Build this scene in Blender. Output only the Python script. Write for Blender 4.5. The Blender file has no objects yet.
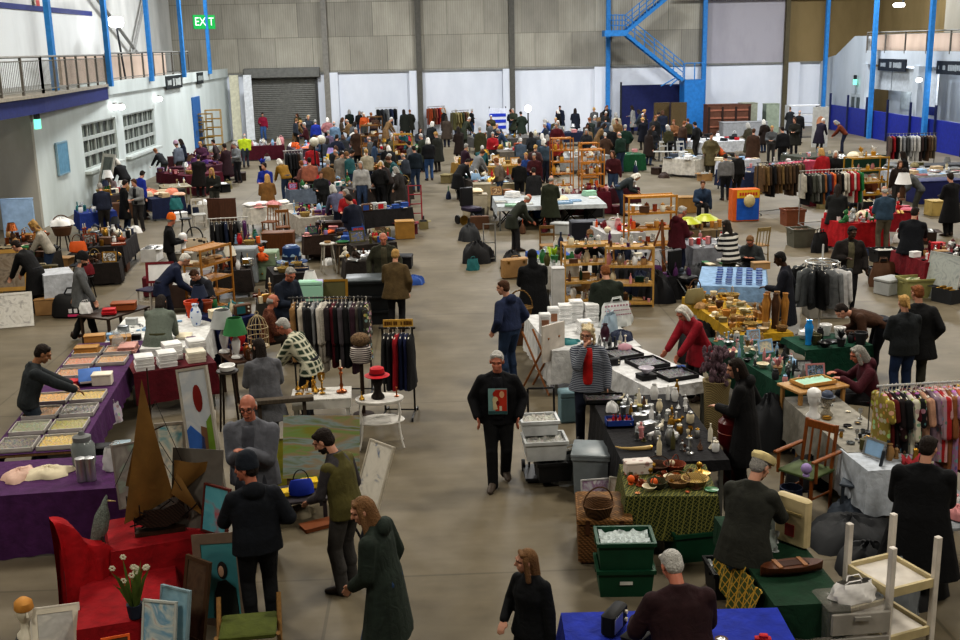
import bpy,math,random
from mathutils import Vector,Matrix
S=bpy.context.scene
COL=S.collection
V=Vector
R=math.radians
sin,cos,pi=math.sin,math.cos,math.pi
rnd=random.Random(7)
# ------------------------------------------------------------------ camera
FPX,PITCH,ROLL,YAW,CAMH=1108.0,.2430,.0213,.038,5.46
_fw=V((sin(YAW)*cos(PITCH),cos(YAW)*cos(PITCH),-sin(PITCH)))
_r0=V((cos(YAW),-sin(YAW),0));_u0=_r0 .cross(_fw)
CR=cos(ROLL)*_r0-sin(ROLL)*_u0
CU=cos(ROLL)*_u0+sin(ROLL)*_r0
CO=V((0,0,CAMH))
cam_d=bpy.data.cameras.new('camera');cam=bpy.data.objects.new('camera',cam_d);COL.objects.link(cam)
cam_d.sensor_width=36;cam_d.lens=FPX/960*36;cam_d.clip_end=300
m=Matrix.Identity(4)
for i in range(3):
 m[i][0],m[i][1],m[i][2],m[i][3]=CR[i],CU[i],-_fw[i],CO[i]
cam.matrix_world=m
S.camera=cam
def ray(px,py):
 return _fw+CR*((px-480)/FPX)+CU*((320-py)/FPX)
def at(px,py,z=0.0):
 d=ray(px,py);return CO+d*((z-CAMH)/d.z)
def atY(px,py,y):
 d=ray(px,py);return CO+d*(y/d.y)
def atX(px,py,x):
 d=ray(px,py);return CO+d*(x/d.x)
# ------------------------------------------------------------------ materials
PAL=dict(black='#17171a',charcoal='#2b2d31',grey='#6b6d6e',pale_grey='#a6a9aa',white='#dcdcdc',cream='#d6cbb0',beige='#b7a283',tan='#9c7a50',brown='#553a28',dark_brown='#33241c',navy='#1f2840',blue='#2c4f95',royal_blue='#2038a0',pale_blue='#8fb0d0',sky_blue='#3f9fcb',teal='#2a6a6e',green='#2f6a3c',dark_green='#123a29',olive='#4d4a2c',moss='#39412f',lime='#b8d63a',yellow='#dcb92e',mustard='#b8892a',orange='#d8632a',rust='#8d3f20',red='#b5202a',dark_red='#6a1420',maroon='#571925',pink='#c88a8c',rose='#b45a6c',purple='#4c2352',violet='#5f3d86',lilac='#9a86b8',gold='#b08a3c',brass='#a98238',copper='#9a5a34',silver='#b6b8ba',steel='#7e8386',clear='#c8d0d2',straw='#c6a765',honey='#b98440',pine='#c79a5c',oak='#8d5f34',mahogany='#4a2015',khaki='#7d7350',slate='#3c4450',ginger='#8a5230',ivory='#d9d3c3',denim='#3b5273',wine='#3f1019',salmon='#d08068',mint='#9cc4ae')
def lin(h):
 h=PAL.get(h,h).lstrip('#')
 o=[]
 for i in(0,2,4):
  c=int(h[i:i+2],16)/255
  o.append(c/12.92 if c<=.04045 else((c+.055)/1.055)**2.4)
 return(*o,1.0)
_M={}
METALS={'gold','brass','copper','silver','steel'}
def mat(col,rough=None,pat=None,col2=None,sc=1.0,metal=None,alpha=None,bump=None,emit=0):
 key=(col,rough,pat,col2,sc,metal,alpha,bump,emit)
 if key in _M:return _M[key]
 M=bpy.data.materials.new('%s_%s'%(pat or 'plain',col.strip('#')));M.use_nodes=True
 N,L=M.node_tree.nodes,M.node_tree.links
 b=N['Principled BSDF']
 if metal is None:metal=.85 if col in METALS else 0
 if rough is None:rough=.32 if metal else.65
 b.inputs['Roughness'].default_value=rough;b.inputs['Metallic'].default_value=metal
 b.inputs['Specular IOR Level'].default_value=.3
 a=lin(col);b.inputs['Base Color'].default_value=a
 M.diffuse_color=a
 c2=lin(col2)if col2 else tuple(x*.72 for x in a[:3])+(1,)
 tc=N.new('ShaderNodeTexCoord');src=tc.outputs['Object']
 def node(t,**kw):
  n=N.new('ShaderNode'+t)
  for k,v in kw.items():
   if k in n.inputs:n.inputs[k].default_value=v
   else:setattr(n,k,v)
  return n
 def ramp(fac,stops,interp='LINEAR'):
  r=node('ValToRGB');cr=r.color_ramp;cr.interpolation=interp
  while len(cr.elements)<len(stops):cr.elements.new(.5)
  for e,(p,c)in zip(cr.elements,stops):e.position=p;e.color=c
  L.new(fac,r.inputs[0]);return r.outputs[0]
 out=None
 if pat in(None,'cloth','skin'):
  n=node('TexNoise',Scale=6*sc if pat!='cloth' else 9*sc,Detail=4.0)
  L.new(src,n.inputs['Vector'])
  out=ramp(n.outputs[0],[(.3,tuple(x*(.74 if pat=='cloth' else.84)for x in a[:3])+(1,)),(.7,tuple(min(1,x*1.12)for x in a[:3])+(1,))])
  if pat=='cloth':
   n2=node('TexNoise',Scale=8.0*sc,Detail=3.0,Distortion=1.6);L.new(src,n2 .inputs['Vector'])
   bp=node('Bump',Strength=0.4 if bump is None else bump,Distance=.03);L.new(n2 .outputs[0],bp.inputs['Height']);L.new(bp.outputs[0],b.inputs['Normal'])
 elif pat=='wood':
  mp=node('Mapping');mp.inputs['Scale'].default_value=(9*sc,9*sc,1.2*sc);L.new(src,mp.inputs[0])
  n=node('TexNoise',Scale=4.0,Detail=6.0,Distortion=1.5);L.new(mp.outputs[0],n.inputs['Vector'])
  out=ramp(n.outputs[0],[(.3,tuple(x*.6 for x in a[:3])+(1,)),(.65,a)])
 elif pat=='wicker':
  w=node('TexWave',Scale=26*sc,Distortion=3.0);w.bands_direction='Z';L.new(src,w.inputs['Vector'])
  w2=node('TexWave',Scale=20*sc,Distortion=2.0);w2 .bands_direction='DIAGONAL';L.new(src,w2 .inputs['Vector'])
  mx=node('Math');mx.operation='MULTIPLY';L.new(w.outputs['Fac'],mx.inputs[0]);L.new(w2 .outputs['Fac'],mx.inputs[1])
  out=ramp(mx.outputs[0],[(0,tuple(x*.35 for x in a[:3])+(1,)),(.6,a)])
  bp=node('Bump',Strength=.6,Distance=.01);L.new(mx.outputs[0],bp.inputs['Height']);L.new(bp.outputs[0],b.inputs['Normal'])
 elif pat in('stripe','vstripe'):
  w=node('TexWave',Scale=sc*10,Distortion=.4 if pat=='stripe' else 0);w.bands_direction='Z' if pat=='stripe' else 'X';L.new(src,w.inputs['Vector'])
  out=ramp(w.outputs['Fac'],[(0,c2),(.5,a)],'CONSTANT')
 elif pat in('plaid','net'):
  if pat=='net':
   mp=node('Mapping');mp.inputs['Rotation'].default_value=(R(45),R(45),R(45));L.new(src,mp.inputs[0]);src=mp.outputs[0]
  ws=[]
  for d in 'XZ' if pat=='plaid' else 'XYZ':
   w=node('TexWave',Scale=sc*10,Distortion=.25);w.bands_direction=d;L.new(src,w.inputs['Vector']);ws.append(w.outputs['Fac'])
  mx=node('Math');mx.operation='MAXIMUM';L.new(ws[0],mx.inputs[0]);L.new(ws[1],mx.inputs[1])
  if pat=='plaid':
   out=ramp(mx.outputs[0],[(0,c2),(.62,tuple((x+y)/2 for x,y in zip(a,c2))),(.88,a)],'CONSTANT')
  else:
   m2=node('Math');m2 .operation='MAXIMUM';L.new(mx.outputs[0],m2 .inputs[0]);L.new(ws[2],m2 .inputs[1])
   out=ramp(m2 .outputs[0],[(0,a),(.93,c2)],'CONSTANT')
 elif pat=='check':
  ck=node('TexChecker',Scale=sc*10,Color1=a,Color2=c2);L.new(src,ck.inputs['Vector']);out=ck.outputs[0]
 elif pat in('spots','floral','tweed'):
  v=node('TexVoronoi',Scale={'spots':22,'floral':14,'tweed':60}[pat]*sc);L.new(src,v.inputs['Vector'])
  if pat=='floral':
   mxr=node('Mix');mxr.data_type='RGBA';mxr.inputs[0].default_value=.35;mxr.inputs[6].default_value=a
   L.new(v.outputs['Color'],mxr.inputs[7]);s0=mxr.outputs[2]
   r=ramp(v.outputs['Distance'],[(.0,(0,0,0,1)),(.42,(1,1,1,1))],'CONSTANT')
   m3=node('Mix');m3 .data_type='RGBA';L.new(r,m3 .inputs[0]);L.new(s0,m3 .inputs[6]);m3 .inputs[7].default_value=c2;out=m3 .outputs[2]
  else:out=ramp(v.outputs['Distance'],[(0,c2),(.33,a)],'CONSTANT')
 elif pat=='jumble':
  v=node('TexVoronoi',Scale=55*sc);L.new(src,v.inputs['Vector'])
  mxr=node('Mix');mxr.data_type='RGBA';mxr.inputs[0].default_value=.09;mxr.inputs[6].default_value=a;L.new(v.outputs['Color'],mxr.inputs[7])
  m3=node('Mix');m3 .data_type='RGBA';L.new(v.outputs['Distance'],m3 .inputs[0]);L.new(mxr.outputs[2],m3 .inputs[6]);m3 .inputs[7].default_value=c2;out=m3 .outputs[2]
  bp=node('Bump',Strength=.8,Distance=.01);L.new(v.outputs['Distance'],bp.inputs['Height']);L.new(bp.outputs[0],b.inputs['Normal'])
 elif pat=='fur':
  n=node('TexNoise',Scale=40*sc,Detail=3.0,Distortion=2.0);L.new(src,n.inputs['Vector'])
  out=ramp(n.outputs[0],[(.3,c2),(.65,a)])
  bp=node('Bump',Strength=1.0,Distance=.02);L.new(n.outputs[0],bp.inputs['Height']);L.new(bp.outputs[0],b.inputs['Normal'])
 if out is not None:L.new(out,b.inputs['Base Color'])
 if col=='clear' or alpha is not None:
  b.inputs['Alpha'].default_value=.35 if alpha is None else alpha
  b.inputs['Roughness'].default_value=.12 if rough==.65 else rough
  b.inputs['Specular IOR Level'].default_value=.6
 if emit:
  b.inputs['Emission Color'].default_value=a;b.inputs['Emission Strength'].default_value=emit
 _M[key]=M
 return M
def paint_mat(cols,seed=0,sc=3.0,warp=2.0,st=1):
 key=('paint',tuple(cols),seed,sc,st)
 if key in _M:return _M[key]
 M=bpy.data.materials.new('painting');M.use_nodes=True
 N,L=M.node_tree.nodes,M.node_tree.links;b=N['Principled BSDF'];b.inputs['Roughness'].default_value=.6
 tc=N.new('ShaderNodeTexCoord');mp=N.new('ShaderNodeMapping');L.new(tc.outputs['Object'],mp.inputs[0]);mp.inputs['Location'].default_value=(seed*3.7,seed*1.3,seed);mp.inputs['Scale'].default_value=(1,1,st);mp.inputs['Rotation'].default_value=(0,R(8)*(st>1),0)
 n=N.new('ShaderNodeTexNoise');n.inputs['Scale'].default_value=sc;n.inputs['Distortion'].default_value=warp;n.inputs['Detail'].default_value=3
 L.new(mp.outputs[0],n.inputs['Vector'])
 r=N.new('ShaderNodeValToRGB');cr=r.color_ramp
 while len(cr.elements)<len(cols):cr.elements.new(.5)
 for i,(e,c)in enumerate(zip(cr.elements,cols)):e.position=.28+.46*i/max(1,len(cols)-1);e.color=lin(c)
 L.new(n.outputs[0],r.inputs[0]);L.new(r.outputs[0],b.inputs['Base Color'])
 _M[key]=M;return M
# ------------------------------------------------------------------ mesh builder
class MB:
 def __init__(s):s.v,s.f,s.m=[],[],[]
 def add(s,vs,fs,mi=0):
  o=len(s.v);s.v+=[tuple(p)for p in vs];s.f+=[tuple(o+i for i in f)for f in fs];s.m+=[mi]*len(fs);return s
 def box(s,c,d,rz=0,mi=0,taper=1.0,rot=None):
  x,y,z=d[0]/2,d[1]/2,d[2]/2
  vs=[V((a*x*(taper if k>0 else 1),b_*y*(taper if k>0 else 1),k*z))for k in(-1,1)for a,b_ in((-1,-1),(1,-1),(1,1),(-1,1))]
  mt=rot if rot is not None else Matrix.Rotation(rz,3,'Z')
  vs=[mt@p+V(c)for p in vs]
  return s.add(vs,[(3,2,1,0),(4,5,6,7),(0,1,5,4),(1,2,6,5),(2,3,7,6),(3,0,4,7)],mi)
 def bbox(s,c,d,b=.01,rz=0,mi=0):
  x,y,z=d[0]/2,d[1]/2,d[2]/2;b=min(b,x*.45,y*.45,z*.45)
  def ring(dx,dy,zz):
   X,Y=x-dx,y-dx
   return[V((sx*(X-(b if k else 0)),sy*(Y-(0 if k else b)),zz))for sx,sy,k in((-1,-1,0),(-1,-1,1),(1,-1,1),(1,-1,0),(1,1,0),(1,1,1),(-1,1,1),(-1,1,0))]
  rs=[ring(b,0,-z),ring(0,0,-z+b),ring(0,0,z-b),ring(b,0,z)]
  mt=Matrix.Rotation(rz,3,'Z')
  return s.loft_pts([[mt@p+V(c)for p in r]for r in rs],mi)
 def loft_pts(s,rings,mi=0,caps=True,closed=True):
  n=len(rings[0]);vs=[p for r in rings for p in r];fs=[]
  for i in range(len(rings)-1):
   for j in range(n if closed else n-1):
    k=(j+1)%n;fs.append((i*n+j,i*n+k,(i+1)*n+k,(i+1)*n+j))
  if caps:
   fs.append(tuple(reversed(range(n))));fs.append(tuple(range((len(rings)-1)*n,len(rings)*n)))
  return s.add(vs,fs,mi)
 def rings(s,rs,n=12,mi=0,caps=True):
  out=[]
  for c,u,w,ru,rv in rs:
   out.append([V(c)+u*(cos(2*pi*j/n)*ru)+w*(sin(2*pi*j/n)*rv)for j in range(n)])
  return s.loft_pts(out,mi,caps)
 def cone(s,p0,p1,r0,r1=None,n=10,mi=0,rnd_=False):
  p0,p1=V(p0),V(p1);r1=r0 if r1 is None else r1
  d=p1-p0
  if d.length<1e-6:d=V((0,0,1e-4));p1=p0+d
  d=d.normalized();u=d.orthogonal().normalized();w=d.cross(u)
  rs=[]
  if rnd_:
   for a in(80,50,22):rs.append((p0-d*(r0*sin(R(a))),u,w,r0*cos(R(a)),r0*cos(R(a))))
  rs.append((p0,u,w,r0,r0));rs.append((p1,u,w,r1,r1))
  if rnd_:
   for a in(22,50,80):rs.append((p1+d*(r1*sin(R(a))),u,w,r1*cos(R(a)),r1*cos(R(a))))
  return s.rings(rs,n,mi)
 def rc(s,p0,p1,r0,r1=None,n=10,mi=0):return s.cone(p0,p1,r0,r1,n,mi,True)
 def tube(s,pts,r,n=6,mi=0):
  pts=[V(p)for p in pts];rs=[];u=None
  for i,p in enumerate(pts):
   d=(pts[min(i+1,len(pts)-1)]-pts[max(i-1,0)]).normalized()
   u=d.orthogonal().normalized()if u is None else(u-d*u.dot(d)).normalized()
   w=d.cross(u);rr=r[i]if isinstance(r,(list,tuple))else r
   rs.append((p,u,w,rr,rr))
  return s.rings(rs,n,mi)
 def ell(s,c,rx,ry,rz,mt=None,n=12,k=8,mi=0):
  rs=[];mt=mt or Matrix.Identity(3)
  for i in range(k):
   a=-pi/2+pi*(i+.35)/(k-.3)
   rs.append([V(c)+mt@V((rx*cos(a)*cos(2*pi*j/n),ry*cos(a)*sin(2*pi*j/n),rz*sin(a)))for j in range(n)])
  return s.loft_pts(rs,mi)
 def lathe(s,prof,c=(0,0,0),n=14,mi=0,sx=1,sy=1):
  rs=[[V((c[0]+r*sx*cos(2*pi*j/n),c[1]+r*sy*sin(2*pi*j/n),c[2]+z))for j in range(n)]for r,z in((max(r,.0008),z)for r,z in prof)]
  return s.loft_pts(rs,mi)
 def sheet(s,fn,nu,nv,mi=0):
  vs=[fn(i/nu,j/nv)for j in range(nv+1)for i in range(nu+1)]
  fs=[(j*(nu+1)+i,j*(nu+1)+i+1,(j+1)*(nu+1)+i+1,(j+1)*(nu+1)+i)for j in range(nv)for i in range(nu)]
  return s.add(vs,fs,mi)
 def prism(s,pts,d,mi=0):
  pts=[V(p)for p in pts];d=V(d);return s.loft_pts([pts,[p+d for p in pts]],mi)
 def frame(s,w,h,t,dp,c=(0,0,0),mi=0,mt=None):
  def P(x,y,z):return(mt or Matrix.Identity(3))@V((x,y,z))+V(c)
  o=[(-w/2,-h/2),(w/2,-h/2),(w/2,h/2),(-w/2,h/2)];i=[(-w/2+t,-h/2+t),(w/2-t,-h/2+t),(w/2-t,h/2-t),(-w/2+t,h/2-t)]
  vs=[P(x,y,z)for y in(-dp/2,dp/2)for q in(o,i)for x,z in q]
  fs=[]
  for k in range(4):
   j=(k+1)%4
   fs+=[(k,j,4+j,4+k),(8+j,8+k,12+k,12+j),(j,k,8+k,8+j),(4+k,4+j,12+j,12+k)]
  return s.add(vs,fs,mi)
 def tf(s,mt):s.v=[tuple(mt@V(p))for p in s.v];return s
 def mesh(s,name,smooth=True):
  me=bpy.data.meshes.new(name);me.from_pydata(s.v,[],s.f)
  if smooth and len(s.f):
   me.polygons.foreach_set('use_smooth',[True]*len(s.f))
   try:me.set_sharp_from_angle(angle=R(42))
   except Exception:pass
  if any(s.m):me.polygons.foreach_set('material_index',s.m)
  me.update();return me
 def build(s,name,mats,parent=None,smooth=True):
  o=bpy.data.objects.new(name,s.mesh(name,smooth));COL.objects.link(o)
  for M in(mats if isinstance(mats,(list,tuple))else[mats]):o.data.materials.append(M)
  if parent is not None:o.parent=parent
  return o
THINGS=[]
def reg(o,label,cat,group=None,stall=None,short=None):
 o['label']=label;o['category']=cat
 if group:o['group']=group
 THINGS.append([o,label,cat,group,stall,short]);return o
def thing(name,label,cat,loc=(0,0,0),rz=0,group=None,stall=None,short=None):
 o=bpy.data.objects.new(name,None);COL.objects.link(o);o.empty_display_size=.1
 o.location=loc;o.rotation_euler=(0,0,rz)
 return reg(o,label,cat,group,stall,short)
def struct(name,mb,mats,parent=None,smooth=False):
 o=mb.build(name,mats,parent,smooth)
 if parent is None:o['kind']='structure'
 return o
# ------------------------------------------------------------------ the hall
XL,XR,YB,ROOF=-12.7,24.6,71.0,13.0
def tex_mat(name,stops,scale,rough=.8,detail=6,stretch=(1,1,1),bands=None,bump=0,dist=0):
 M=bpy.data.materials.new(name);M.use_nodes=True
 N,L=M.node_tree.nodes,M.node_tree.links;b=N['Principled BSDF'];b.inputs['Roughness'].default_value=rough;b.inputs['Specular IOR Level'].default_value=.25
 tc=N.new('ShaderNodeTexCoord');mp=N.new('ShaderNodeMapping');mp.inputs['Scale'].default_value=stretch;L.new(tc.outputs['Object'],mp.inputs[0])
 n=N.new('ShaderNodeTexNoise');n.inputs['Scale'].default_value=scale;n.inputs['Detail'].default_value=detail;n.inputs['Roughness'].default_value=.62;n.inputs['Distortion'].default_value=dist;L.new(mp.outputs[0],n.inputs['Vector'])
 r=N.new('ShaderNodeValToRGB');cr=r.color_ramp
 while len(cr.elements)<len(stops):cr.elements.new(.5)
 for e,(p,c)in zip(cr.elements,stops):e.position=p;e.color=lin(c)
 L.new(n.outputs[0],r.inputs[0]);out=r.outputs[0]
 M['tree']=name
 return M,N,L,b,mp,out
def mixmul(N,L,a,fac_out,lo):
 r=N.new('ShaderNodeMapRange');r.inputs['To Min'].default_value=lo;r.inputs['To Max'].default_value=1;L.new(fac_out,r.inputs[0])
 m=N.new('ShaderNodeMix');m.data_type='RGBA';m.blend_type='MULTIPLY';m.inputs[0].default_value=1
 L.new(a,m.inputs[6]);L.new(r.outputs[0],m.inputs[7]);return m.outputs[2]
# concrete floor: blotches, long scuffs, joints
M,N,L,b,mp,out=tex_mat('floor_concrete',[(.28,'#5f5646'),(.45,'#6e6553'),(.6,'#7a7160'),(.78,'#8a8170')],.55,.5)
n2=N.new('ShaderNodeTexNoise');n2 .inputs['Scale'].default_value=3.0;n2 .inputs['Detail'].default_value=8;mp2=N.new('ShaderNodeMapping');mp2 .inputs['Scale'].default_value=(.45,1.6,1)
tc=N['Texture Coordinate'];L.new(tc.outputs['Object'],mp2 .inputs[0]);L.new(mp2 .outputs[0],n2 .inputs['Vector'])
out=mixmul(N,L,out,n2 .outputs[0],.62)
v=N.new('ShaderNodeTexVoronoi');v.inputs['Scale'].default_value=1.6;L.new(tc.outputs['Object'],v.inputs['Vector'])
r=N.new('ShaderNodeMapRange');r.inputs['From Min'].default_value=.02;r.inputs['From Max'].default_value=.09;L.new(v.outputs['Distance'],r.inputs[0])
out=mixmul(N,L,out,r.outputs[0],.78)
br=N.new('ShaderNodeTexBrick');br.offset=0;br.inputs['Scale'].default_value=1;br.inputs['Brick Width'].default_value=5.9;br.inputs['Row Height'].default_value=5.9;br.inputs['Mortar Size'].default_value=.018
br.inputs['Color1'].default_value=br.inputs['Color2'].default_value=(1,1,1,1);br.inputs['Mortar'].default_value=(0,0,0,1)
mp3=N.new('ShaderNodeMapping');mp3 .inputs['Location'].default_value=(1.2,1.0,0);L.new(tc.outputs['Object'],mp3 .inputs[0]);L.new(mp3 .outputs[0],br.inputs['Vector'])
out=mixmul(N,L,out,br.outputs['Color'],.72)
L.new(out,b.inputs['Base Color'])
FLOOR_M=M
struct('floor',MB().box(((XL+XR)/2-3,33,-.05),(XR-XL+14,84,.1)),FLOOR_M)
# fibre-cement sheeting of the upper back wall: sheets of differing grey
M,N,L,b,mp,out=tex_mat('cement_sheets',[(.3,'#8f8b81'),(.55,'#a09c91'),(.75,'#aeaa9f')],.8,.85,stretch=(1,1,.4))
br=N.new('ShaderNodeTexBrick');br.offset=.37;br.inputs['Scale'].default_value=1;br.inputs['Brick Width'].default_value=2.3;br.inputs['Row Height'].default_value=2.05;br.inputs['Mortar Size'].default_value=.02;br.inputs['Bias'].default_value=.0
br.inputs['Color1'].default_value=(.78,.78,.78,1);br.inputs['Color2'].default_value=(1.12,1.12,1.1,1);br.inputs['Mortar'].default_value=(.62,.62,.6,1)
mpb=N.new('ShaderNodeMapping');mpb.inputs['Rotation'].default_value=(R(90),0,0);mpb.inputs['Location'].default_value=(.4,0,.15)
L.new(N['Texture Coordinate'].outputs['Object'],mpb.inputs[0]);L.new(mpb.outputs[0],br.inputs['Vector'])
w=N.new('ShaderNodeTexWave');w.inputs['Scale'].default_value=2.2;w.inputs['Distortion'].default_value=1.0;L.new(N['Texture Coordinate'].outputs['Object'],w.inputs['Vector'])
mm=N.new('ShaderNodeMix');mm.data_type='RGBA';mm.blend_type='MULTIPLY';mm.inputs[0].default_value=1;L.new(out,mm.inputs[6]);L.new(br.outputs[0],mm.inputs[7])
out=mixmul(N,L,mm.outputs[2],w.outputs['Fac'],.86);L.new(out,b.inputs['Base Color'])
SHEET_M=M
def wallpaint(name,c,c2):
 M,N,L,b,mp,out=tex_mat(name,[(.3,c2),(.6,c)],.5,.7,stretch=(1,1,.35));L.new(out,b.inputs['Base Color']);return M
WHITE_M=wallpaint('white_paint','#d6dae2','#c6cbd4')
LEFT_M=wallpaint('left_wall_paint','#c6cecc','#b1b9b6')
RIGHT_M=wallpaint('right_wall_paint','#b4bcc4','#a0a8b0')
TAN_M=wallpaint('tan_sheets','#857452','#736444')
MAUVE_M=wallpaint('pale_corrugated_sheets','#a29fa6','#8f8d94')
GREYIN_M=wallpaint('grey_render','#8f8b80','#7b776c')
PEACH_M=wallpaint('peach_panel','#bfab9c','#ab9888')
BLUE_M=mat('#2f78b8',.5);NAVY_M=mat('#262f66',.6);BOARD_M=mat('#1d2a86',.5);DARK_M=mat('#24262a',.6);GREYM=mat('#7c7c78',.6)
WH=4.0
# back wall: block plinth below, sheets above, steel posts
def span(n,x0,x1,z0,z1,M,th=.2,y=YB):return struct(n,MB().box(((x0+x1)/2,y+th/2,(z0+z1)/2),(x1-x0,th,z1-z0)),M)
ND=(atY(251,110,YB).x,atY(318,110,YB).x,3.85)
span('wall_back',XL-4,ND[0],0,WH,WHITE_M);span('wall_back',ND[1],XR+4,0,WH,WHITE_M)
span('wall_back',ND[0],ND[1],ND[2],WH,WHITE_M)
q0,q1=atY(703,40,YB).x,atY(784,40,YB).x
span('wall_back',XL-4,q0,WH,ROOF,SHEET_M)
span('wall_back',q0,q1,WH,ROOF,MAUVE_M);span('wall_back',q1,XR+4,WH,ROOF,TAN_M)
struct('trim_1',MB().box(((XL+XR)/2,YB-.06,WH),(XR-XL,.12,.1)),GREYM)
# roller shutter
d=struct('door_1',MB().box(((ND[0]+ND[1])/2,YB+.1,1.93),(ND[1]-ND[0],.06,3.86)),mat('#6f6f6b',.5))
sl=MB()
for k in range(30):sl.cone((ND[0],YB+.06,.1+k*.122),(ND[1],YB+.06,.1+k*.122),.03,n=6)
sl.build('curtain',mat('#73736e',.45),d)
MB().bbox(((ND[0]+ND[1])/2,YB-.2,4.05),(ND[1]-ND[0]+.5,.5,.62),.05).build('shutter_box',mat('#6c6c68',.5),d)
for x in(ND[0],ND[1]):MB().box((x,YB-.05,1.9),(.16,.16,3.8)).build('guide',mat('#3f3f3d',.5),d)
for k,x in enumerate([atY(q,60,YB-.16).x for q in(326,419,512)]):
 struct('column_%d'%(k+1),MB().box((x,YB-.16,ROOF/2),(.34,.3,ROOF)),mat('#807d76',.7)if k==0 else mat('#57554f',.7))
for k,x in enumerate([atY(q,100,YB-.12).x for q in(333,416,509,600,792)]):
 struct('pilaster_%d'%(k+1),MB().box((x,YB-.12,WH/2),(.75,.24,WH)),WHITE_M)
for k,(q,c)in enumerate(((608,BLUE_M),(704,BLUE_M),(786,mat('#57503d',.7)))):
 struct('column_%d'%(k+4),MB().box((atY(q,60,YB-.35).x,YB-.35,ROOF/2),(.26,.26,ROOF)),c)
struct('beam_1',MB().box((21.2,YB-.5,8.0),(12,.14,.12)),DARK_M)
# left wall with upper storey set back, windows, recess under the balcony
def spanX(n,y0,y1,z0,z1,M,x,th=.2):return struct(n,MB().box((x-th/2,(y0+y1)/2,(z0+z1)/2),(th,y1-y0,z1-z0)),M)
W1,W2=[(atX(a,140,XL).y,atX(b_,135,XL).y)for a,b_ in((83,117),(125,156))];WZ=(1.3,2.98)
spanX('wall_left',36.2,W1[0],0,4.1,LEFT_M,XL);spanX('wall_left',W1[1],W2[0],0,4.1,LEFT_M,XL);spanX('wall_left',W2[1],YB,0,4.1,LEFT_M,XL)
for a in(W1,W2):
 spanX('wall_left',a[0],a[1],0,WZ[0],LEFT_M,XL);spanX('wall_left',a[0],a[1],WZ[1],4.1,LEFT_M,XL)
spanX('wall_left',8,YB,4.1,ROOF,wallpaint('upper_left_wall','#cfcfcb','#b4b5b1'),XL-3.2)
struct('trim_2',MB().box((XL-2.52,atX(93,26,XL-2.5).y-8,7.2),(.08,16,.2)),NAVY_M)
for k,(a,n,rows)in enumerate(((W1,5,3),(W2,6,3))):
 wn=struct('window_%d'%(k+1),MB().box((XL-.14,(a[0]+a[1])/2,sum(WZ)/2),(.02,a[1]-a[0],WZ[1]-WZ[0])),mat('#3c423f',.25))
 g=MB()
 for i in range(n+1):g.box((XL-.1,a[0]+(a[1]-a[0])*i/n,sum(WZ)/2),(.06,.06,WZ[1]-WZ[0]))
 for i in range(rows+1):g.box((XL-.09,(a[0]+a[1])/2,WZ[0]+(WZ[1]-WZ[0])*i/rows),(.07,a[1]-a[0],.13))
 g.build('window_frame',mat('#a8aeaa',.6),wn)
 bl=MB()
 for i in range(n):
  for j in range(rows):
   bl.box((XL-.12,a[0]+(a[1]-a[0])*(i+.3+.4*rnd.random())/n,WZ[0]+(WZ[1]-WZ[0])*(j+.5)/rows),(.015,.14,.42))
 bl.build('blind',mat('#6d746c',.8),wn)
 MB().box((XL+.08,(a[0]+a[1])/2,WZ[0]-.06),(.3,a[1]-a[0]+.3,.1)).build('window_sill',mat('#b4bab6',.6),wn)
# recess
struct('wall_recess',MB().box((XL-3.1,33,1.9),(.2,12,3.8)),GREYIN_M);struct('wall_recess',MB().box((XL-1.6,36.1,1.9),(3.22,.2,3.8)),wallpaint('recess_return','#9b988e','#878479'))
struct('wall_left',MB().box((XL-.12,30.0,1.7),(.24,3.0,3.4)),LEFT_M)
dd=struct('door_2',MB().box((XL-2.96,35,1.1),(.08,2.0,2.2)),wallpaint('recess_door','#86826f','#7a7664'))
MB().box((XL-2.9,35.8,1.1),(.05,.05,.2)).build('door_handle',mat('steel'),dd)
# balcony and gallery on the left
struct('balcony_floor',MB().box((XL-1.6,49,4.2),(3.2,44,.25)),mat('#8d8d88',.7))
struct('balcony_fascia',MB().box((XL+.03,56,4.13),(.1,30,.5)),LEFT_M)
BY=atX(45,105,XL+.75).y;BE=atX(109,97,XL+.12).y
struct('trim_3',MB().prism([(XL-4,28,3.72),(XL+.75,28,3.72),(XL+.75,BY,3.72),(XL+.1,BE,3.72),(XL-4,BE,3.72)],(0,0,.48)),NAVY_M)
struct('balcony_deck',MB().prism([(XL-4,28,4.2),(XL+.85,28,4.2),(XL+.85,BY,4.2),(XL+.15,BE,4.2),(XL-4,BE,4.2)],(0,0,.1)),mat('#8f8a80',.7))
def railing(pts,z,posts,bars,label,side):
 t=thing('railing',label,'railing',(0,0,0))
 for k,(a,b_)in enumerate(zip(pts,pts[1:])):
  a,b_=V((*a,z)),V((*b_,z));ln=(b_-a).length
  MB().cone(a+V((0,0,1.1)),b_+V((0,0,1.1)),.035,n=6).build('handrail',GREYM,t)
  mr=MB().cone(a+V((0,0,.12)),b_+V((0,0,.12)),.02,n=5)
  if bars=='mesh':
   for q in range(int(ln/.14)):
    p=a+(b_-a)*(q*.14/ln);mr.cone(p+V((0,0,.12)),p+V((0,0,1.0)),.009,n=4)
  mr.cone(a+V((0,0,.98)),b_+V((0,0,.98)),.018,n=5)
  mr.build('railing_mesh',mat('#6f6f6a',.5),t)
  n=max(1,int(ln/posts))
  for q in range(n+1):
   p=a+(b_-a)*(q/n);MB().box(p+V((0,0,.55)),(.07,.07,1.1)).build('post',mat('#5e5a54',.5),t)
 return t
railing([(XL+.75,28.5),(XL+.75,BY),(XL+.08,BE)],4.3,1.5,'mesh','grey balcony railing with fine upright bars above the navy fascia',1)
railing([(XL,BE+.5),(XL,60.2)],4.36,1.7,'open','open post railing along the left gallery above the windows',1)
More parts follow.
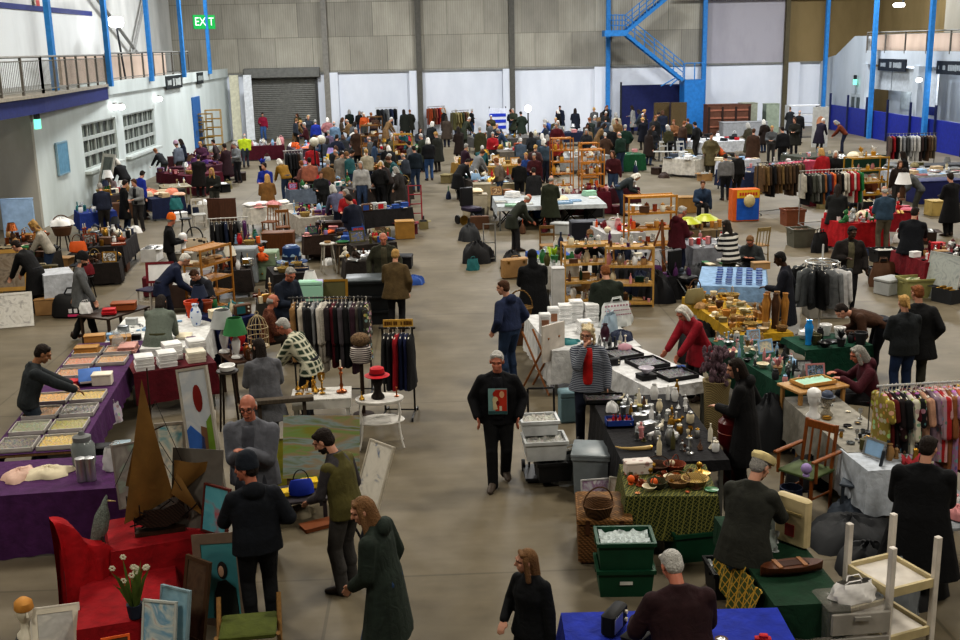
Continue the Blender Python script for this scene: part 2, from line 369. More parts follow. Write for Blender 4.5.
struct('wall_gallery',MB().box((XL-1.3,52,4.85),(.1,17,1.1)),PEACH_M)
struct('wall_gallery',MB().box((XL-2.6,atX(98,40,XL-2.6).y-8,5.75),(.15,16,2.9)),wallpaint('white_upper_room','#c6c8c6','#b3b5b3'))
for k,y in enumerate((38.2,44.7,51.3,58.0,64.8)):
 struct('column_%d'%(k+10),MB().box((XL+.2,y,ROOF/2+(2.1 if k<4 else 2.1)),(.17,.26,ROOF-4.2)),BLUE_M)
for y0,y1,z0,z1 in((51,64,9.5,4.4),(60,66,5,10)):
 struct('brace',MB().cone((XL-2.9,y0,z0),(XL-2.9,y1,z1),.09,n=6),mat('#8b8b88',.6))
P1,P2=atX(867,75,XR).y,atX(919,85,XR).y
# right side: stair wall, balcony, kiosks, boards
struct('wall_right',MB().prism([(XR,P1,0)]+[(XR,p_.y,p_.z)for p_ in[atX(a,b_,XR)for a,b_ in((868,36),(855,36),(836,55),(829,57))]]+[(XR,YB,4.0),(XR,YB,0)][::1],(.2,0,0)),RIGHT_M)
struct('wall_right',MB().box((XR+3.4,60,ROOF/2),(.2,44,ROOF)),TAN_M)
struct('balcony_floor',MB().box((XR+1.7,P1-11,4.2),(3.6,22,.3)),RIGHT_M)
struct('balcony_fascia',MB().box((XR-.05,P1-11.2,4.35),(.14,22.4,.75)),RIGHT_M)
struct('wall_right',MB().box((XR+1.4,P1-11,2.0),(.2,22,4.0)),RIGHT_M)
for k,y in enumerate((P1,P2,P2-7)):
 struct('pilaster_%d'%(k+11),MB().box((XR,y,2.0),(.4,.6,4.0)),RIGHT_M)
for k,(y0,y1)in enumerate(((P2+.3,P1-.3),(P2-6.7,P2-.3))):
 if k==0:
  s_=struct('window_%d'%(k+5),MB().box((XR+.06,(y0+y1)/2,3.25),(.08,y1-y0,1.2)),mat('#a9b0b6',.5))
  MB().box((XR+.01,(y0+y1)/2,3.25),(.03,.05,1.2)).build('shutter_joint',mat('#7d8489'),s_)
  MB().box((XR+1.28,y0+1.5,2.05),(.04,2.0,1.2)).build('kiosk_panel',mat('#22307a',.5),s_)
  MB().box((XR+1.28,y0+4.2,2.1),(.04,1.3,1.1)).build('kiosk_shelf',mat('#97a0a4',.5),s_)
 else:
  s_=struct('window_%d'%(k+5),MB().box((XR+.06,y1-1.0,2.9),(.08,1.4,1.7)),mat('#b3bac0',.5))
  MB().box((XR+1.28,y0+2.6,2.2),(.04,1.6,1.8)).build('kiosk_panel',mat('#3a4046',.5),s_)
MB_=MB().box((XR-.25,57,.75),(.12,22,1.5))
struct('wall_boards',MB_,BOARD_M)
for k in range(8):
 struct('board_post',MB().box((XR-.36,47.5+2.9*k,1.1),(.1,.1,2.2)),mat('#20264a',.5))
d3=struct('door_3',MB().box((XR-.04,atX(857,100,XR).y,1.15),(.06,1.7,2.3)),mat('#9aa3a9',.5))
for y in[atX(857,100,XR).y+q for q in(-.4,.4)]:MB().box((XR-.09,y,1.4),(.03,.42,1.4)).build('glass_pane',mat('#3b4646',.2),d3)
railing([(XR-.1,40),(XR-.1,P1)],4.6,2.4,'open','thin rail posts along the right balcony over the kiosks',2)
struct('wall_gallery',MB().box((XR+.5,P1-5.2,4.95),(.1,10.4,1.3)),PEACH_M)
struct('wall_gallery',MB().box((XR+2.0,P1-11,6.2),(.1,12,3.4)),GREYIN_M)
for k,y in enumerate([atX(q,50,XR-.5).y for q in(826,874,930)]):
 struct('column_%d'%(k+20),MB().box((XR-.5,y,ROOF/2),(.2,.26,ROOF)),BLUE_M)
struct('wall_near',MB().box(((XL+XR)/2-3,-8.6,ROOF/2),(XR-XL+14,.2,ROOF)),GREYIN_M)
spanX('wall_left',-9,30,0,ROOF,GREYIN_M,XL-5);struct('wall_right',MB().box((XR+3.4,14,ROOF/2),(.2,48,ROOF)),GREYIN_M)
struct('ceiling',MB().box(((XL+XR)/2-3,33,ROOF+.05),(XR-XL+16,84,.1)),mat('#8d8d8d',.9))
# blue steel stair by the back wall
st=thing('steel_staircase','blue steel staircase zigzagging up the back wall beside the navy screen','staircase',(0,0,0))
ys=YB-2.2
def pz(px,py):return atY(px,py,ys)
def strip(a,b_,w=.28,dy=.9):
 m_=MB()
 for o in(0,dy):m_.cone(a+V((0,o,0)),b_+V((0,o,0)),w/2,n=4)
 n=14
 for q in range(n):
  p=a+(b_-a)*(q/n);m_.box(p+V((0,dy/2,.05)),(.3,dy,.04))
 return m_
a1,b1,c1,d1=pz(683,80),pz(625,33),pz(607,33),pz(668,-3)
strip(a1,b1).build('lower_flight',BLUE_M,st);strip(b1,d1).build('upper_flight',BLUE_M,st)
MB().box(((b1 .x+c1 .x)/2,ys+.45,b1 .z),(abs(b1 .x-c1 .x)+.3,1.2,.35)).build('landing',BLUE_M,st)
rl=MB()
for a,b_ in((a1,b1),(b1,d1),(c1,b1)):
 for h in(.45,.75,1.05):rl.cone(a+V((0,0,h)),b_+V((0,0,h)),.03,n=5)
 for q in range(7):
  p=a+(b_-a)*(q/6);rl.cone(p,p+V((0,0,1.05)),.03,n=5)
rl.build('handrail',BLUE_M,st)
tw0,tw1=pz(684,80),pz(704,80)
MB().box(((tw0 .x+tw1 .x)/2,ys+.5,tw0 .z/2),(tw1 .x-tw0 .x,1.4,tw0 .z)).build('stair_base',mat('#2a72b4',.5),st)
for q in range(2):
 for h in(.5,1.0):pass
tp=MB()
for x in(tw0 .x,(tw0 .x+tw1 .x)/2,tw1 .x):tp.cone((x,ys-.1,tw0 .z),(x,ys-.1,tw0 .z+1.0),.035,n=5)
tp.cone((tw0 .x,ys-.1,tw0 .z+1.0),(tw1 .x,ys-.1,tw0 .z+1.0),.035,n=5);tp.build('landing_rail',BLUE_M,st)
for q in range(2):
 a=pz(661+q*9,86);MB().cone(a,pz(677+q*3,77),.04,n=5).build('strut',BLUE_M,st)
sc0,sc1=atY(624,86,YB-1.6),atY(684,86,YB-1.6)
t=thing('screen','navy fabric screen standing under the blue stair','screen',((sc0 .x+sc1 .x)/2,YB-.5,0))
MB().box((0,0,sc0 .z/2),(sc1 .x-sc0 .x,.08,sc0 .z)).build('panel',mat('#1f2550',.8),t)
for x in(-.5,.5):MB().box((x*(sc1 .x-sc0 .x),0,sc0 .z/2+.1),(.1,.14,sc0 .z+.2)).build('post',DARK_M,t)
# ------------------------------------------------------------------ people
PQ=[]
def queue(mb,vox,smooth,fn):
 me=mb.mesh('tmp',True);o=bpy.data.objects.new('tmp',me);COL.objects.link(o)
 r=o.modifiers.new('r','REMESH');r.mode='VOXEL';r.voxel_size=vox;r.use_smooth_shade=True
 if smooth:s=o.modifiers.new('s','SMOOTH');s.factor=.5;s.iterations=smooth
 PQ.append((o,fn))
def flush():
 dg=bpy.context.evaluated_depsgraph_get();dg.update()
 out=[]
 for o,fn in PQ:
  out.append((bpy.data.meshes.new_from_object(o.evaluated_get(dg)),fn))
 for o,fn in PQ:
  me=o.data;bpy.data.objects.remove(o);bpy.data.meshes.remove(me)
 PQ.clear()
 for me,fn in out:
  me.materials.clear();me.polygons.foreach_set('use_smooth',[True]*len(me.polygons));fn(me)
def ik(a,t,l1,l2,hint):
 d=t-a;L_=max(1e-4,min(d.length,(l1+l2)*.998));dn=d.normalized();t=a+dn*L_
 x=(l1*l1-l2*l2+L_*L_)/(2*L_);h=math.sqrt(max(0,l1*l1-x*x))
 p=hint-dn*hint.dot(dn);p=p.normalized()if p.length>1e-5 else dn.orthogonal().normalized()
 return a+dn*x+p*h,t
SKINS={'fair':'#b98a74','pale':'#c29a86','ruddy':'#b0715c','tan_':'#946a4e','brown_':'#5a3a28','dark_':'#3a261b'}
HAIR={'white':'#dcd8d0','grey':'#9c9994','dark':'#261c17','brown':'#4f3422','blonde':'#b8935a','auburn':'#83502c','silver':'#bcbab6','light_brown':'#7d5c3c','orange':'#d8632a','black':'#121010','pale_blonde':'#d6c6a4'}
ARMS={'down':(.27,.03,.80),'pocket':(.25,.10,.92),'front':(.10,.30,1.08),'reach':(.20,.55,1.00),'chest':(.07,.25,1.25),'low':(.16,.42,.80),'face':(.07,.19,1.46),'behind':(.10,-.16,.95),'side':(.32,.1,.88),'up':(.25,.45,1.35),'lap':(.12,.33,.72),'hip':(.30,.04,.98),'table':(.17,.48,.82),'cross':(-.10,.24,1.18),'walkf':(.25,.22,.84),'walkb':(.27,-.14,.82)}
def person(hx,hy,label,face=0,h=1.72,foot=False,pose='stand',lean=6,look=(0,-8),arms=('down','down'),stride=.25,top='charcoal',tpat='cloth',tcol2=None,tsc=1.0,length=.08,shirt=None,legs='navy',legpat='cloth',shoes='dark_brown',skin='fair',hair='grey',style='short',hat=None,hatcol='black',hood=False,collar=True,build=1.0,skirt=False,vest=None,name='person',twist=0,side=0,group=None,pos=None,apron=None,z0=0.0,glasses=False,beard=None,bag=None):
 s=h/1.75;build*=1.07
 if pos is not None:P=V(pos)
 elif foot:P=at(hx,hy,0)
 else:
  hz={'sit':1.30,'crouch':1.15,'squat':1.0}.get(pose,1.75)*s-(1-cos(R(max(0,lean-6))))*.75*s
  P=at(hx,hy,hz);
  if True:
   f=((.5 if pose in('stand','walk')else.6)*sin(R(lean))+.03)*s;P=P-V((-sin(R(face)),cos(R(face)),0))*f
 if globals().get('STALLS')and(P-CO).length>22 and pose!='sit':
  for st in STALLS:
   x,y=(P-st.o).dot(st.u),(P-st.o).dot(st.v);g_=.2
   if-g_<x<st.lu+g_ and-g_<y<st.lv+g_:
    c=min((y+g_,-st.v*(y+g_)),(st.lv+g_-y,st.v*(st.lv+g_-y)),(x+g_,-st.u*(x+g_)),(st.lu+g_-x,st.u*(st.lu+g_-x)),key=lambda q:q[0])
    P=P+V(c[1])
 P.z=z0;P.y=min(P.y,70.3)
 dist=(P-CO).length
 vb=.009 if dist<17 else.0135 if dist<27 else.022 if dist<40 else.03
 n=12 if dist<30 else 8
 near=dist<27
 M4=Matrix.Translation(P)@Matrix.Rotation(R(face),4,'Z')
 pel={'sit':.50,'crouch':.62,'squat':.36}.get(pose,.93)
 back=V((0,-.10*sin(R(lean))*1.6,pel))if pose in('stand','walk')else V((0,0,pel))
 Rt=Matrix.Rotation(R(-lean),3,'X')@Matrix.Rotation(R(side),3,'Y')@Matrix.Rotation(R(twist),3,'Z')
 def T(x,y,z):return back+Rt@V((x*(build if abs(x)>.02 else 1),y,z))
 mid,chest,neck=T(0,0,.16),T(0,.0,.36),T(0,-.005,.535)
 sh={i:T(i*.160,-.01,.425)for i in(-1,1)}
 Hl=Matrix.Rotation(R(-lean*.72),3,'X')@Matrix.Rotation(R(look[0]),3,'Z')@Matrix.Rotation(R(look[1]),3,'X')
 hc=neck+Rt@V((0,.01,.025))+Hl@V((0,.035,.128))
 HS=1.06
 def Hd(x,y,z):return hc+Hl@V((x*HS,y*HS,z*HS))
 hips={i:back+V((i*.09,0,-.01))for i in(-1,1)}
 feet,knees,fdir={},{},{}
 for i in(-1,1):
  if pose=='walk':a=V((i*.075,stride*i,.085 if i>0 else.12));
  elif pose=='sit':a=V((i*.12,.47,.085))
  elif pose in('crouch','squat'):a=V((i*.13,.12 if i>0 else-.12,.085))
  else:a=V((i*.105,.02*i,.085))
  kn,a=ik(hips[i],a,.43,.42,V((i*.12,1,0.05))if pose!='sit' else V((0,.3,1)))
  knees[i],feet[i]=kn,a;fdir[i]=V((i*.22,1,-.25 if(pose=='walk' and i<0)else 0)).normalized()
 el,wr,hd={},{},{}
 for k,i in((0,-1),(1,1)):
  a=arms[k];a=ARMS[a]if isinstance(a,str)else a
  dz=pel-.93 if(isinstance(arms[k],str)and pose in('sit','squat','crouch')and arms[k]not in('lap','table'))else 0
  t=V((i*a[0],a[1],a[2]+dz))
  if isinstance(arms[k],str)and arms[k]in('chest','face','cross','front'):t=t+(T(0,0,.3)-(V((0,0,pel+.3))))
  e,w=ik(sh[i],t,.29,.26,V((i*.55,-.6,-.6)))
  el[i],wr[i]=e,w;d=(w-e).normalized()
  if isinstance(arms[k],str)and arms[k]in('reach','table','low'):d=(d+V((0,.3,-.25))).normalized()
  hd[i]=d
 b=MB()
 def rc(p,q,r0,r1,mb=b):mb.rc(p,q,r0,r1,n)
 b.ell(Hd(0,-.012,.032),.076,.097,.088,Hl,n,8);b.ell(Hd(0,.022,-.035),.059,.069,.077,Hl,n,8);b.ell(Hd(0,.06,-.088),.028,.024,.024,Hl,8,6)
 rc(neck-Rt@V((0,0,.04)),Hd(0,-.022,-.05),.058,.054)
 if near:
  rc(Hd(0,.086,.012),Hd(0,.104,-.022),.010,.015);rc(Hd(-.035,.078,.03),Hd(.035,.078,.03),.016,.016);rc(Hd(-.02,.082,-.058),Hd(.02,.082,-.058),.011,.011)
  for i in(-1,1):
   b.ell(Hd(i*.074,-.008,-.004),.014,.022,.034,Hl,8,6);b.ell(Hd(i*.036,.058,-.022),.022,.022,.022,Hl,8,6)
 U=Rt@V((1,0,0));W=Rt@V((0,1,0));X1,Y1=V((1,0,0)),V((0,1,0))
 b.rings([(back+V((0,0,-.08)),X1,Y1,.13*build,.095),(back,X1,Y1,.165*build,.11),(T(0,0,.12),U,W,.14*build,.10),(T(0,.01,.3),U,W,.165*build,.115),(T(0,.0,.41),U,W,.165*build,.105),(T(0,-.005,.48),U,W,.10*build,.075)],n)
 for i in(-1,1):
  rc(hips[i],knees[i],.085,.058);rc(knees[i],feet[i],.056,.038);rc(feet[i],feet[i]+fdir[i]*.10-V((0,0,.05)),.034,.022)
  rc(sh[i],el[i],.052,.042);rc(el[i],wr[i],.042,.028)
  d=hd[i];sd=d.cross(V((0,0,1)));sd=sd.normalized()if sd.length>.1 else V((1,0,0));up=sd.cross(d).normalized()
  if d.z<-.6:sd,up=V((0,1,0))-d*d.y,None;sd=sd.normalized();up=sd.cross(d).normalized()*(-1 if sd.cross(d).x*i>0 else 1)
  fr=.0088 if dist<17 else.0125
  tside=1 if d.z<-.6 else(-1 if i>0 else 1)
  kn0=wr[i]+d*.085
  for q,(o,l)in enumerate(((-.030,.062),(-.010,.075),(.010,.080),(.030,.070))):
   o=o*(-tside);l=l if tside else l
   k_=kn0+sd*o
   rc(wr[i]+d*.012+sd*o*.6,k_,.013,.0115)
   m_=k_+d*(l*.55)-up*(l*.16)+sd*o*.10;e_=m_+d*(l*.36)-up*(l*.34)
   rc(k_,m_,fr+.0006,fr);rc(m_,e_,fr,fr-.0012)
  th=wr[i]+d*.03+sd*(tside*.028)
  rc(wr[i]+d*.015,th,.016,.013);t2=th+d*.03+sd*(tside*.024);rc(th,t2,.0125,.011);rc(t2,t2+d*.026-up*.006,.0105,.0088)
 root=bpy.data.objects.new(name,bpy.data.meshes.new('p'));COL.objects.link(root)
 root.matrix_world=M4@Matrix.Scale(s,4)
 hci,Hi=hc.copy(),Hl.inverted()
 sk,dk,lp=mat(SKINS[skin],.5,'skin'),mat('#573c30',.5),mat('#8f5a50',.5)
 bd=mat(HAIR.get(beard or 'grey'),.8,'fur','#3a332c')
 def fin_body(me):
  root.data=me;me.name='body'
  for M in(sk,dk,lp,bd):me.materials.append(M)
  if near:
   mi=[0]*len(me.polygons)
   for p in me.polygons:
    q=Hi@(p.center-hci)/1.06
    if q.length>.17:continue
    if q.y>.03 and abs(q.x)<.075:
     ax=abs(q.x)
     if abs(q.z+.063)<.0075 and ax<.026 and q.y>.07:mi[p.index]=2
     elif abs(q.z-.006)<.0085 and.018<ax<.047:mi[p.index]=1
     elif abs(q.z-.034)<.005 and.014<ax<.052 and q.y>.07:mi[p.index]=1
     elif beard and q.z<-.045 and not(abs(q.z+.063)<.008 and ax<.026):mi[p.index]=3
    elif beard and q.z<-.05 and-.01<q.y:mi[p.index]=3
   me.polygons.foreach_set('material_index',mi)
 queue(b,vb,1,fin_body)
 def child(nm,mb,M,vox,sm,par=root,lab=None):
  o=bpy.data.objects.new(nm,bpy.data.meshes.new('c'));COL.objects.link(o);o.parent=par
  if lab:o['label']=lab
  def fin(me):
   o.data=me;me.materials.append(M)
  queue(mb,vox,sm,fin);return o
 vc={.009:.012,.0135:.017,.022:.026,.03:.034}[vb]
 if not(length>.55 and pose=='stand' and not near):
  t=MB()
  t.rings([(back+V((0,0,.10)),X1,Y1,.155*build,.115),(back,X1,Y1,.18*build,.125),(back+V((0,0,-.10)),X1,Y1,.165*build,.115)],n)
  if skirt:t.rings([(back+V((0,0,.05)),X1,Y1,.17*build,.12),(back+V((0,0,-.45)),X1,Y1,.24*build,.19)],n)
  for i in(-1,1):
   a=feet[i]+V((0,0,-.035))
   rc(hips[i],knees[i],.098*build,.076,t);rc(knees[i],a,.076,.066,t)
   if near:rc(knees[i]+V((0,.01,-.02)),knees[i]+(a-knees[i])*.5+V((0,-.015,0)),.074,.072,t)
  child('skirt' if skirt else 'trousers',t,mat(legs,.8,legpat),vc,2)
 for i in(-1,1):
  f=MB();d=fdir[i];d2=V((d.x,d.y,0)).normalized();sdv=V((d2 .y,-d2 .x,0));a=feet[i]
  tilt=1 if(pose=='walk' and i<0)else 0
  base=V((a.x,a.y,max(.0,a.z-.085)))
  rs=[]
  for y,w,zt in((-.075,.03,.055),(-.05,.045,.115),(0,.047,.125),(.05,.047,.105),(.12,.05,.07),(.17,.042,.05),(.195,.02,.035)):
   c=base+d2*y+V((0,0,zt/2+.002+(max(0,.05-y*.25)*.6 if tilt else 0)));rs.append((c,sdv,V((0,0,1)),w,zt/2))
  f.rings(rs,10);f.build('shoe',mat(shoes,.5),root)
 j=MB();g=.028;bb=build*1.06;ab=(.55+.45*build)*1.08
 def rca(p,q,r0,r1):mbj.rc(p,q,r0*ab,r1*ab,n)
 mbj=j
 hemz=-length
 hem_c=back+V((0,-.012*min(1,lean/30),hemz))
 fl=.02+length*.12
 wv=0 if pose=='sit' else 1
 rr=[]
 if length>.14 and pose in('stand','walk'):rr.append((hem_c,X1,Y1,(.19+fl)*bb,.145+fl*.8))
 elif pose=='sit':rr.append((back+V((0,.05,-.04)),X1,Y1,.20*bb,.16))
 else:rr.append((hem_c,X1,Y1,(.185+fl*.3)*bb,.14))
 rr+=[(back+V((0,0,.03)),X1,Y1,.186*bb,.138),(T(0,0,.15),U,W,(.168+g*.2)*bb,.128),(T(0,.01,.3),U,W,.188*bb,.142),(T(0,0,.38),U,W,.178*bb,.13),(T(0,-.005,.455),U,W,.118*bb,.10),(T(0,0,.515),U,W,.08,.075)]
 j.rings(rr,n+4)
 for i in(-1,1):
  w_=wr[i]+(el[i]-wr[i])*.03
  if vest:rc(sh[i]+(chest-sh[i])*.25,sh[i],.075,.066,j)
  else:
   rca(sh[i]+(chest-sh[i])*.3,sh[i],.075,.062);rc(sh[i],T(i*.05,-.015,.485),.058,.058,j);rca(sh[i],el[i],.067,.062);rca(el[i],w_,.062,.048)
 if collar:j.rings([(T(0,-.012,.47),U,W,.10,.09),(T(0,-.015,.545),U,W,.077,.078)],n)
 if hood=='down':j.ell(T(0,-.10,.50),.115,.07,.085,Rt,n,8)
 if hood=='up':j.ell(Hd(0,-.045,.03),.105,.105,.115,Hl,n,8);rc(T(0,-.03,.5),Hd(0,-.05,-.05),.10,.09,j)
 jk=child('waistcoat' if vest else 'coat' if length>.3 else 'jacket' if shirt else 'top',j,mat(top,.85,tpat,tcol2,tsc),vc,3)
 if vest:
  t=MB()
  for i in(-1,1):rc(sh[i],el[i],.064,.054,t);rc(el[i],wr[i]+(el[i]-wr[i])*.03,.054,.042,t)
  t.rings([(T(0,0,.15),U,W,.15*bb,.11),(T(0,0,.42),U,W,.17*bb,.11),(T(0,0,.55),U,W,.075,.07)],n)
  child('shirt',t,mat(vest,.85,'cloth'),vc,2)
 if shirt:
  t=MB();wd=.085
  t.rings([(back+V((0,.082,-.04)),X1,Y1,wd,.088),(T(0,.08,.15),U,W,wd,.078),(T(0,.088,.3),U,W,wd,.088),(T(0,.07,.41),U,W,wd*.9,.088),(T(0,.045,.50),U,W,.06,.065)],n)
  child('shirt',t,mat(shirt,.8,'cloth'),vc,2)
 if apron:
  t=MB();t.rings([(back+V((0,.05,-.35)),X1,Y1,.17*bb,.12),(T(0,.03,.3),U,W,.13,.125)],n);child('apron',t,mat(apron,.8,'cloth'),vc,2)
 vh=min(vb,.012)if near else vb*.9
 if style!='bald':
  q=MB()
  if style=='fringe':q.ell(Hd(0,-.036,.0),.089,.089,.064,Hl,n,8);q.ell(Hd(0,-.07,-.02),.064,.053,.058,Hl,n,8)
  else:
   q.ell(Hd(0,-.026,.040),.086,.099,.091,Hl,n,8);q.ell(Hd(0,-.05,-.005),.080,.067,.078,Hl,n,8)
   rc(Hd(-.045,.035,.085),Hd(.045,.035,.085),.026,.026,q)
  if style in('long','bob','shoulder'):
   L_={'long':.26,'shoulder':.17,'bob':.10}[style]
   rc(Hd(0,-.055,.02),Hd(0,-.06,-.02)+Rt@V((0,-.03,-L_)),.078,.075,q)
   for i in(-1,1):rc(Hd(i*.064,.01,.03),Hd(i*.07,.0,-.02)+Rt@V((i*.012,0,-L_)),.030,.030,q)
  if style=='curly':
   cr_=random.Random(3)
   for a in range(60):
    th=cr_.uniform(-3.6,.46);zz=cr_.uniform(-.19,.12);w=1 if zz<.06 else.8
    q.ell(Hd(.086*w*cos(th),-.03+.088*w*sin(th)*(1 if sin(th)<0 else.5),zz),.026,.026,.03,None,6,5)
  if style=='pony':rc(Hd(0,-.12,.06),Hd(0,-.17,-.08),.035,.02,q)
  if style=='bun':q.ell(Hd(0,-.11,.08),.045,.045,.045,Hl,8,6)
  child('hair',q,mat(HAIR[hair],.75,'fur',None,.8),vh,1)
 if hat:
  q=MB()
  def rg(y,z,rx,ry):return(Hd(0,y,z),Hl@V((1,0,0)),Hl@V((0,1,0)),rx*1.06,ry*1.06)
  if hat=='beanie':q.rings([rg(-.016,.012,.090,.106),rg(-.014,.055,.092,.109),rg(-.014,.062,.089,.106),rg(-.018,.105,.084,.099),rg(-.022,.145,.066,.078),rg(-.024,.17,.036,.042),rg(-.024,.178,.01,.01)],14)
  elif hat=='cap':q.rings([rg(-.012,.045,.088,.106),rg(-.015,.10,.080,.096),rg(-.015,.135,.05,.06),rg(-.015,.142,.01,.01)],14);q.rings([rg(.10,.045,.065,.07),rg(.105,.055,.062,.068)],12)
  elif hat=='flat':q.rings([rg(.0,.05,.095,.12),rg(.0,.085,.105,.135),rg(-.005,.115,.095,.115),rg(-.01,.128,.05,.06),rg(-.01,.13,.01,.01)],14)
  elif hat=='brim':q.rings([rg(-.01,.05,.15,.17),rg(-.01,.058,.15,.17),rg(-.01,.062,.09,.108),rg(-.01,.14,.078,.094),rg(-.01,.15,.02,.02)],14)
  q.build('hat',mat(hatcol,.85,'cloth'),root)
 if glasses:
  q=MB();mt=Hl.to_4x4();mt.translation=hc
  for i in(-1,1):
   ring=[Hd(i*.033+.024*cos(a),.098,.006+.019*sin(a))for a in[2*pi*k/10 for k in range(11)]];q.tube(ring,.003,5)
   q.tube([Hd(i*.057,.097,.008),Hd(i*.078,.0,.01)],.003,5)
  q.tube([Hd(-.009,.1,.008),Hd(.009,.1,.008)],.003,5);q.build('glasses',mat('#1d1d1f',.4),root)
 reg(root,label,'person',group)
 root['_h']=1
 pt=dict(root=root,T=T,Hd=Hd,wr=wr,hd=hd,M=M4@Matrix.Scale(s,4),jacket=jk,U=U,W=W,back=back,s=s)
 return pt
LIGHT_E=1250
# ------------------------------------------------------------------ fixed lights, signs
def sign(name,label,loc,w,h,rotz,face,rows,col='white',cat='sign',tilt=0,text=None,emit=0,th=.05,z0=0):
 t=thing(name,label,cat,loc,rotz)
 MB().box((0,0,0),(w,th,h)).build('board',mat(face,.6,emit=emit),t)
 if text:
  c=bpy.data.curves.new('t','FONT');c.body=text;c.align_x='CENTER';c.align_y='CENTER';c.size=h*.85;c.extrude=.004
  o=bpy.data.objects.new('tmp',c);COL.objects.link(o);dg=bpy.context.evaluated_depsgraph_get();dg.update()
  me=bpy.data.meshes.new_from_object(o.evaluated_get(dg));bpy.data.objects.remove(o)
  l=bpy.data.objects.new('lettering',me);COL.objects.link(l);l.parent=t;l.rotation_euler=(pi/2,0,0);l.location=(0,-th/2-.006,0)
  sx=w*.86/max(.01,l.dimensions.x if l.dimensions.x else 1);xs=[v.co.x for v in me.vertices];sx=w*.86/(max(xs)-min(xs));l.scale=(sx,1,1)
  me.materials.clear();me.materials.append(mat(col,.6,emit=emit));return t
 if rows:
  rr=random.Random(len(label))
  for k,(x0,x1,zc,hh)in enumerate(rows):
   x=x0*w;g=MB()
   while x<x1*w:
    d=hh*h*rr.uniform(.4,.75);x2=min(x+d,x1*w)
    if rr.random()<.86:g.box(((x+x2)/2,-th/2-.004,zc*h),(x2-x-.15*d,.008,hh*h*rr.uniform(.75,1)))
    x=x2
   g.build('lettering',mat(col,.6),t)
 return t
FACE_L,FACE_R=-pi/2+pi,-pi/2
p=atX(204,22,XL+.1)
sign('exit_sign','green illuminated exit sign fixed to the blue post',(p.x,p.y,p.z),1.5,.75,pi/2*.55,'#0d8a3e',None,'white','exit sign',text='EXIT',emit=.35)
p=atX(174,82,XL+.1)
sign('gallery_sign','long dark sign with pale lettering on the left gallery edge',p,3.4,.62,pi/2,'#23282a',[(-.46,-.16,0,.4),(-.1,.42,0,.62)],'#aeb4b2')
p=atX(200,78,XL+.1)
sign('gallery_sign','small dark sign on the left gallery edge under the exit sign',p,1.6,.6,pi/2,'#23282a',[(-.4,.4,0,.5)],'#8d9492')
p=atX(892,65,XR-.16)
sign('kiosk_sign','dark kiosk sign with pale lettering over the closed shutter',p,3.6,.62,-pi/2,'#1d232c',[(-.44,-.22,0,.35),(-.14,.36,0,.5)],'#8b9399')
p=atX(953,68,XR-.16)
sign('kiosk_sign','dark kiosk sign with pale lettering over the open counter',p,3.4,.62,-pi/2,'#1d232c',[(-.44,-.22,0,.35),(-.14,.42,0,.5)],'#8b9399')
p=atX(38,11,XL-3.06)
sign('wall_lettering','red letters running down the cream upper wall behind the balcony',p,1.5,.5,pi/2,'#c9bfae',[(-.45,.45,0,.8)],'#b04a4a','lettering')
for o in(THINGS[-1][0],):o.rotation_euler=(0,pi/2,pi/2)
for px,py,x,lab in((37.5,124,XL+.45,'small green lit emergency sign hanging under the balcony'),(855,82,XR-.2,'small green lit emergency sign over the kiosk side door')):
 p=atX(px,py,x);t=thing('emergency_sign',lab,'emergency sign',p,pi/2)
 MB().box((0,0,0),(.34,.1,.3)).build('lit_panel',mat('#6fe0b8',.5,emit=1.3),t);MB().box((0,0,.27),(.22,.12,.24)).build('housing',DARK_M,t)
p=atX(116,22,XL-1.2)
t=thing('floodlight','bright white floodlight above the gallery on a thin stand','floodlight',p)
MB().bbox((0,0,0),(.5,.7,.45),.08).build('lamp_head',mat('#ffffff',.5,emit=14),t);MB().cone((0,0,-.2),(.2,.1,-3.0+.0),.05,n=6).build('stand',DARK_M,t)
for px,py,x,lab in((115,107,XL+.2,'first of two small white wall lamps between the left windows, nearer the balcony'),(121,107,XL+.2,'small white wall lamp close to the second left window'),(159,99,XL+.2,'small white wall lamp past the second left window'),(919,80,XR-.3,'small bright lamp on the pillar between the two kiosks')):
 p=atX(px,py,x);t=thing('wall_lamp',lab,'wall lamp',p)
 MB().ell((0,0,0),.16,.16,.12).build('lamp_glass',mat('#ffffff',.5,emit=4),t);MB().box((0,0,.14),(.12,.2,.06)).build('bracket',GREYM,t)
p=atY(899,5,60);t=thing('floodlight','white floodlight head high on the right above the peach panels','floodlight',p)
MB().bbox((0,0,0),(.5,.4,.2),.05).build('lamp_head',mat('#ffffff',.5,emit=8),t);MB().cone((.2,0,.1),(.7,.3,1.6),.06,n=6).build('bracket',DARK_M,t)
p=atX(197,110,XL+.06);t=struct('door_4',MB().box((XL+.03,p.y,1.5),(.06,2.0,3.2)),mat('#2d5f97',.5))
MB().box((XL+.08,p.y-.6,1.2),(.05,.05,.3)).build('door_handle',mat('steel'),t)
p=atX(63,158,XL+.06)
t=thing('notice_board','pale blue notice board on the left wall beside the windows','notice board',(XL+.05,p.y,p.z),pi/2)
MB().box((0,0,0),(1.1,.05,1.05)).build('board',mat('#5f8aa3',.8),t);MB().frame(1.16,1.1,.05,.07,(0,0,0)).build('frame',mat('#7f9aa8',.6),t)
for x,w,M in((221,11,'#c9c6b0'),(231,10,'#d2d5d8')):
 p=atY(x+3,118,YB-1.3);t=thing('divider_screen','tall %s panel standing in the far left corner'%('cream' if x<225 else 'white'),'panel',(p.x+(.75 if x<225 else 1.0),YB-1.2-.3*(x>225),0))
 MB().box((0,0,2.0),(w*.05,.08,4.0)).build('panel',mat(M,.7),t);MB().box((0,0,.05),(w*.06,.5,.1)).build('foot',GREYM,t)
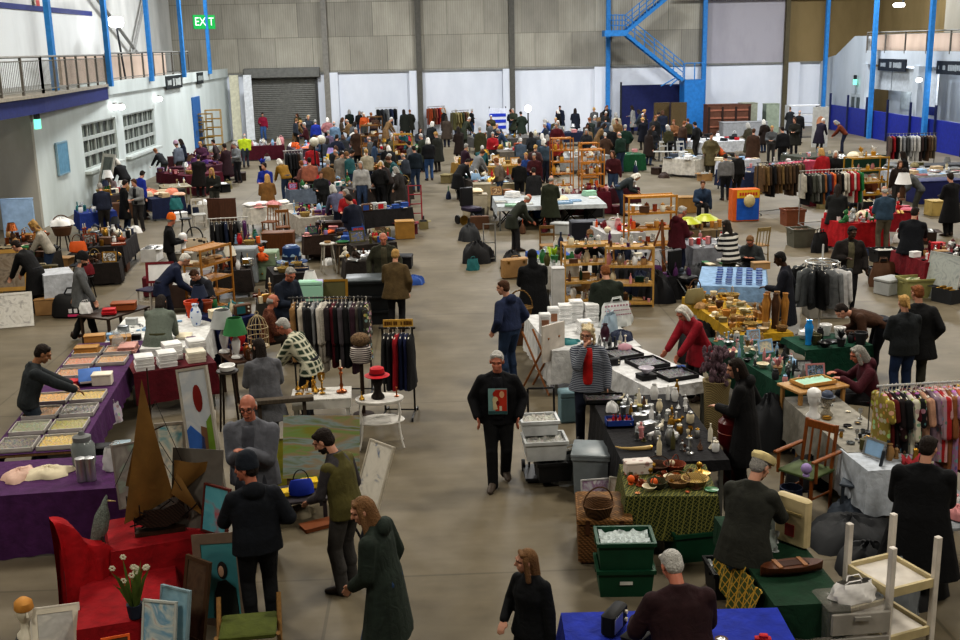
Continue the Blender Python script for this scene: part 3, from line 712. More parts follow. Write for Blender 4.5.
for y_ in(P1-3,P2-3):
 l=bpy.data.lights.new('kiosk','POINT');l.energy=90;l.shadow_soft_size=.3;o=bpy.data.objects.new('kiosk_light',l);COL.objects.link(o);o.location=(XR+.7,y_,3.3)  # added fills that brighten the kiosk interiors, no fittings modelled
# rows of high-bay lights and an added fill brightening the balcony recess, no lamp there
l=bpy.data.lights.new('recess','POINT');l.energy=130;l.shadow_soft_size=.4;o=bpy.data.objects.new('recess_light',l);COL.objects.link(o);o.location=(XL-1.4,31.5,3.2)
k=0
for x in(-8,6.5,21):
 for y in(3,17,31,45,59):
  l=bpy.data.lights.new('high_bay','AREA');l.shape='DISK';l.size=2.6;l.energy=LIGHT_E*(.54 if y<10 else.70 if y<24 else.85 if y<40 else 1.0 if y<50 else 1.5);l.color=(1.0,.935,.82)if y<35 else(.97,.985,1.0)
  o=bpy.data.objects.new('high_bay_light',l);COL.objects.link(o);o.location=(x,y,ROOF-.4)
w=bpy.data.worlds.new('world');S.world=w;w.use_nodes=True
bg=w.node_tree.nodes['Background'];bg.inputs[0].default_value=(.8,.88,1,1);bg.inputs[1].default_value=.06
S.view_settings.view_transform='Standard';S.view_settings.look='Medium High Contrast';S.view_settings.exposure=.16
S.cycles.use_denoising=True;S.cycles.max_bounces=5;S.cycles.diffuse_bounces=3;S.cycles.transparent_max_bounces=8
# ------------------------------------------------------------------ kinds of small goods
# every kind returns parts: (part name, mesh builder, colour slot, parent part index or None, fixed material or None)
K,FR={},{}
def kind(fr):
 def d(f):K[f.__name__[2:]]=f;FR[f.__name__[2:]]=fr;return f
 return d
LP=dict(vase=[(.0,0),(.045,0),(.06,.05),(.075,.12),(.06,.19),(.032,.24),(.045,.27),(.038,.27),(.025,.24),(0,.2)],tall_vase=[(0,0),(.05,0),(.045,.04),(.06,.2),(.07,.3),(.04,.36),(.05,.40),(.042,.4),(0,.34)],urn=[(0,0),(.08,0),(.07,.03),(.05,.06),(.13,.18),(.15,.28),(.10,.37),(.12,.41),(.10,.41),(0,.35)],bowl=[(0,0),(.05,0),(.055,.012),(.10,.05),(.125,.085),(.115,.085),(.09,.05),(0,.02)],plate=[(0,0),(.07,0),(.08,.006),(.13,.022),(.13,.027),(.075,.012),(0,.010)],platter=[(0,0),(.10,0),(.17,.025),(.17,.032),(.1,.012),(0,.010)],glass=[(0,0),(.03,0),(.036,.10),(.032,.10),(.026,.012),(0,.01)],goblet=[(0,0),(.035,0),(.034,.006),(.007,.012),(.007,.075),(.03,.1),(.037,.15),(.032,.16),(.024,.1),(0,.085)],bottle=[(0,0),(.037,0),(.038,.16),(.030,.20),(.013,.23),(.013,.28),(.016,.29),(0,.29)],tin=[(0,0),(.05,0),(.05,.13),(.053,.132),(.053,.16),(0,.162)],pot=[(0,0),(.065,0),(.09,.15),(.10,.15),(.10,.18),(.085,.18),(.08,.15),(0,.13)],bell=[(0,.012),(.05,.012),(.042,.03),(.025,.06),(.012,.08),(.006,.09),(.006,.13),(.012,.14),(0,.15)],candle_holder=[(0,0),(.055,0),(.05,.015),(.018,.03),(.014,.08),(.022,.1),(.013,.13),(.013,.2),(.03,.22),(.022,.235),(0,.23)],ashtray=[(0,0),(.06,0),(.07,.03),(.06,.03),(.05,.012),(0,.01)],globe_ornament=[(0,0),(.04,0),(.04,.02),(.025,.03),(.05,.05),(.065,.09),(.05,.13),(.02,.15),(0,.152)])
def mk_lathe(nm,prof,fr):
 def f():return[(nm,MB().lathe(prof,n=14),0,None,None)]
 K[nm]=f;FR[nm]=fr
for nm,pr in LP.items():mk_lathe(nm,pr,max(r for r,z in pr))
@kind(.075)
def k_cup():
 b=MB().lathe([(0,0),(.028,0),(.03,.01),(.042,.075),(.038,.075),(.028,.015),(0,.012)]);h=MB().tube([(.038,0,.06),(.062,0,.058),(.066,0,.035),(.036,0,.018)],.005,5);s_=MB().lathe([(0,-.0),(.05,0),(.075,.01),(.07,.013),(0,.003)])
 b.tf(Matrix.Translation((0,0,.008)));h.tf(Matrix.Translation((0,0,.008)))
 return[('cup',b,0,None,None),('handle',h,0,0,None),('saucer',s_,0,None,None)]
@kind(.065)
def k_mug():return[('mug',MB().lathe([(0,0),(.04,0),(.042,.1),(.037,.1),(.036,.01),(0,.008)]),0,None,None),('handle',MB().tube([(.04,0,.08),(.068,0,.078),(.07,0,.035),(.04,0,.025)],.006,5),0,0,None)]
@kind(.11)
def k_jug():
 b=MB().lathe([(0,0),(.05,0),(.055,.02),(.085,.09),(.07,.16),(.045,.2),(.058,.25),(.052,.25),(.038,.2),(0,.17)])
 return[('jug',b,0,None,None),('handle',MB().tube([(.05,0,.235),(.105,0,.22),(.115,0,.14),(.078,0,.08)],.009,6),0,0,None),('spout',MB().cone((-.045,0,.225),(-.078,0,.258),.024,.014,7),0,0,None)]
@kind(.15)
def k_teapot():
 b=MB().lathe([(0,0),(.05,0),(.06,.01),(.095,.07),(.08,.125),(.04,.14),(0,.142)])
 return[('pot',b,0,None,None),('lid',MB().lathe([(0,.138),(.042,.14),(.03,.155),(.008,.165),(.014,.18),(0,.188)]),0,0,None),('handle',MB().tube([(.085,0,.11),(.14,0,.11),(.145,0,.05),(.088,0,.045)],.009,6),0,0,None),('spout',MB().tube([(-.08,0,.05),(-.125,0,.085),(-.15,0,.14)],[.024,.015,.010],7),0,0,None)]
@kind(.07)
def k_candlestick():
 b=MB().lathe([(0,0),(.07,0),(.065,.018),(.03,.03),(.016,.05),(.026,.09),(.014,.12),(.014,.22),(.03,.25),(.014,.27),(.018,.3),(.036,.31),(.03,.325),(0,.32)]);c=MB().cone((0,0,.32),(0,0,.42),.011,.010,8)
 return[('stick',b,0,None,None),('candle',c,None,0,('ivory',))]
@kind(.06)
def k_decanter():return[('decanter',MB().lathe([(0,0),(.055,0),(.06,.08),(.045,.14),(.018,.17),(.018,.22),(.03,.235),(0,.235)]),0,None,None),('stopper',MB().ell((0,0,.265),.022,.022,.03,None,8,6),0,0,None)]
@kind(.07)
def k_jar():return[('jar',MB().lathe([(0,0),(.055,0),(.065,.03),(.065,.13),(.045,.16),(0,.16)]),0,None,None),('lid',MB().lathe([(0,.158),(.05,.16),(.05,.185),(.02,.195),(.012,.215),(0,.22)]),1,0,None)]
@kind(.12)
def k_table_lamp():
 return[('base',MB().lathe([(0,0),(.07,0),(.065,.02),(.03,.04),(.05,.12),(.055,.2),(.02,.27),(.012,.34),(0,.34)]),0,None,None),('lamp_shade',MB().lathe([(.15,.30),(.09,.50),(.085,.50),(.145,.30)],n=18),1,None,None),('bulb',MB().ell((0,0,.39),.03,.03,.045,None,8,6),None,0,('ivory',))]
@kind(.05)
def k_figurine():
 b=MB().lathe([(0,0),(.04,0),(.04,.015),(.03,.02),(.035,.05),(.026,.1),(.032,.14),(.014,.165),(0,.165)]);b.rc((.03,0,.14),(.036,.025,.09),.010,.009,6);b.rc((-.03,0,.14),(-.036,.02,.1),.010,.009,6)
 return[('figure',b,0,None,None),('head',MB().ell((0,0,.188),.02,.021,.026,None,8,6),1,0,None)]
@kind(.09)
def k_animal_ornament():
 b=MB();b.rc((-.04,0,.075),(.045,0,.08),.03,.034,8);b.rc((.05,0,.09),(.075,0,.13),.02,.018,7);b.ell((.088,0,.14),.026,.019,.019,None,8,6)
 for x in(-.045,.045):
  for y in(-.016,.016):b.cone((x,y,.07),(x,y,0),.011,.010,6)
 e=MB();e.cone((.078,.012,.152),(.072,.018,.175),.007,.002,5);e.cone((.078,-.012,.152),(.072,-.018,.175),.007,.002,5)
 return[('body',b,0,None,None),('ears',e,0,0,None),('tail',MB().tube([(-.06,0,.09),(-.09,0,.1),(-.095,0,.07)],.006,5),0,0,None)]
@kind(.11)
def k_mantel_clock():
 c=MB().bbox((0,0,.02),(.22,.1,.04),.008);c.bbox((0,0,.13),(.18,.08,.18),.015);c.lathe([(0,0),(.06,0),(.03,.04),(0,.05)],(0,0,.22))
 f=MB().cone((0,-.04,.135),(0,-.047,.135),.062,n=18);h=MB().box((0,-.049,.15),(.006,.003,.045));h.box((.015,-.049,.135),(.035,.003,.006))
 return[('case',c,0,None,None),('dial',f,None,None,('ivory',)),('hand',h,None,1,('black',))]
@kind(.13)
def k_box():return[('box',MB().bbox((0,0,.06),(.24,.17,.12),.006),0,None,None),('lid',MB().bbox((0,0,.135),(.25,.18,.03),.008),0,0,None)]
@kind(.21)
def k_carton():
 m_=MB()
 for c,d in(((0,-.14,.12),(.4,.008,.24)),((0,.14,.12),(.4,.008,.24)),((-.196,0,.12),(.008,.27,.24)),((.196,0,.12),(.008,.27,.24)),((0,0,.006),(.39,.27,.012))):m_.box(c,d)
 f=MB();f.box((0,-.19,.235),(.4,.11,.006));f.box((.25,0,.235),(.11,.27,.006));
 c=MB()
 for q in range(5):c.bbox((-.13+.065*q,.0,.13+.03*(q%2)),(.05,.2,.22),.01)
 return[('carton',m_,0,None,None),('flap',f,0,0,None),('contents',c,1,None,None)]
@kind(.13)
def k_book():return[('cover',MB().bbox((0,0,.014),(.16,.23,.028),.003),0,None,None),('pages',MB().box((.006,0,.014),(.152,.236,.02)),None,0,('ivory',))]
@kind(.18)
def k_picture():
 mt=Matrix.Rotation(R(-14),3,'X');f=MB().frame(.34,.26,.03,.022,(0,0,.135),0,mt);p=MB().box((0,0,.135),(.29,.008,.21),rot=mt)
 return[('frame',f,0,None,None),('picture',p,1,None,None)]
@kind(.2)
def k_tray():
 t_=MB().box((0,0,.006),(.36,.26,.012))
 for c,d in(((0,-.126,.025),(.36,.008,.05)),((0,.126,.025),(.36,.008,.05)),((-.176,0,.025),(.008,.26,.05)),((.176,0,.025),(.008,.26,.05))):t_.box(c,d)
 return[('tray',t_,0,None,None),('contents',MB().sheet(lambda u,v:V((-.165+.33*u,-.115+.23*v,.03+.012*sin(u*37+v*11)*cos(v*29))),10,8),1,None,None)]
@kind(.17)
def k_basket():
 b=MB().lathe([(0,0),(.11,0),(.12,.01),(.155,.12),(.165,.125),(.155,.13),(.14,.12),(.105,.02),(0,.015)],n=18)
 return[('bowl',b,0,None,None),('handle',MB().tube([(.155*cos(a),0,.12+.17*sin(a))for a in[pi*k/10 for k in range(11)]],.008,6),0,None,None)]
@kind(.3)
def k_suitcase():
 return[('case',MB().bbox((0,0,.2),(.56,.18,.40),.025),0,None,None),('handle',MB().tube([(-.07,0,.40),(-.06,0,.44),(.06,0,.44),(.07,0,.40)],.01,6),1,None,None),('clasp',MB().box((-.16,-.095,.33),(.04,.012,.05)),None,0,('brass',)),('clasp',MB().box((.16,-.095,.33),(.04,.012,.05)),None,0,('brass',))]
@kind(.14)
def k_hat():return[('crown',MB().lathe([(.095,.012),(.10,.02),(.09,.10),(.06,.115),(0,.11)],n=16),0,None,None),('brim',MB().lathe([(.09,.012),(.16,0),(.162,.006),(.1,.02)],n=18),0,None,None),('band',MB().lathe([(.1005,.02),(.1015,.045),(.096,.045),(.096,.02)],n=16),1,0,None)]
@kind(.18)
def k_handbag():
 b=MB().rings([(V((0,0,z)),V((1,0,0)),V((0,1,0)),w,d)for z,w,d in((0,.14,.06),(.02,.17,.075),(.12,.165,.065),(.2,.14,.03),(.215,.13,.02))],14)
 return[('bag',b,0,None,None),('strap',MB().tube([(.1*cos(a),0,.2+.15*sin(a))for a in[pi*k/9 for k in range(10)]],.008,6),1,None,None)]
@kind(.24)
def k_carrier_bag():
 def f(u,v):
  a=u*2*pi;z=v*.36;rr=1+.10*sin(5*a+7*v)+.06*sin(9*a+3*v);w=.20*(1-.25*v*v)*rr;d=.13*(1-.55*v*v)*rr;return V((cos(a)*w,sin(a)*d,z))
 b=MB().sheet(f,22,7);h=MB()
 h2=[MB().tube([(s_*.02-.07,s_*.03,.34),(s_*.02-.05,s_*.05,.42),(s_*.02+.05,s_*.05,.43),(s_*.02+.07,s_*.03,.34)],.009,5)for s_ in(-1,1)]
 return[('bag',b,0,None,None)]+[('handle',x,0,0,None)for x in h2]
@kind(.13)
def k_teddy():
 b=MB().ell((0,0,.11),.075,.06,.10);
 ps=[('body',b,0,None,None),('head',MB().ell((0,-.01,.25),.06,.055,.055),0,0,None)]
 for s_ in(-1,1):
  ps+=[('arm',MB().rc((s_*.06,-.01,.16),(s_*.11,-.05,.10),.026,.022,8),0,0,None),('leg',MB().rc((s_*.05,-.03,.045),(s_*.07,-.13,.035),.034,.03,8),0,0,None),('ear',MB().ell((s_*.045,0,.30),.022,.012,.022,None,8,6),0,0,None)]
 ps+=[('muzzle',MB().ell((0,-.06,.24),.025,.02,.02,None,8,6),None,0,('cream',))]
 return ps
@kind(.2)
def k_cushion():
 def f(u,v):
  x,y=2*u-1,2*v-1;return V((x*.2*(1-.08*y*y),y*.2*(1-.08*x*x),.06+.06*math.sqrt(max(0,(1-x**4)*(1-y**4)))))
 def g(u,v):
  p=f(1-u,v);return V((p.x,p.y,.12-p.z))
 return[('cover',MB().sheet(f,10,10).sheet(g,10,10),0,None,None),('piping',MB().tube([f(*q)for q in[(k/8,0)for k in range(9)]+[(1,k/8)for k in range(9)]+[(1-k/8,1)for k in range(9)]+[(0,1-k/8)for k in range(9)]],.006,5),1,0,None)]
@kind(.2)
def k_folded_cloth():
 m_=MB()
 for q in range(4):m_.bbox((.006*sin(q*5),.005*cos(q*3),.018+.034*q),(.34-.012*q,.26-.01*q,.034),.014)
 return[('cloth',m_,0,None,None)]
@kind(.23)
def k_heap_of_cloth():
 def f(u,v):
  a=u*2*pi;r_=(1-v)*(1+.13*sin(4*a+5*v)+.08*sin(7*a));return V((.24*r_*cos(a),.19*r_*sin(a),.17*math.sqrt(max(0,1-(1-v)**2))*(1+.12*sin(6*a+v*8))))
 return[('cloth',MB().sheet(f,26,8),0,None,None)]
@kind(.17)
def k_paper_stack():
 m_=MB();rr=random.Random(3)
 for q in range(9):m_.bbox((rr.uniform(-.006,.006),rr.uniform(-.006,.006),.012+.024*q),(.22,.31,.023),.003)
 return[('papers',m_,0,None,None)]
@kind(.15)
def k_wig_head():
 return[('bust',MB().lathe([(0,0),(.09,0),(.085,.03),(.05,.07),(.045,.14),(.05,.16),(.07,.2),(.08,.27),(.07,.34),(.03,.375),(0,.38)],sy=1.12),0,None,None),('nose',MB().rc((0,-.09,.27),(0,-.105,.235),.01,.014,7),0,0,None),('cap',MB().lathe([(.084,.28),(.088,.29),(.08,.35),(.04,.385),(0,.39)],sy=1.13),1,0,None)]
@kind(.12)
def k_radio():
 return[('cabinet',MB().bbox((0,0,.1),(.3,.12,.2),.02),0,None,None),('grille',MB().box((-.05,-.062,.1),(.16,.006,.13)),1,0,None),('knob',MB().cone((.09,-.06,.07),(.09,-.078,.07),.018,n=10),None,0,('ivory',)),('knob',MB().cone((.09,-.06,.14),(.09,-.078,.14),.018,n=10),None,0,('ivory',))]
@kind(.12)
def k_shoe_pair():
 ps=[]
 for s_ in(-1,1):
  f=MB();f.rings([(V((s_*.055,y,zt/2)),V((1,0,0)),V((0,0,1)),w,zt/2)for y,w,zt in((-.12,.02,.05),(-.1,.036,.085),(-.04,.038,.09),(.02,.04,.06),(.08,.042,.05),(.12,.03,.03))],10);ps.append(('shoe',f,0,None,None))
 return ps
@kind(.08)
def k_wine_glass():return[('bowl',MB().lathe([(.0,.09),(.03,.1),(.045,.14),(.04,.19),(.036,.19),(.038,.14),(0,.1)]),0,None,None),('stem',MB().lathe([(0,0),(.04,0),(.038,.005),(.005,.012),(.005,.09),(0,.09)]),0,0,None)]
@kind(.16)
def k_plant():
 p=MB().lathe([(0,0),(.06,0),(.085,.14),(.09,.15),(.075,.15),(0,.12)]);l=MB();rr=random.Random(5)
 for q in range(22):
  a=rr.uniform(0,6.28);t=rr.uniform(.1,.55);L_=rr.uniform(.14,.3);d=V((cos(a)*sin(t),sin(a)*sin(t),cos(t)));s_=d.cross(V((0,0,1))).normalized()*.03
  b=V((0,0,.13));l.add([b,b+d*L_*.55+s_,b+d*L_+V((0,0,-.05)),b+d*L_*.55-s_],[(0,1,2,3)])
 return[('pot',p,1,None,None),('leaves',l,0,None,None)]
@kind(.07)
def k_toy_car():
 b=MB().bbox((0,0,.03),(.13,.055,.03),.01);b.bbox((-.005,0,.055),(.07,.048,.03),.012)
 return[('body',b,0,None,None)]+[('wheel',MB().cone((x,y-.006,.015),(x,y+.006,.015),.015,n=10),None,0,('black',))for x in(-.04,.04)for y in(-.026,.026)]
@kind(.06)
def k_trinket_dish():return[('dish',MB().lathe([(0,0),(.03,0),(.055,.022),(.05,.022),(.02,.008),(0,.007)]),0,None,None),('trinkets',MB().sheet(lambda u,v:V((-.035+.07*u,-.035+.07*v,.016+.006*sin(u*31)*cos(v*27))),6,6),1,None,None)]
@kind(.14)
def k_tea_set():
 t_=MB().lathe([(0,0),(.13,0),(.14,.012),(.13,.012),(0,.006)],n=18);ps=[('tray',t_,1,None,None),('pot',MB().lathe([(0,.006),(.035,.006),(.05,.05),(.035,.085),(.01,.1),(0,.115)],(0,.03,0)),0,None,None),('spout',MB().tube([(-.04,.03,.04),(-.07,.03,.06),(-.08,.03,.09)],[.012,.008,.006],6),0,1,None)]
 for a in(200,270,340):ps.append(('cup',MB().lathe([(0,.006),(.016,.006),(.025,.045),(.022,.045),(0,.012)],(.085*cos(R(a)),.085*sin(R(a)),0)),0,None,None))
 return ps
PC={}
WORD=dict(plate='plate',tall_vase='tall vase',candle_holder='candle holder',globe_ornament='glass ball ornament',table_lamp='table lamp',animal_ornament='animal ornament',mantel_clock='mantel clock',carrier_bag='carrier bag',folded_cloth='folded cloth pile',heap_of_cloth='heap of cloth',paper_stack='stack of papers',wig_head='mannequin head',shoe_pair='pair of shoes',wine_glass='wine glass',plant='potted plant',toy_car='toy car',trinket_dish='trinket dish',tea_set='tea set',teddy='teddy bear',carton='open carton',picture='framed picture')
def nm_of(c):return c.replace('_',' ')
def put(kd,p,rz=0,cols=('white','cream'),s=1.0,label=None,cat=None,stall=None,group=None,mats=None,name=None,tilt=None):
 if kd not in PC:PC[kd]=[(n,mb.mesh(n),ci,pa,fx)for n,mb,ci,pa,fx in K[kd]()]
 parts=PC[kd];cols=list(cols)+[cols[0]]
 def M(ci,fx):
  if fx:return mat(*fx)
  if mats and ci<len(mats)and mats[ci]:return mats[ci]
  c=cols[min(ci,len(cols)-1)]
  if c=='clear':return mat('clear')
  return mat(c,{'plate':.3,'cup':.3,'teapot':.3,'jug':.3,'bowl':.3,'vase':.3,'figurine':.35}.get(kd))
 word=WORD.get(kd,kd.replace('_',' '));nm=name or word.replace(' ','_')
 base=label or '%s %s on the %s'%(nm_of(cols[0])if cols[0]!='clear' else 'clear glass',word,stall.desc if stall else 'floor')
 single=len(parts)==1
 if single:
  r=bpy.data.objects.new(nm,parts[0][1]);objs=[r]
 else:
  r=bpy.data.objects.new(nm,None);r.empty_display_size=.05;objs=[]
 COL.objects.link(r)
 r.location=p;r.rotation_euler=tilt if tilt else(0,0,rz);r.scale=(s,s,s)if not isinstance(s,(tuple,list))else s
 if not single:
  for n,me,ci,pa,fx in parts:
   o=bpy.data.objects.new(n,me);COL.objects.link(o);o.parent=objs[pa]if pa is not None else r;objs.append(o)
 for o,(n,me,ci,pa,fx)in zip(objs,parts):
  if not me.materials:me.materials.append(mat('grey'))
  sl=o.material_slots[0];sl.link='OBJECT';sl.material=M(ci if ci is not None else 0,fx)
 reg(r,base,cat or word.split(' of ')[0]if ' of ' in word else cat or word,group,stall,'%s %s'%(nm_of(cols[0]),word));return r
# ------------------------------------------------------------------ tables and stalls
class Stall:pass
STALLS=[]
def cloth_mesh(lu,lv,z,drops,seed=0,amp=.018):
 """rectangular cover: a flat top and hanging sides with soft folds; drops = (near, right, far, left)"""
 rr=random.Random(seed);m_=MB();e=.014
 x0,x1,y0,y1=-e,lu+e,-e,lv+e
 m_.add([(x0,y0,z),(x1,y0,z),(x1,y1,z),(x0,y1,z)],[(0,1,2,3)])
 cor=[V((x0,y0,z)),V((x1,y0,z)),V((x1,y1,z)),V((x0,y1,z))]
 for k in range(4):
  d=drops[k]
  if d<=.01:continue
  a,b_=cor[k],cor[(k+1)%4];t=(b_-a);L_=t.length;t=t/L_;nrm=V((t.y,-t.x,0));n=max(3,int(L_/.09));ph=rr.uniform(0,6)
  pd,nd=drops[k-1]>.01,drops[(k+1)%4]>.01
  ir=.018
  def f(u,v,a=a,t=t,L_=L_,nrm=nrm,d=d,ph=ph,pd=pd,nd=nd):
   s_=u*L_;hh=v*d
   wv=amp*v*(1+sin(s_*21+ph)+.6*sin(s_*9+ph*2));fl=.05*v*d
   c=0
   ext=0
   if u==0 and pd:ext=-(fl+amp*v)
   if u==1 and nd:ext=(fl+amp*v)
   if(u==0 and pd)or(u==1 and nd):wv=amp*v
   return a+t*(s_+ext)+nrm*(wv+fl)-V((0,0,hh*(1-.02*sin(s_*5+ph))))
  m_.sheet(f,n,max(3,int(d/.12)))
 return m_
def stall(desc,nl,nr,dep,z=.74,cloth='white',drops=(.45,.45,.45,.45),clabel=None,pat='cloth',col2=None,sc=1.0,bare=None,seed=0,legs=True,ang=None,wid=None):
 """nl, nr: pixels of the near corners of the top; dep: depth away from the viewer in metres"""
 a=at(*nl,z);
 if nr is not None:b_=at(*nr,z);u=(b_-a);u.z=0;lu=u.length;u=u/lu
 else:u=V((cos(R(ang)),sin(R(ang)),0));lu=wid
 if isinstance(dep,tuple):dep=(at(*dep,z)-a).dot(V((-u.y,u.x,0)))
 fx=min(a.x,a.x-u.y*dep)
 if a.y>30 and fx<XL+.3:a.x+=XL+.3-fx
 if a.y>19:
  vv=V((-u.y,u.x,0))
  def bb(d):q=[a,a+u*lu,a+vv*d,a+u*lu+vv*d];return min(p.x for p in q),max(p.x for p in q),min(p.y for p in q),max(p.y for p in q)
  for s2 in STALLS:
   q2=[s2 .o,s2 .o+s2 .u*s2 .lu,s2 .o+s2 .v*s2 .lv,s2 .o+s2 .u*s2 .lu+s2 .v*s2 .lv];e=min(p.x for p in q2),max(p.x for p in q2),min(p.y for p in q2),max(p.y for p in q2)
   if s2 .o.y<19:continue
   for _ in range(9):
    b=bb(dep)
    if b[0]<e[1]-.05 and b[1]>e[0]+.05 and b[2]<e[3]-.02 and b[3]>e[2]+.02 and dep>.55:dep*=.85
    else:break
   b=bb(dep)
   if b[0]<e[1]-.05 and b[1]>e[0]+.05 and b[2]<e[3]-.02 and b[3]>e[2]+.02 and e[3]-b[2]<1.6:a.y+=e[3]-b[2]+.04
 rz=math.atan2(u.y,u.x);z-=.004*(len(STALLS)%5);st=Stall();st.desc=desc;st.z=z+.008;st.o=V((a.x,a.y,0));st.u=u;st.v=V((-u.y,u.x,0));st.lu,st.lv=lu,dep;st.rz=rz;STALLS.append(st)
 zt=z-.004
 t=thing('table',('trestle table under the %s' if cloth else '%s')%desc,'table',st.o,rz)
 wm=mat(bare or '#8a6a48',.5,'wood')
 MB().bbox((lu/2,dep/2,zt-.02),(lu,dep,.036),.006).build('tabletop',wm,t)
 if legs:
  for x in(.06,lu-.06):
   for y in(.06,dep-.06):MB().box((x,y,(zt-.04)/2),(.045,.045,zt-.04)).build('leg',wm if bare else mat('steel'),t)
 if cloth:
  c=cloth_mesh(lu,dep,z+.004,drops,seed).build('tablecloth',mat(cloth,.85,pat,col2,sc),None)
  c.location=st.o;c.rotation_euler=(0,0,rz)
  reg(c,clabel or '%s cloth draped over the %s'%(nm_of(cloth)if not cloth.startswith('#')else 'plain',desc),'tablecloth')
 return st
def on(st,u,v,z=0):return st.o+st.u*(u*st.lu)+st.v*(v*st.lv)+V((0,0,st.z+z))
def rpt(st,kd,us,vs,cols=('white',),s=1.0,rz=0,jit=0,label=None,group=None,z=0,**kw):
 rr=random.Random(len(THINGS))
 for u in us:
  for v in vs:
   c=cols if isinstance(cols,tuple)else rr.choice(cols)
   put(kd,on(st,u+rr.uniform(-jit,jit),v+rr.uniform(-jit,jit),z),st.rz+R(rz)+rr.uniform(-jit,jit)*4,c if isinstance(c,tuple)else(c,),s,label,stall=st,group=group,**kw)
def scatter(st,n,kinds,cols,seed=1,s=(.8,1.15),area=(0.03,.97,.04,.96),z=0):
 rr=random.Random(seed);done=getattr(st,'occ',[]);st.occ=done;tries=0;k=0
 while k<n and tries<n*25:
  tries+=1
  kd=rr.choice(kinds);sc=rr.uniform(*s);fr=FR[kd]*sc*.92
  x,y=rr.uniform(area[0]*st.lu,area[1]*st.lu),rr.uniform(area[2]*st.lv,area[3]*st.lv)
  if any((x-a)**2+(y-b_)**2<(fr+c)**2 for a,b_,c in done):continue
  c1,c2=rr.choice(cols),rr.choice(cols)
  done.append((x,y,fr));k+=1
  p=st.o+st.u*x+st.v*y+V((0,0,st.z+z))
  rz=st.rz+(rr.uniform(0,6.28)if kd not in('picture','tray','box','book','mantel_clock','radio','suitcase','paper_stack','carton')else rr.uniform(-.25,.25))
  m2=None
  if kd=='picture':m2=[None,paint_mat([c1,c2,rr.choice(cols),'cream'],rr.randint(0,50),9)]
  if kd in('tray','trinket_dish'):m2=[None,mat(c2,.4,'jumble',c1,1.3)]
  if kd=='basket':m2=[mat('straw' if c1 not in('tan','honey','brown')else c1,.8,'wicker')]
  put(kd,p,rz,(c1,c2),sc,stall=st,mats=m2)
CERAMIC=['plate','bowl','cup','jug','vase','teapot','figurine','mug','animal_ornament','jar']
GLASSY=['glass','wine_glass','decanter','bottle','goblet','vase','bowl']
BRICAB=['vase','candlestick','figurine','box','book','table_lamp','mantel_clock','picture','tin','bowl','teapot','animal_ornament','basket','tray','jar','bottle','toy_car','radio']
SMALLS=['trinket_dish','figurine','tin','ashtray','candle_holder','cup','bell','toy_car','box','goblet']
CLOTHY=['folded_cloth','heap_of_cloth','cushion','handbag','hat','teddy','shoe_pair']
MIXC=['white','cream','brown','tan','brass','silver','navy','pale_blue','red','green','black','dark_brown','ivory','clear','gold','rust']
# ------------------------------------------------------------------ clothes rails, chairs, shelves
GC={}
def garment_parts(L,sleeves,fl):
 key=(L,sleeves,fl)
 if key in GC:return GC[key]
 b=MB();sec=[(-.085,.05,.03),(-.10,.10,.035),(-.135,.20,.042),(-.2,.225,.05),(-.4,.21,.055),(-L*.7,.21+fl*.4,.06),(-L,.22+fl,.065)]
 out=[]
 for i,(z,w,t)in enumerate(sec):
  out.append([V(((t*(1+.25*sin(3*j+i*1.3)*(i>3)))*cos(2*pi*j/16),w*sin(2*pi*j/16),z))for j in range(16)])
 b.loft_pts(out)
 if sleeves:
  for s_ in(-1,1):b.rc((0,s_*.20,-.16),(.015,s_*.25,-.16-sleeves),.052,.045,8)
 h=MB().tube([(0,0,-.09),(0,0,-.03),(.012,0,.0),(0,0,.02),(-.014,0,.0)],.006,5);h.tube([(0,-.17,-.13),(0,0,-.085),(0,.17,-.13)],.011,5)
 GC[key]=(b.mesh('garment'),h.mesh('hanger'));return GC[key]
GNAME={0:'skirt',.5:'jacket',.42:'cardigan',.25:'shirt',.6:'coat'}
def garment(p,rz,col,L=.8,sl=.5,fl=.02,name='jacket',label='',pat='cloth',col2=None,sc=1,group=None,short=None):
 gm,hm=garment_parts(L,sl,fl)
 t=bpy.data.objects.new(name,None);COL.objects.link(t);t.location=p;t.rotation_euler=(0,0,rz);t.empty_display_size=.1
 for n,me,M in(('garment_body',gm,mat(col,.85,pat,col2,sc)),('hanger',hm,mat('#cfcac0',.5))):
  o=bpy.data.objects.new(n,me);COL.objects.link(o);o.parent=t
  if not me.materials:me.materials.append(mat('grey'))
  o.material_slots[0].link='OBJECT';o.material_slots[0].material=M
 reg(t,label,name,group,None,short or '%s %s'%(nm_of(col)if not col.startswith('#')else 'coloured',name))
def frame_rail(desc,a,b_,z,col='#3c3d40',label=None):
 d=(b_-a);d.z=0;L_=d.length;rz=math.atan2(d.y,d.x)
 t=thing('clothes_rail',label or 'metal rail holding the %s'%desc,'clothes rail',(a.x,a.y,0),rz)
 M=mat(col,.4)
 MB().cone((-.05,0,z),(L_+.05,0,z),.016,n=8).build('top_bar',M,t)
 for x in(0,L_):MB().cone((x,0,.06),(x,0,z),.015,n=8).build('upright',M,t);MB().tube([(x,-.28,.05),(x,0,.08),(x,.28,.05)],.014,6).build('foot',M,t)
 for x in(0,L_):
  for y in(-.28,.28):MB().cone((x-.012,y,.027),(x+.012,y,.027),.027,n=8).build('caster',mat('black'),t)
 MB().cone((0,0,.1),(L_,0,.1),.012,n=6).build('lower_bar',M,t)
 return rz,L_
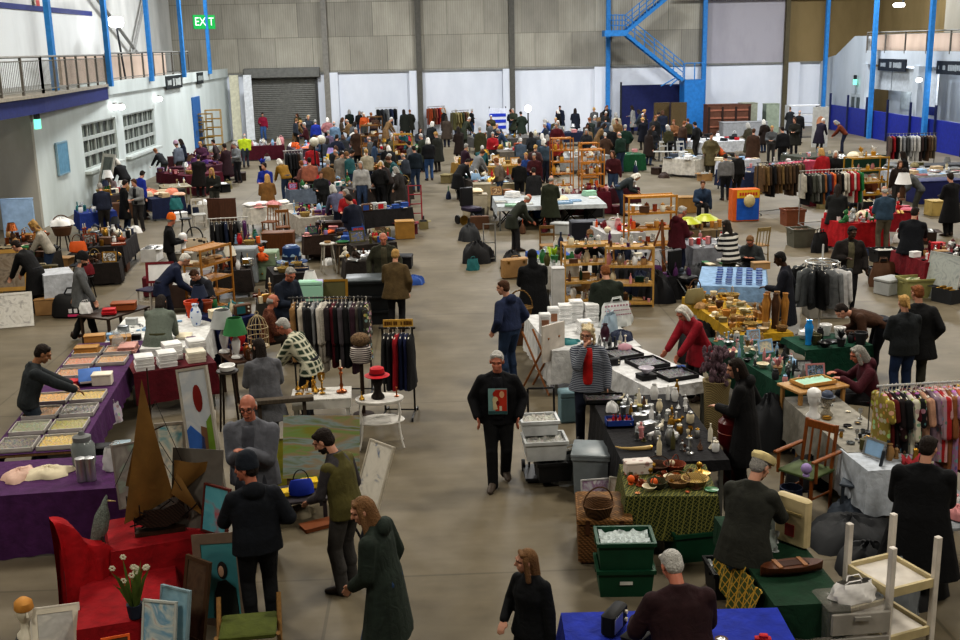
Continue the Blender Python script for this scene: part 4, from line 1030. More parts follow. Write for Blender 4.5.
def rail(desc,pl,pr,z,cols,n,kinds=('jacket','shirt','cardigan'),L=(.7,.95),col='#3c3d40',seed=1,pats=None,ends=None,label=None,group=None,yaw=0,pts=None):
 a,b_=(at(*pl,z),at(*pr,z))if not pts else(V(pts[0]),V(pts[1]));rr=random.Random(seed);rz,L_=frame_rail(desc,a,b_,z,col,label);d=(b_-a).normalized()
 W_=['first','second','third','fourth','fifth','sixth','seventh','eighth','ninth','tenth','eleventh','twelfth','thirteenth','fourteenth','fifteenth','sixteenth','seventeenth','eighteenth','nineteenth','twentieth','twenty-first','twenty-second','twenty-third','twenty-fourth','twenty-fifth','twenty-sixth','twenty-seventh','twenty-eighth','twenty-ninth','thirtieth']
 for k in range(n):
  f=(k+.5)/n;c=cols[k%len(cols)]if len(cols)>=n else rr.choice(cols);kd=rr.choice(kinds)
  pat,c2,sc='cloth',None,1
  if isinstance(c,tuple):c,pat,c2,sc=c
  sl={'skirt':0,'dress':.18,'jacket':.5,'coat':.52,'cardigan':.45,'shirt':.42,'blouse':.25}[kd]
  nmc=nm_of(c)if not c.startswith('#')else{'floral':'flowered','spots':'spotted','stripe':'striped','fur':'furry','plaid':'checked'}.get(pat,'plain')
  garment(a+(b_-a)*f+V((0,rr.uniform(-.03,.03),0)),rz+R(rr.uniform(-9,9)+yaw),c,round(rr.uniform(*L)*10)/10,sl,.02 if kd not in('skirt','dress')else.06,kd,'%s %s hanging %s from the left on the %s'%(nmc,kd,W_[k],desc),pat,c2,sc,group or 'clothes on the '+desc)
def chair(p,rz,col='#8d5f34',label='',style='slat',seat='#8a6a40',name='chair',s=1.0,group=None,h=.92):
 t=thing(name,label,'chair',p,rz,group);M=mat(col,.5,'wood');t.scale=(s,s,s)
 MB().bbox((0,0,.44),(.42,.42,.035),.01).build('seat',mat(seat,.7),t)
 for x in(-.18,.18):
  MB().cone((x,.18,0),(x*.98,.17,.43),.018,.022,8).build('leg',M,t)
  MB().tube([(x,-.20,0),(x,-.18,.44),(x,-.25,h)],.02,8).build('leg',M,t)
 b=MB();b.bbox((0,-.245,h-.05),(.40,.03,.09),.01)
 if style=='slat':
  for x in(-.1,0,.1):b.cone((x,-.19,.46),(x,-.24,h-.08),.012,n=6)
 else:b.bbox((0,-.225,.68),(.38,.028,.07),.01)
 b.build('backrest',M,t)
 st_=MB();st_.cone((-.18,.18,.2),(.18,.18,.2),.012,n=6);st_.cone((-.18,-.18,.2),(-.18,.18,.2),.012,n=6);st_.cone((.18,-.18,.2),(.18,.18,.2),.012,n=6);st_.build('stretcher',M,t)
 return t
def stool(p,rz,label,col='#8d5f34',s=1.0,h=.46,seat=None,name='stool'):
 t=thing(name,label,'stool',p,rz);M=mat(col,.5,'wood');t.scale=(s,s,s)
 MB().lathe([(0,h-.03),(.16,h-.03),(.17,h-.015),(.16,h),(0,h)],n=16).build('seat',mat(seat,.7)if seat else M,t)
 for k in range(4):
  a=pi/4+k*pi/2;MB().cone((.2*cos(a),.2*sin(a),0),(.12*cos(a),.12*sin(a),h-.03),.014,.018,8).build('leg',M,t)
 return t
def shelves(p,rz,w,d,h,n,label,col='#c79a5c',name='shelf_unit',slat=True,z0=.08,cat='shelf unit',openb=True):
 t=thing(name,label,cat,p,rz);M=mat(col,.6,'wood')
 for x in(-w/2,w/2):
  for y in(-d/2,d/2):MB().box((x,y,h/2),(.035,.035,h)).build('post',M,t)
 for k in range(n):
  z=z0+(h-z0-.03)*k/(n-1);m_=MB()
  if slat:
   for q in range(4):m_.box((0,-d/2+d*(q+.5)/4,z),(w,d/5,.015))
   m_.box((0,-d/2,z+.0),(w,.02,.05));m_.box((0,d/2,z),(w,.02,.05))
  else:m_.box((0,0,z),(w,d,.02))
  m_.build('shelf',M,t)
 return t,[z0+(h-z0-.03)*k/(n-1)+.01 for k in range(n)]
class Spot:pass
def shelfstall(desc,p,rz,w,d,z):
 st=Stall();st.desc=desc;st.u=V((cos(rz),sin(rz),0));st.v=V((-sin(rz),cos(rz),0));st.o=V((p[0],p[1],0))-st.u*w/2-st.v*d/2;st.lu,st.lv,st.z,st.rz=w,d,z,rz;return st
def picture(p,rz,w,h,label,cols,tilt=12,fcol='#6e5a3a',seed=0,sc=4,mt=0,name='painting',cat='painting',roll=0,fw=.05,img=None):
 """a framed picture standing on its lower edge and leaning back"""
 t=thing(name,label,cat,p,0);t.rotation_euler=(R(-tilt),R(roll),rz)
 if fw:MB().frame(w,h,fw,.035,(0,0,h/2)).build('frame',mat(fcol,.5),t)
 b=MB().box((0,0,h/2),(w-fw*1.6,.014,h-fw*1.6))
 b.build('canvas',img or paint_mat(cols,seed,sc),t)
 if mt:MB().frame(w-fw*2,h-fw*2,mt,.02,(0,-.004,h/2)).build('mount',mat('ivory',.8),t)
 return t
def crate(p,rz,w,d,h,col,label,name='crate',rim=.02,fill=None,lid=None,pat=None,cat='crate',alpha=None,taper=.92):
 t=thing(name,label,cat,p,rz);M=mat(col,.5,pat,None,1,None,alpha)
 m_=MB();th=.012
 def rg(s_,z,ins):return[V((sx*(w/2*s_-ins),sy*(d/2*s_-ins),z))for sx,sy in((-1,-1),(1,-1),(1,1),(-1,1))]
 m_.loft_pts([rg(taper,0,0),rg(1,h-.04,0),rg(1,h-.04,-rim),rg(1,h,-rim),rg(1,h,th),rg(taper,th,th)])
 m_.build('tub',M,t)
 for s_ in(-1,1):MB().box((s_*(w/2+.012),0,h*.78),(.02,d*.3,.03)).build('handle',M,t)
 if fill:
  def f(u,v):return V(((u-.5)*w*.9,(v-.5)*d*.88,h*.86+.035*sin(u*23+v*7)*cos(v*19+u*5)))
  MB().sheet(f,14,10).build('contents',fill,t)
 if lid:MB().bbox((0,0,h+.02),(w+.05,d+.05,.04),.012).build('lid',mat(lid,.4,None,None,1,None,alpha),t)
 return t
# ------------------------------------------------------------------ near left: haberdashery tables, paintings, model ship
A1=stall('purple table with glass jars',(-60,500),(126,487),(100,456),cloth='#4b2555',drops=(.72,.6,0,0),seed=3,clabel='purple cloth hanging to the floor over the table with glass jars')
A2=stall('long purple bead table',(-12,456),(78,450),(97,343),cloth='#4b2555',drops=(0,.34,0,.34),seed=4,clabel='purple cloth over the long table of bead trays')
A3=stall('dark red table of papers',(134,373),(215,362),.78,cloth='#5a1320',drops=(.5,.5,.0,.0),seed=5,clabel='dark red cloth under the stacked white papers')
# bead and thread trays on the long table
BT=[('#d8d4cc','#d0a91e'),('#d8d4cc','#c07a1e'),('#d8d4cc','#96901e'),('#d8d4cc','#27324f'),('#d8d4cc','#bd6a1e'),('#d8d4cc','#7f8f7a'),('#d8d4cc','#c4561e'),('#d8d4cc','#e09a1a')]
TN=['yellow','mustard','olive','navy','amber','sage','rust','golden']
seq=[3,0,5,2,1,3,7,0,2,6,4,7,6,1,7,4]
W8=['first','second','third','fourth','fifth','sixth','seventh','eighth']
for k,c in enumerate(seq):
 r_,cc=k//2,k%2
 if r_==4 or(r_==5 and cc):continue
 put('tray',on(A2,.27+.46*cc,.05+.118*r_),A2 .rz,BT[c],(1.22,1.75,1.15),'clear tray of %s beads, %s row from the jars on the %s side'%(TN[c],W8[r_],'aisle' if cc else 'wall'),'tray',A2,'trays of beads on the purple table',mats=[mat('#b9b6b0',.3),mat(BT[c][1],.5,'jumble','#8d8470',.9)],name='bead_tray')
put('tin',on(A2,.40,.525),0,('red',),(1.9,1.9,.6),'round red tub between the bead trays','tub',A2,name='tub')
put('box',on(A2,.80,.53),.1,('ivory','white'),1.15,'cream lidded box beside the round red tub','box',A2)
put('book',on(A2,.62,.545,.1),.2,('#3d66a8','ivory'),(2.0,1.5,1.6),'large blue and white book propped among the bead trays','book',A2,tilt=(R(18),0,A2 .rz+.2))
put('box',on(A2,.55,.56),.2,('slate','pale_grey'),(1.25,1.1,.55),'low grey display box under the blue book','box',A2)
put('folded_cloth',on(A2,.86,.88),.1,('#c08f86',),(.9,1.7,.8),'roll of dusty pink cloth at the far corner of the bead table','cloth',A2)
for k,(u,v,z,s)in enumerate(((.25,.88,0,1.0),(.33,.93,.12,.9),(.66,.985,.0,.95))):
 put('box',on(A2,u,v,z),A2 .rz+.1*k,('#a87f4a','#b58a52'),(1.5*s,1.3*s,.8),['flat brown cardboard box at the far end of the bead table','flat brown cardboard box stacked on top of another','brown cardboard box behind the clear plastic jug'][k],'box',A2,name='cardboard_box')
put('jug',on(A2,.70,.9),.5,('clear',),1.25,'clear plastic jug beside the cardboard boxes','jug',A2)
for k,(u,v,sz,c)in enumerate(((.15,.22,1.0,'white'),(.43,.25,1.05,'white'),(.55,.72,1.2,'#e6e6e6'),(.80,.30,.8,'ivory'),(.86,.74,1.2,'white'))):
 put('paper_stack',on(A3,u,v),A3 .rz+.05*(k%3-1),(c,),(1.25,.95,sz),'%s stack of white printed papers on the dark red table'%['leftmost','front middle','back middle','low front right','back right'][k],'papers',A3)
# jars, bags and lace on the purple table
put('jar',on(A1,.70,.70),0,('steel','grey'),(2.1,2.1,2.0),'large grey glass storage jar on the purple table','jar',A1,mats=[mat('#7d8484',.2),mat('grey')])
for k,u in enumerate((.735,.785)):
 put('tin',on(A1,u,.25),0,('silver',),(1.15,1.15,1.7),['taller of two silver canisters in front of the large grey jar, left one','right one of two silver canisters beside the bunched plastic bag'][k],'canister',A1,name='canister')
put('heap_of_cloth',on(A1,.52,.5),.3,('cream',),(1.1,.9,.6),'heap of cream lace at the left end of the jar table','cloth',A1)
put('heap_of_cloth',on(A1,.36,.5),1.3,('#c9a99a',),(1.0,.9,.55),'pinkish lace heap on the purple table by the frame edge','cloth',A1)
put('carrier_bag',on(A1,.90,.55),.3,('white',),.75,'crumpled white carrier bag on the purple table by the canisters','bag',A1,mats=[mat('#cfcfcf',.3,alpha=.85)])
put('carrier_bag',at(108,452,.0)+V((0,.35,.32)),.9,('lilac',),.8,'pale patterned bag standing behind the bunched white bag','bag',None,mats=[mat('#a79aa8',.6,'floral','#b9b0bb',1.0)])
under=stall('low black stand inside the purple tables',(92,470),(134,462),.5,z=.32,cloth=None,bare='#241e22')
put('paper_stack',on(under,.8,.4),.1,('pale_blue',),(.95,.9,1.0),'stack of shiny pale blue packets under the dark red table','packets',under,mats=[mat('#9fb3bd',.25)])
put('box',on(under,.3,.6),.1,('black','charcoal'),(1.2,1.2,1.4),'black box of folded fabric behind the packets','box',under)
put('carrier_bag',on(under,.35,1.35,-.3),.9,('clear',),.8,'clear plastic bag bunched behind the purple cloth','bag',under,mats=[mat('#8d7f8d',.3,alpha=.8)])
# ---- red draped stand with model ship and narcissus
def drape(name,pts,col,label,thick=.02):
 o=MB().prism(pts,(0,0,thick)).build(name,mat(col,.85,'cloth'));return reg(o,label,'cloth')
rs=stall('low stand under the red drape',(78,628),(178,612),1.15,z=.42,cloth='#8f0f1a',drops=(.42,.42,.2,.42),seed=8,clabel='bright red cloth draped over the low stand in front of the ship')
rs2=stall('tall stand with the model ship',(112,552),(214,534),.8,z=.66,cloth='#8f0f1a',drops=(.6,.6,.1,.6),seed=9,clabel='red cloth on the tall stand under the model ship')
ch=thing('armchair','armchair hidden under a red throw, its back towards the purple table','chair',on(rs,.14,.8,-.43),rs.rz+.35)
ch.scale=(1.1,1.1,1.2)
def thr(u,v):
 x=-.27+.52*u;pr=[(-.02,.0),(.02,.62),(.05,.78),(.16,.80),(.25,.55),(.30,.0)]
 t=v*(len(pr)-1);i=min(int(t),len(pr)-2);f=t-i;y=pr[i][0]+(pr[i+1][0]-pr[i][0])*f;z=pr[i][1]+(pr[i+1][1]-pr[i][1])*f
 return V((x+.02*sin(v*9+u*13),y+.02*sin(u*17),max(.01,z*(1.2-.55*u)+.03*sin(u*9))))
MB().sheet(thr,18,24).build('throw',mat('#a5121c',.85,'cloth'),ch)
MB().bbox((-.02,.12,.26),(.4,.1,.45),.03).build('backrest',mat('maroon'),ch)
for x in(-.2,.18):
 for y in(.08,.16):MB().box((x,y,.04),(.05,.04,.08)).build('leg',mat('dark_brown'),ch)
ship=thing('model_ship','large brown-sailed model ship with dark twiggy hull on the red cloth','model ship',on(rs2,.50,.35),.25)
ship.scale=(1.0,1.0,1.08)
W3=mat('#3a261a',.6,'wood');SAIL=mat('#6f5126',.75,'cloth',None,.5,None,None,.25)
hb=MB();rsn=[]
for x,w,zt,zb in((-.42,.02,.50,.30),(-.34,.09,.40,.12),(-.15,.14,.34,.05),(.08,.15,.34,.04),(.26,.12,.38,.07),(.36,.09,.46,.16)):
 rsn.append([V((x,w*sin(a),zb+(zt-zb)*(.5-.5*cos(a))if 0 else(zt if k in(0,8)else zb+(zt-zb)*abs(cos(a))**1.5)))for k,a in enumerate([-pi/2+pi*j/8 for j in range(9)])])
hb.loft_pts(rsn,0,True,True);hb.tf(Matrix.Diagonal((.72,.9,.8,1)));hb.build('hull',mat('#38261c',.8,'wicker',None,.8),ship)
MB().box((.0,0,.02),(.5,.16,.04)).build('stand',W3,ship)
for x,h in((.0,1.62),(-.12,1.2)):MB().cone((x,0,.3),(x+.02,0,h),.014,.007,8).build('mast',W3,ship)
def sail(a,b_,c,bulge,nm='sail'):
 a,b_,c=V(a),V(b_),V(c)
 m_=MB().sheet(lambda u,v:a+(b_-a)*u*(1-v)+(c-a)*v+V((0,-bulge*sin(pi*min(1,u*(1-v)*1.2))*sin(pi*v*.9+.2),0)),10,10);m_.build(nm,SAIL,ship)
sail((-.34,-.10,.16),(.16,-.06,.36),(-.04,0,1.52),.12);sail((.16,-.05,.34),(.62,.04,.62),(.20,.0,.70),.06);sail((.14,-.08,.40),(.46,-.12,.12),(.22,-.02,.60),.05)
sail((-.10,.05,.4),(-.3,.12,.46),(-.12,0,1.1),.06)
yd=MB();yd.cone((-.10,-.02,.98),(.14,-.02,1.06),.008,n=6);yd.cone((.16,.02,.42),(.62,.06,.70),.010,n=6);yd.build('yard',W3,ship)
rg_=MB();rr=random.Random(8)
for q in range(26):a=V((rr.uniform(-.3,.3),rr.uniform(-.14,.14),rr.uniform(.05,.3)));rg_.cone(a,a+V((rr.uniform(-.2,.2),rr.uniform(-.1,.1),rr.uniform(-.05,.2))),.008,n=4)
for a,b_ in(((.07,0,1.3),(.35,0,.45)),((.07,0,1.3),(-.40,0,.5)),((.07,.0,.9),(.3,.1,.4)),((-.12,0,1.1),(.25,-.1,.42))):rg_.cone(a,b_,.004,n=4)
rg_.build('rigging',mat('#1a1412'),ship)
fish=thing('bird_figure','grey-green carved bird figure standing beside the ship on red cloth','figure',at(104,547,.66),.4)
MB().rings([(V((x,0,z)),V((0,1,0)),V((-.5,0,.86)),w,h)for x,z,w,h in((-.12,.03,.02,.02),(-.06,.14,.06,.08),(0,.26,.085,.11),(.05,.38,.06,.08),(.06,.48,.03,.035),(.08,.54,.012,.012))],12).build('body',mat('#5c6660',.5,'fur','#8d9790'),fish)
for y in(-.04,.04):MB().cone((-.02,y,.16),(.02,y*1.6,0),.012,n=6).build('leg',mat('#3a332c'),fish)
MB().cone((.06,0,.49),(.16,0,.46),.014,.003,6).build('beak',mat('#b8a878'),fish)
pl=thing('potted_narcissus','white narcissus in a small dark pot in front of the red cloth','plant',at(133,622,.43)+V((0,.1,0)),0)
MB().lathe([(0,0),(.06,0),(.075,.13),(.065,.13),(0,.1)]).build('pot',mat('#23293a'),pl)
lv=MB();rr=random.Random(4);fl=[]
for q in range(26):
 a=rr.uniform(0,6.28);t_=rr.uniform(.03,.42);L_=rr.uniform(.28,.52);d=V((cos(a)*sin(t_),sin(a)*sin(t_),cos(t_)));b0=V((.03*cos(a),.03*sin(a),.1));s_=d.cross(V((0,1,.2))).normalized()*.011
 lv.add([b0-s_,b0+s_,b0+d*L_*.7+s_,b0+d*L_+V((d.x*.08,d.y*.08,-.02)),b0+d*L_*.7-s_],[(0,1,2,3,4)])
 if q<11:fl.append(b0+d*(L_*.98))
lv.build('leaves',mat('#5c7034',.6),pl)
for p in fl:
 m_=MB()
 for q in range(6):m_.ell(p+V((.018*cos(q*pi/3),-.004,.018*sin(q*pi/3))),.014,.006,.012,None,6,4)
 m_.build('flower',mat('#d6d2be',.6),pl)
# paintings stacked on the right of the ship
def pic_at(px,py,z,*a,**k):return picture(at(px,py,z),*a,**k)
pic_at(196,528,.68,R(-14),.56,.82,'plain grey-brown unframed board leaning behind the ship sails',['#55504a','#5f5a54','#4c4843'],14,seed=2,sc=1.5,fw=0,name='plain_canvas',cat='canvas')
ab_=pic_at(214,516,.6,R(-26),.42,1.62,'tall blue, white and green abstract painting with a red oval',['#c4c8ca','#b4bcc4','#cfd0cf'],10,'#a9a49a',seed=12,sc=2.2,fw=.03,roll=-13)
for c,pts in(('#3a68b0',[(-.18,.25),(.02,.2),(.05,.85),(-.12,1.0),(-.18,.95)]),('#6f8f34',[(.08,.62),(.18,.55),(.18,1.1),(.1,1.02)]),('#7a5a44',[(-.02,.62),(.09,.55),(.1,.95),(.02,.98)]),('#8fa0a8',[(-.16,.06),(.16,.06),(.14,.3),(-.1,.26)]),('#7a1f1a',[(.03+.06*cos(a),1.28+.15*sin(a))for a in[2*pi*k/14 for k in range(14)]])):
 MB().prism([(x,-.01,z)for x,z in pts],(0,-.004,0)).build('painted_shape',mat(c,.6),ab_)
pic_at(207,500,.62,R(-40),.34,1.0,'narrow abstract canvas of white and sea blue behind the ship mast',['#d0d2cf','#4f9ab8','#2f6f9a','#cfd0cc'],12,'#c9c5b8',seed=5,sc=3,fw=.03,roll=-10)
pic_at(175,500,.68,R(10),.32,.86,'small teal and cream sailing picture behind the brown mast',['#4f8f9a','#c9c2b0','#58727a'],12,'#8a8276',seed=8,sc=4,fw=.03)
pic_at(143,505,.68,R(25),.5,.7,'pale green and grey canvas half hidden by the brown sail',['#7f9486','#6f6a66','#8d8a84'],14,'#77706a',seed=3,sc=3,fw=.02)
pic_at(214,534,.68,R(-35),.36,.5,'turquoise and red canvas under the ship bowsprit',['#4f98a8','#5fa8b4','#b8242c'],12,'#5a2a24',seed=9,sc=2,fw=.02)
wp=pic_at(226,628,.0,R(-24),.62,.92,'framed portrait of a dark-haired figure on turquoise in a speckled grey frame',['#3f8a92','#35767e','#4a949a'],15,'#77695c',seed=4,sc=1.2,fw=.10,roll=-12)
m_=MB();m_.ell((.03,-.016,.56),.06,.006,.085,None,14,8);m_.build('painted_hair',mat('#1c1614'),wp)
m_=MB();m_.ell((.02,-.02,.55),.035,.006,.055,None,12,8);m_.build('painted_face',mat('#a88a74'),wp)
m_=MB();m_.prism([(-.10,-.012,.10),(.19,-.012,.10),(.17,-.012,.38),(.06,-.012,.47),(-.03,-.012,.45),(-.08,-.012,.34)],(0,-.006,0));m_.build('painted_dress',mat('#1d2420'),wp)
pic_at(192,640,.0,R(-38),.34,.8,'dark brown picture back leaning between the portrait and the narcissus',['#3f3128','#5a4a38','#2f241d'],12,'#4a3828',seed=7,sc=3,fw=.04)
pic_at(158,668,.0,R(-15),.34,.62,'small white and blue naive picture with a red shape at the bottom edge',['#b9c4cc','#6f9ab4','#c2c9c4','#a5322c'],14,'#b4b8b4',seed=21,sc=4,fw=.02)
pic_at(172,662,.0,R(-28),.34,.7,'pale blue canvas edge standing beside the naive picture',['#7fa8bc','#93b6c4','#5f8aa4'],12,'#88a0aa',seed=23,sc=2,fw=.02)
pic_at(58,660,.0,R(12),.44,.5,'white mounted print leaning at the bottom left',['#c9c9c6','#b4b4b0','#d6d4cc'],20,'#cfcac0',seed=14,sc=3,fw=.015,mt=.05)
put('wig_head',at(30,655,0)+V((0,0,.2)),.6,('ivory','honey'),1.0,'white and black bust with a honey-coloured cap at the bottom left corner','bust',None)
put('tin',at(30,655,0),0,('black',),(2,2,1.2),'black drum under the white bust','drum',None,name='drum')
put('picture',at(118,655,.42)+V((0,-.02,.0)),.3,('orange','brown'),.7,'tiny orange framed picture on the red cloth','picture',rs)
st_=thing('folding_chair','wooden folding chair with an olive canvas seat at the bottom edge','chair',at(252,668,0),.1)
MB().bbox((0,0,.42),(.5,.42,.05),.015).build('seat',mat('#4d5522',.85,'cloth'),st_)
for x in(-.27,.27):
 MB().cone((x,-.2,0),(x,.22,.62),.022,n=8).build('leg',mat('#8d6a3a',.5,'wood'),st_);MB().cone((x,.2,0),(x,-.2,.44),.02,n=8).build('leg',mat('#8d6a3a',.5,'wood'),st_)
# landscape paintings and odds behind the man in the waistcoat
lp=picture(at(322,492,.0)+V((0,.0,.18)),R(-6),.98,.80,'large unframed landscape of ploughed hills behind the man in the waistcoat',['#7d7d30','#9aa078','#a08a6a','#8fa0a0','#6f8a34','#a59a80'],16,img=paint_mat(['#8a8a34','#7d9a5a','#a08a6a','#8fa0a0','#6f7a34','#b0a084'],31,1.5,.6,5),fw=0,name='landscape_painting')
MB().box((0,.1,-.08),(.9,.12,.18)).build('block',mat('#5a4a3a'),lp)
picture(at(272,492,.0)+V((0,.1,.02)),R(4),.55,.62,'yellow-green meadow canvas next to the large landscape',['#8a8a20','#a5a030','#6f7a2c'],14,'#77704a',img=paint_mat(['#8a8a20','#a5a030','#6f7a2c'],33,2,.6,4),fw=.02)
picture(at(366,506,.0),R(-48),.46,.80,'white canvas with blue flowers standing right of the waistcoat man',['#c9c4ba','#cfcabf','#c4bfb4','#5a6a8a'],22,'#b5aea0',seed=35,sc=4,fw=.02)
pk=thing('wooden_plank','grey weathered plank lying across behind the bald man','plank',at(283,421,.55),R(8));MB().bbox((0,0,.3),(.86,.12,.07),.01).build('plank',mat('#5f564c',.7,'wood'),pk)
MB().box((.3,.05,-.15),(.05,.05,.84)).build('trestle_leg',mat('#4a4038',.7,'wood'),pk);MB().box((-.3,.05,-.15),(.05,.05,.84)).build('trestle_leg',mat('#4a4038',.7,'wood'),pk)
gt=stall('low painted bench of yellow toys',(262,505),(330,497),.55,z=.3,cloth=None,bare='#3f3a40')
put('box',on(gt,.28,.4),.3,('yellow','yellow'),(1.7,.9,.35),'flat yellow panel lying on the low bench','panel',gt,name='panel')
put('box',on(gt,.75,.7),.2,('yellow','mustard'),(.8,1.0,.6),'small yellow box beside the waistcoat man','box',gt)
put('handbag',on(gt,.6,.3),.2,('royal_blue','black'),.9,'blue satchel on the low bench of yellow toys','bag',gt)
put('figurine',on(gt,.1,.8),.2,('gold','gold'),1.3,'gold ornament at the left end of the low bench','ornament',gt)
put('heap_of_cloth',at(300,515,0),.2,('#8d8470',),.7,'small cream bundle on the floor under the yellow panel','bundle',None)
bx=put('box',at(318,527,0),.5,('#7a4526','rust'),(1.6,1.2,.35),'flat reddish wooden tray on the floor beside the waistcoat man','tray',None,name='wooden_tray')
tr=thing('tripod','black tripod pole standing between the waistcoat man and the green coat','tripod',at(352,560,0),0)
MB().cone((0,0,.45),(0,0,1.0),.02,n=8).build('pole',mat('black',.4),tr);MB().cone((-.3,0,1.0),(.05,0,1.0),.018,n=8).build('arm',mat('charcoal',.4),tr)
for a in(0,2.1,4.2):MB().cone((0,0,.5),(.22*cos(a),.22*sin(a),.01),.014,n=7).build('leg',mat('black',.4),tr)
hm=put('ashtray',at(232,415,.9),0,('white',),(1.7,2.1,2.2),'white cycle helmet resting near the bald man','helmet',None,name='helmet')
stool(at(232,428,0),0,'dark stool holding the white helmet','#2f2620',1.0,.9)
hm.location=at(232,428,0)+V((0,0,.91))
# ---- white jewellery table behind the papers
B=stall('white jewellery table',(98,351),(201,346),(218,313),cloth='#cfd0cf',drops=(.5,.5,.2,.5),seed=11)
put('pot',on(B,.76,.90),0,('#c2421a',),1.7,'orange plant pot on the white jewellery table','pot',B,name='orange_pot')
put('pot',on(B,.88,.95),0,('rust',),1.5,'rust plant pot behind the blue and white vase','pot',B)
put('vase',on(B,.84,.62),0,('#6f8fc0',),1.45,'blue and white china vase at the right of the jewellery table','vase',B,mats=[mat('#c9d2de',.2,'spots','#3a5aa0',.6)])
scatter(B,20,['trinket_dish','trinket_dish','ashtray','toy_car','box','tray'],['silver','black','pale_grey','steel','white','pale_blue'],4,(.5,.8),(.05,.7,.1,.8))
put('box',on(B,.88,.12),.1,('purple','violet'),.6,'small violet box at the front right corner of the jewellery table','box',B)
put('book',on(B,.78,.28),.1,('cream','cream'),1.5,'cream folder lying on the white jewellery table','folder',B)
dk=stall('dark stall edge of vintage boxes',(108,318),(150,305),.8,z=.62,cloth=None,bare='#3a2a22')
put('box',on(dk,.6,.3),.1,('#8a4a24','red'),(1.9,1.6,1.0),'wooden box with a red cushion lid','box',dk)
put('folded_cloth',on(dk,.25,.3),.2,('red',),.8,'bright red folded bag on the dark stall edge','bag',dk)
put('carrier_bag',on(dk,.15,.9),.1,('white',),.6,'white bag at the end of the dark vintage stall','bag',dk)
put('suitcase',at(155,300,0)+V((0,.4,0)),.1,('maroon','black'),1.2,'maroon case standing behind the white chair','suitcase',None)
put('picture',at(161,283,.74),.1,('dark_red','white'),1.7,'small white print in a dark red frame above the maroon case','picture',None)
stool(at(161,283,.74)-V((0,0,.74)),0,'plain brown stand below the dark red framed print','#3a2a22',1,.73)
chair(at(148,312,0)+V((0,.3,0)),2.6,'#cfc9c0','white-painted chair beside the wooden box with red lid',seat='#2a2440')
# ---- small white table with brass, two-tier oval table with hats
wt=stall('small white table of brass',(290,399),(351,396),.55,z=.78,cloth=None,bare='#d2d0cc')
MB().box((wt.lu/2,.02,.68),(wt.lu-.04,.03,.14)).build('apron',mat('#d2d0cc',.6),THINGS[-1][0]);MB().box((wt.lu-.02,.27,.68),(.03,.5,.14)).build('apron',mat('#d2d0cc',.6),THINGS[-1][0])
put('candlestick',on(wt,.84,.45),0,('copper','copper'),1.1,'tall copper candlestick at the right of the small white table','candlestick',wt,mats=[mat('copper'),mat('#a07a50')])
put('candlestick',on(wt,.52,.40),0,('brass',),.62,'brass candlestick in the middle of the small white table','candlestick',wt)
put('goblet',on(wt,.50,.75),0,('brass',),1.5,'brass goblet behind the middle candlestick','goblet',wt);put('bell',on(wt,.40,.5),0,('brass',),1.1,'brass hand bell left of the middle candlestick','bell',wt)
for k,(u,v)in enumerate(((.14,.3),(.22,.6),(.30,.28),(.10,.75),(.36,.8))):put(['ashtray','animal_ornament','trinket_dish','bell','figurine'][k],on(wt,u,v),k,('brass','gold'),.9,'small brass %s at the left of the small white table'%['dish','animal','dish of trinkets','bell','figure'][k],'ornament',wt)
pb=put('box',on(wt,.64,.4,-.78),.05,('#7f90a4','slate'),(2.1,1.6,2.6),'pale blue box under the small white table','box',None)
ov=thing('occasional_table','white painted oval two-tier table with curved legs holding hats','table',at(381,449,0)+V((0,.16,0)),R(5));WM=mat('#d4d2ce',.45)
MB().lathe([(0,.66),(.33,.66),(.34,.68),(.34,.70),(.32,.695),(0,.69)],n=26,sy=.72).build('top',WM,ov)
MB().lathe([(0,.36),(.33,.36),(.345,.375),(.33,.39),(0,.38)],n=26,sy=.66).build('lower_shelf',WM,ov)
for x in(-.25,.25):
 for y in(-.13,.13):MB().tube([(x*1.25,y*1.3,0),(x*1.12,y*1.15,.12),(x,y,.37),(x*1.12,y*1.1,.52),(x,y,.67)],[.014,.013,.018,.014,.018],8).build('leg',WM,ov)
tp=at(381,449,0)+V((0,.16,.70))
put('wig_head',tp+V((-.02,.02,0)),.4,('black','red'),1.05,'black display head wearing a bright red cap on the oval table','display head',None,mats=[mat('#15110f',.9,'fur','#2a2320'),mat('red',.8)])
put('hat',tp+V((-.02,.02,.32)),.2,('red','dark_red'),1.1,'bright red cap on top of the black display head','hat',None)
put('bell',tp+V((-.24,-.06,0)),0,('brass',),.85,'small brass bell on the left edge of the oval table','bell',None)
put('candle_holder',tp+V((.24,.05,0)),0,('copper',),.6,'tiny copper candle holder on the right edge of the oval table','candle holder',None)
fs=thing('hat_stand','striped display bust behind the oval table wearing a fur hat','display bust',at(362,425,0)+V((0,.45,0)),0)
MB().cone((0,0,0),(0,0,.9),.03,n=8).build('pole',mat('dark_brown'),fs);MB().lathe([(0,.82),(.13,.84),(.17,.95),(.15,1.08),(.06,1.14),(0,1.14)],n=18,sy=.7).build('striped_torso',mat('#cfcac4',.8,'stripe','#3a1f2a',1.0),fs)
MB().ell((0,0,1.2),.15,.14,.11,None,16,10).build('fur_hat',mat('#8d7458',.9,'fur','#3a2a20',.8),fs);MB().lathe([(0,0),(.16,0),(.16,.03),(0,.04)]).build('base',mat('dark_brown'),fs)
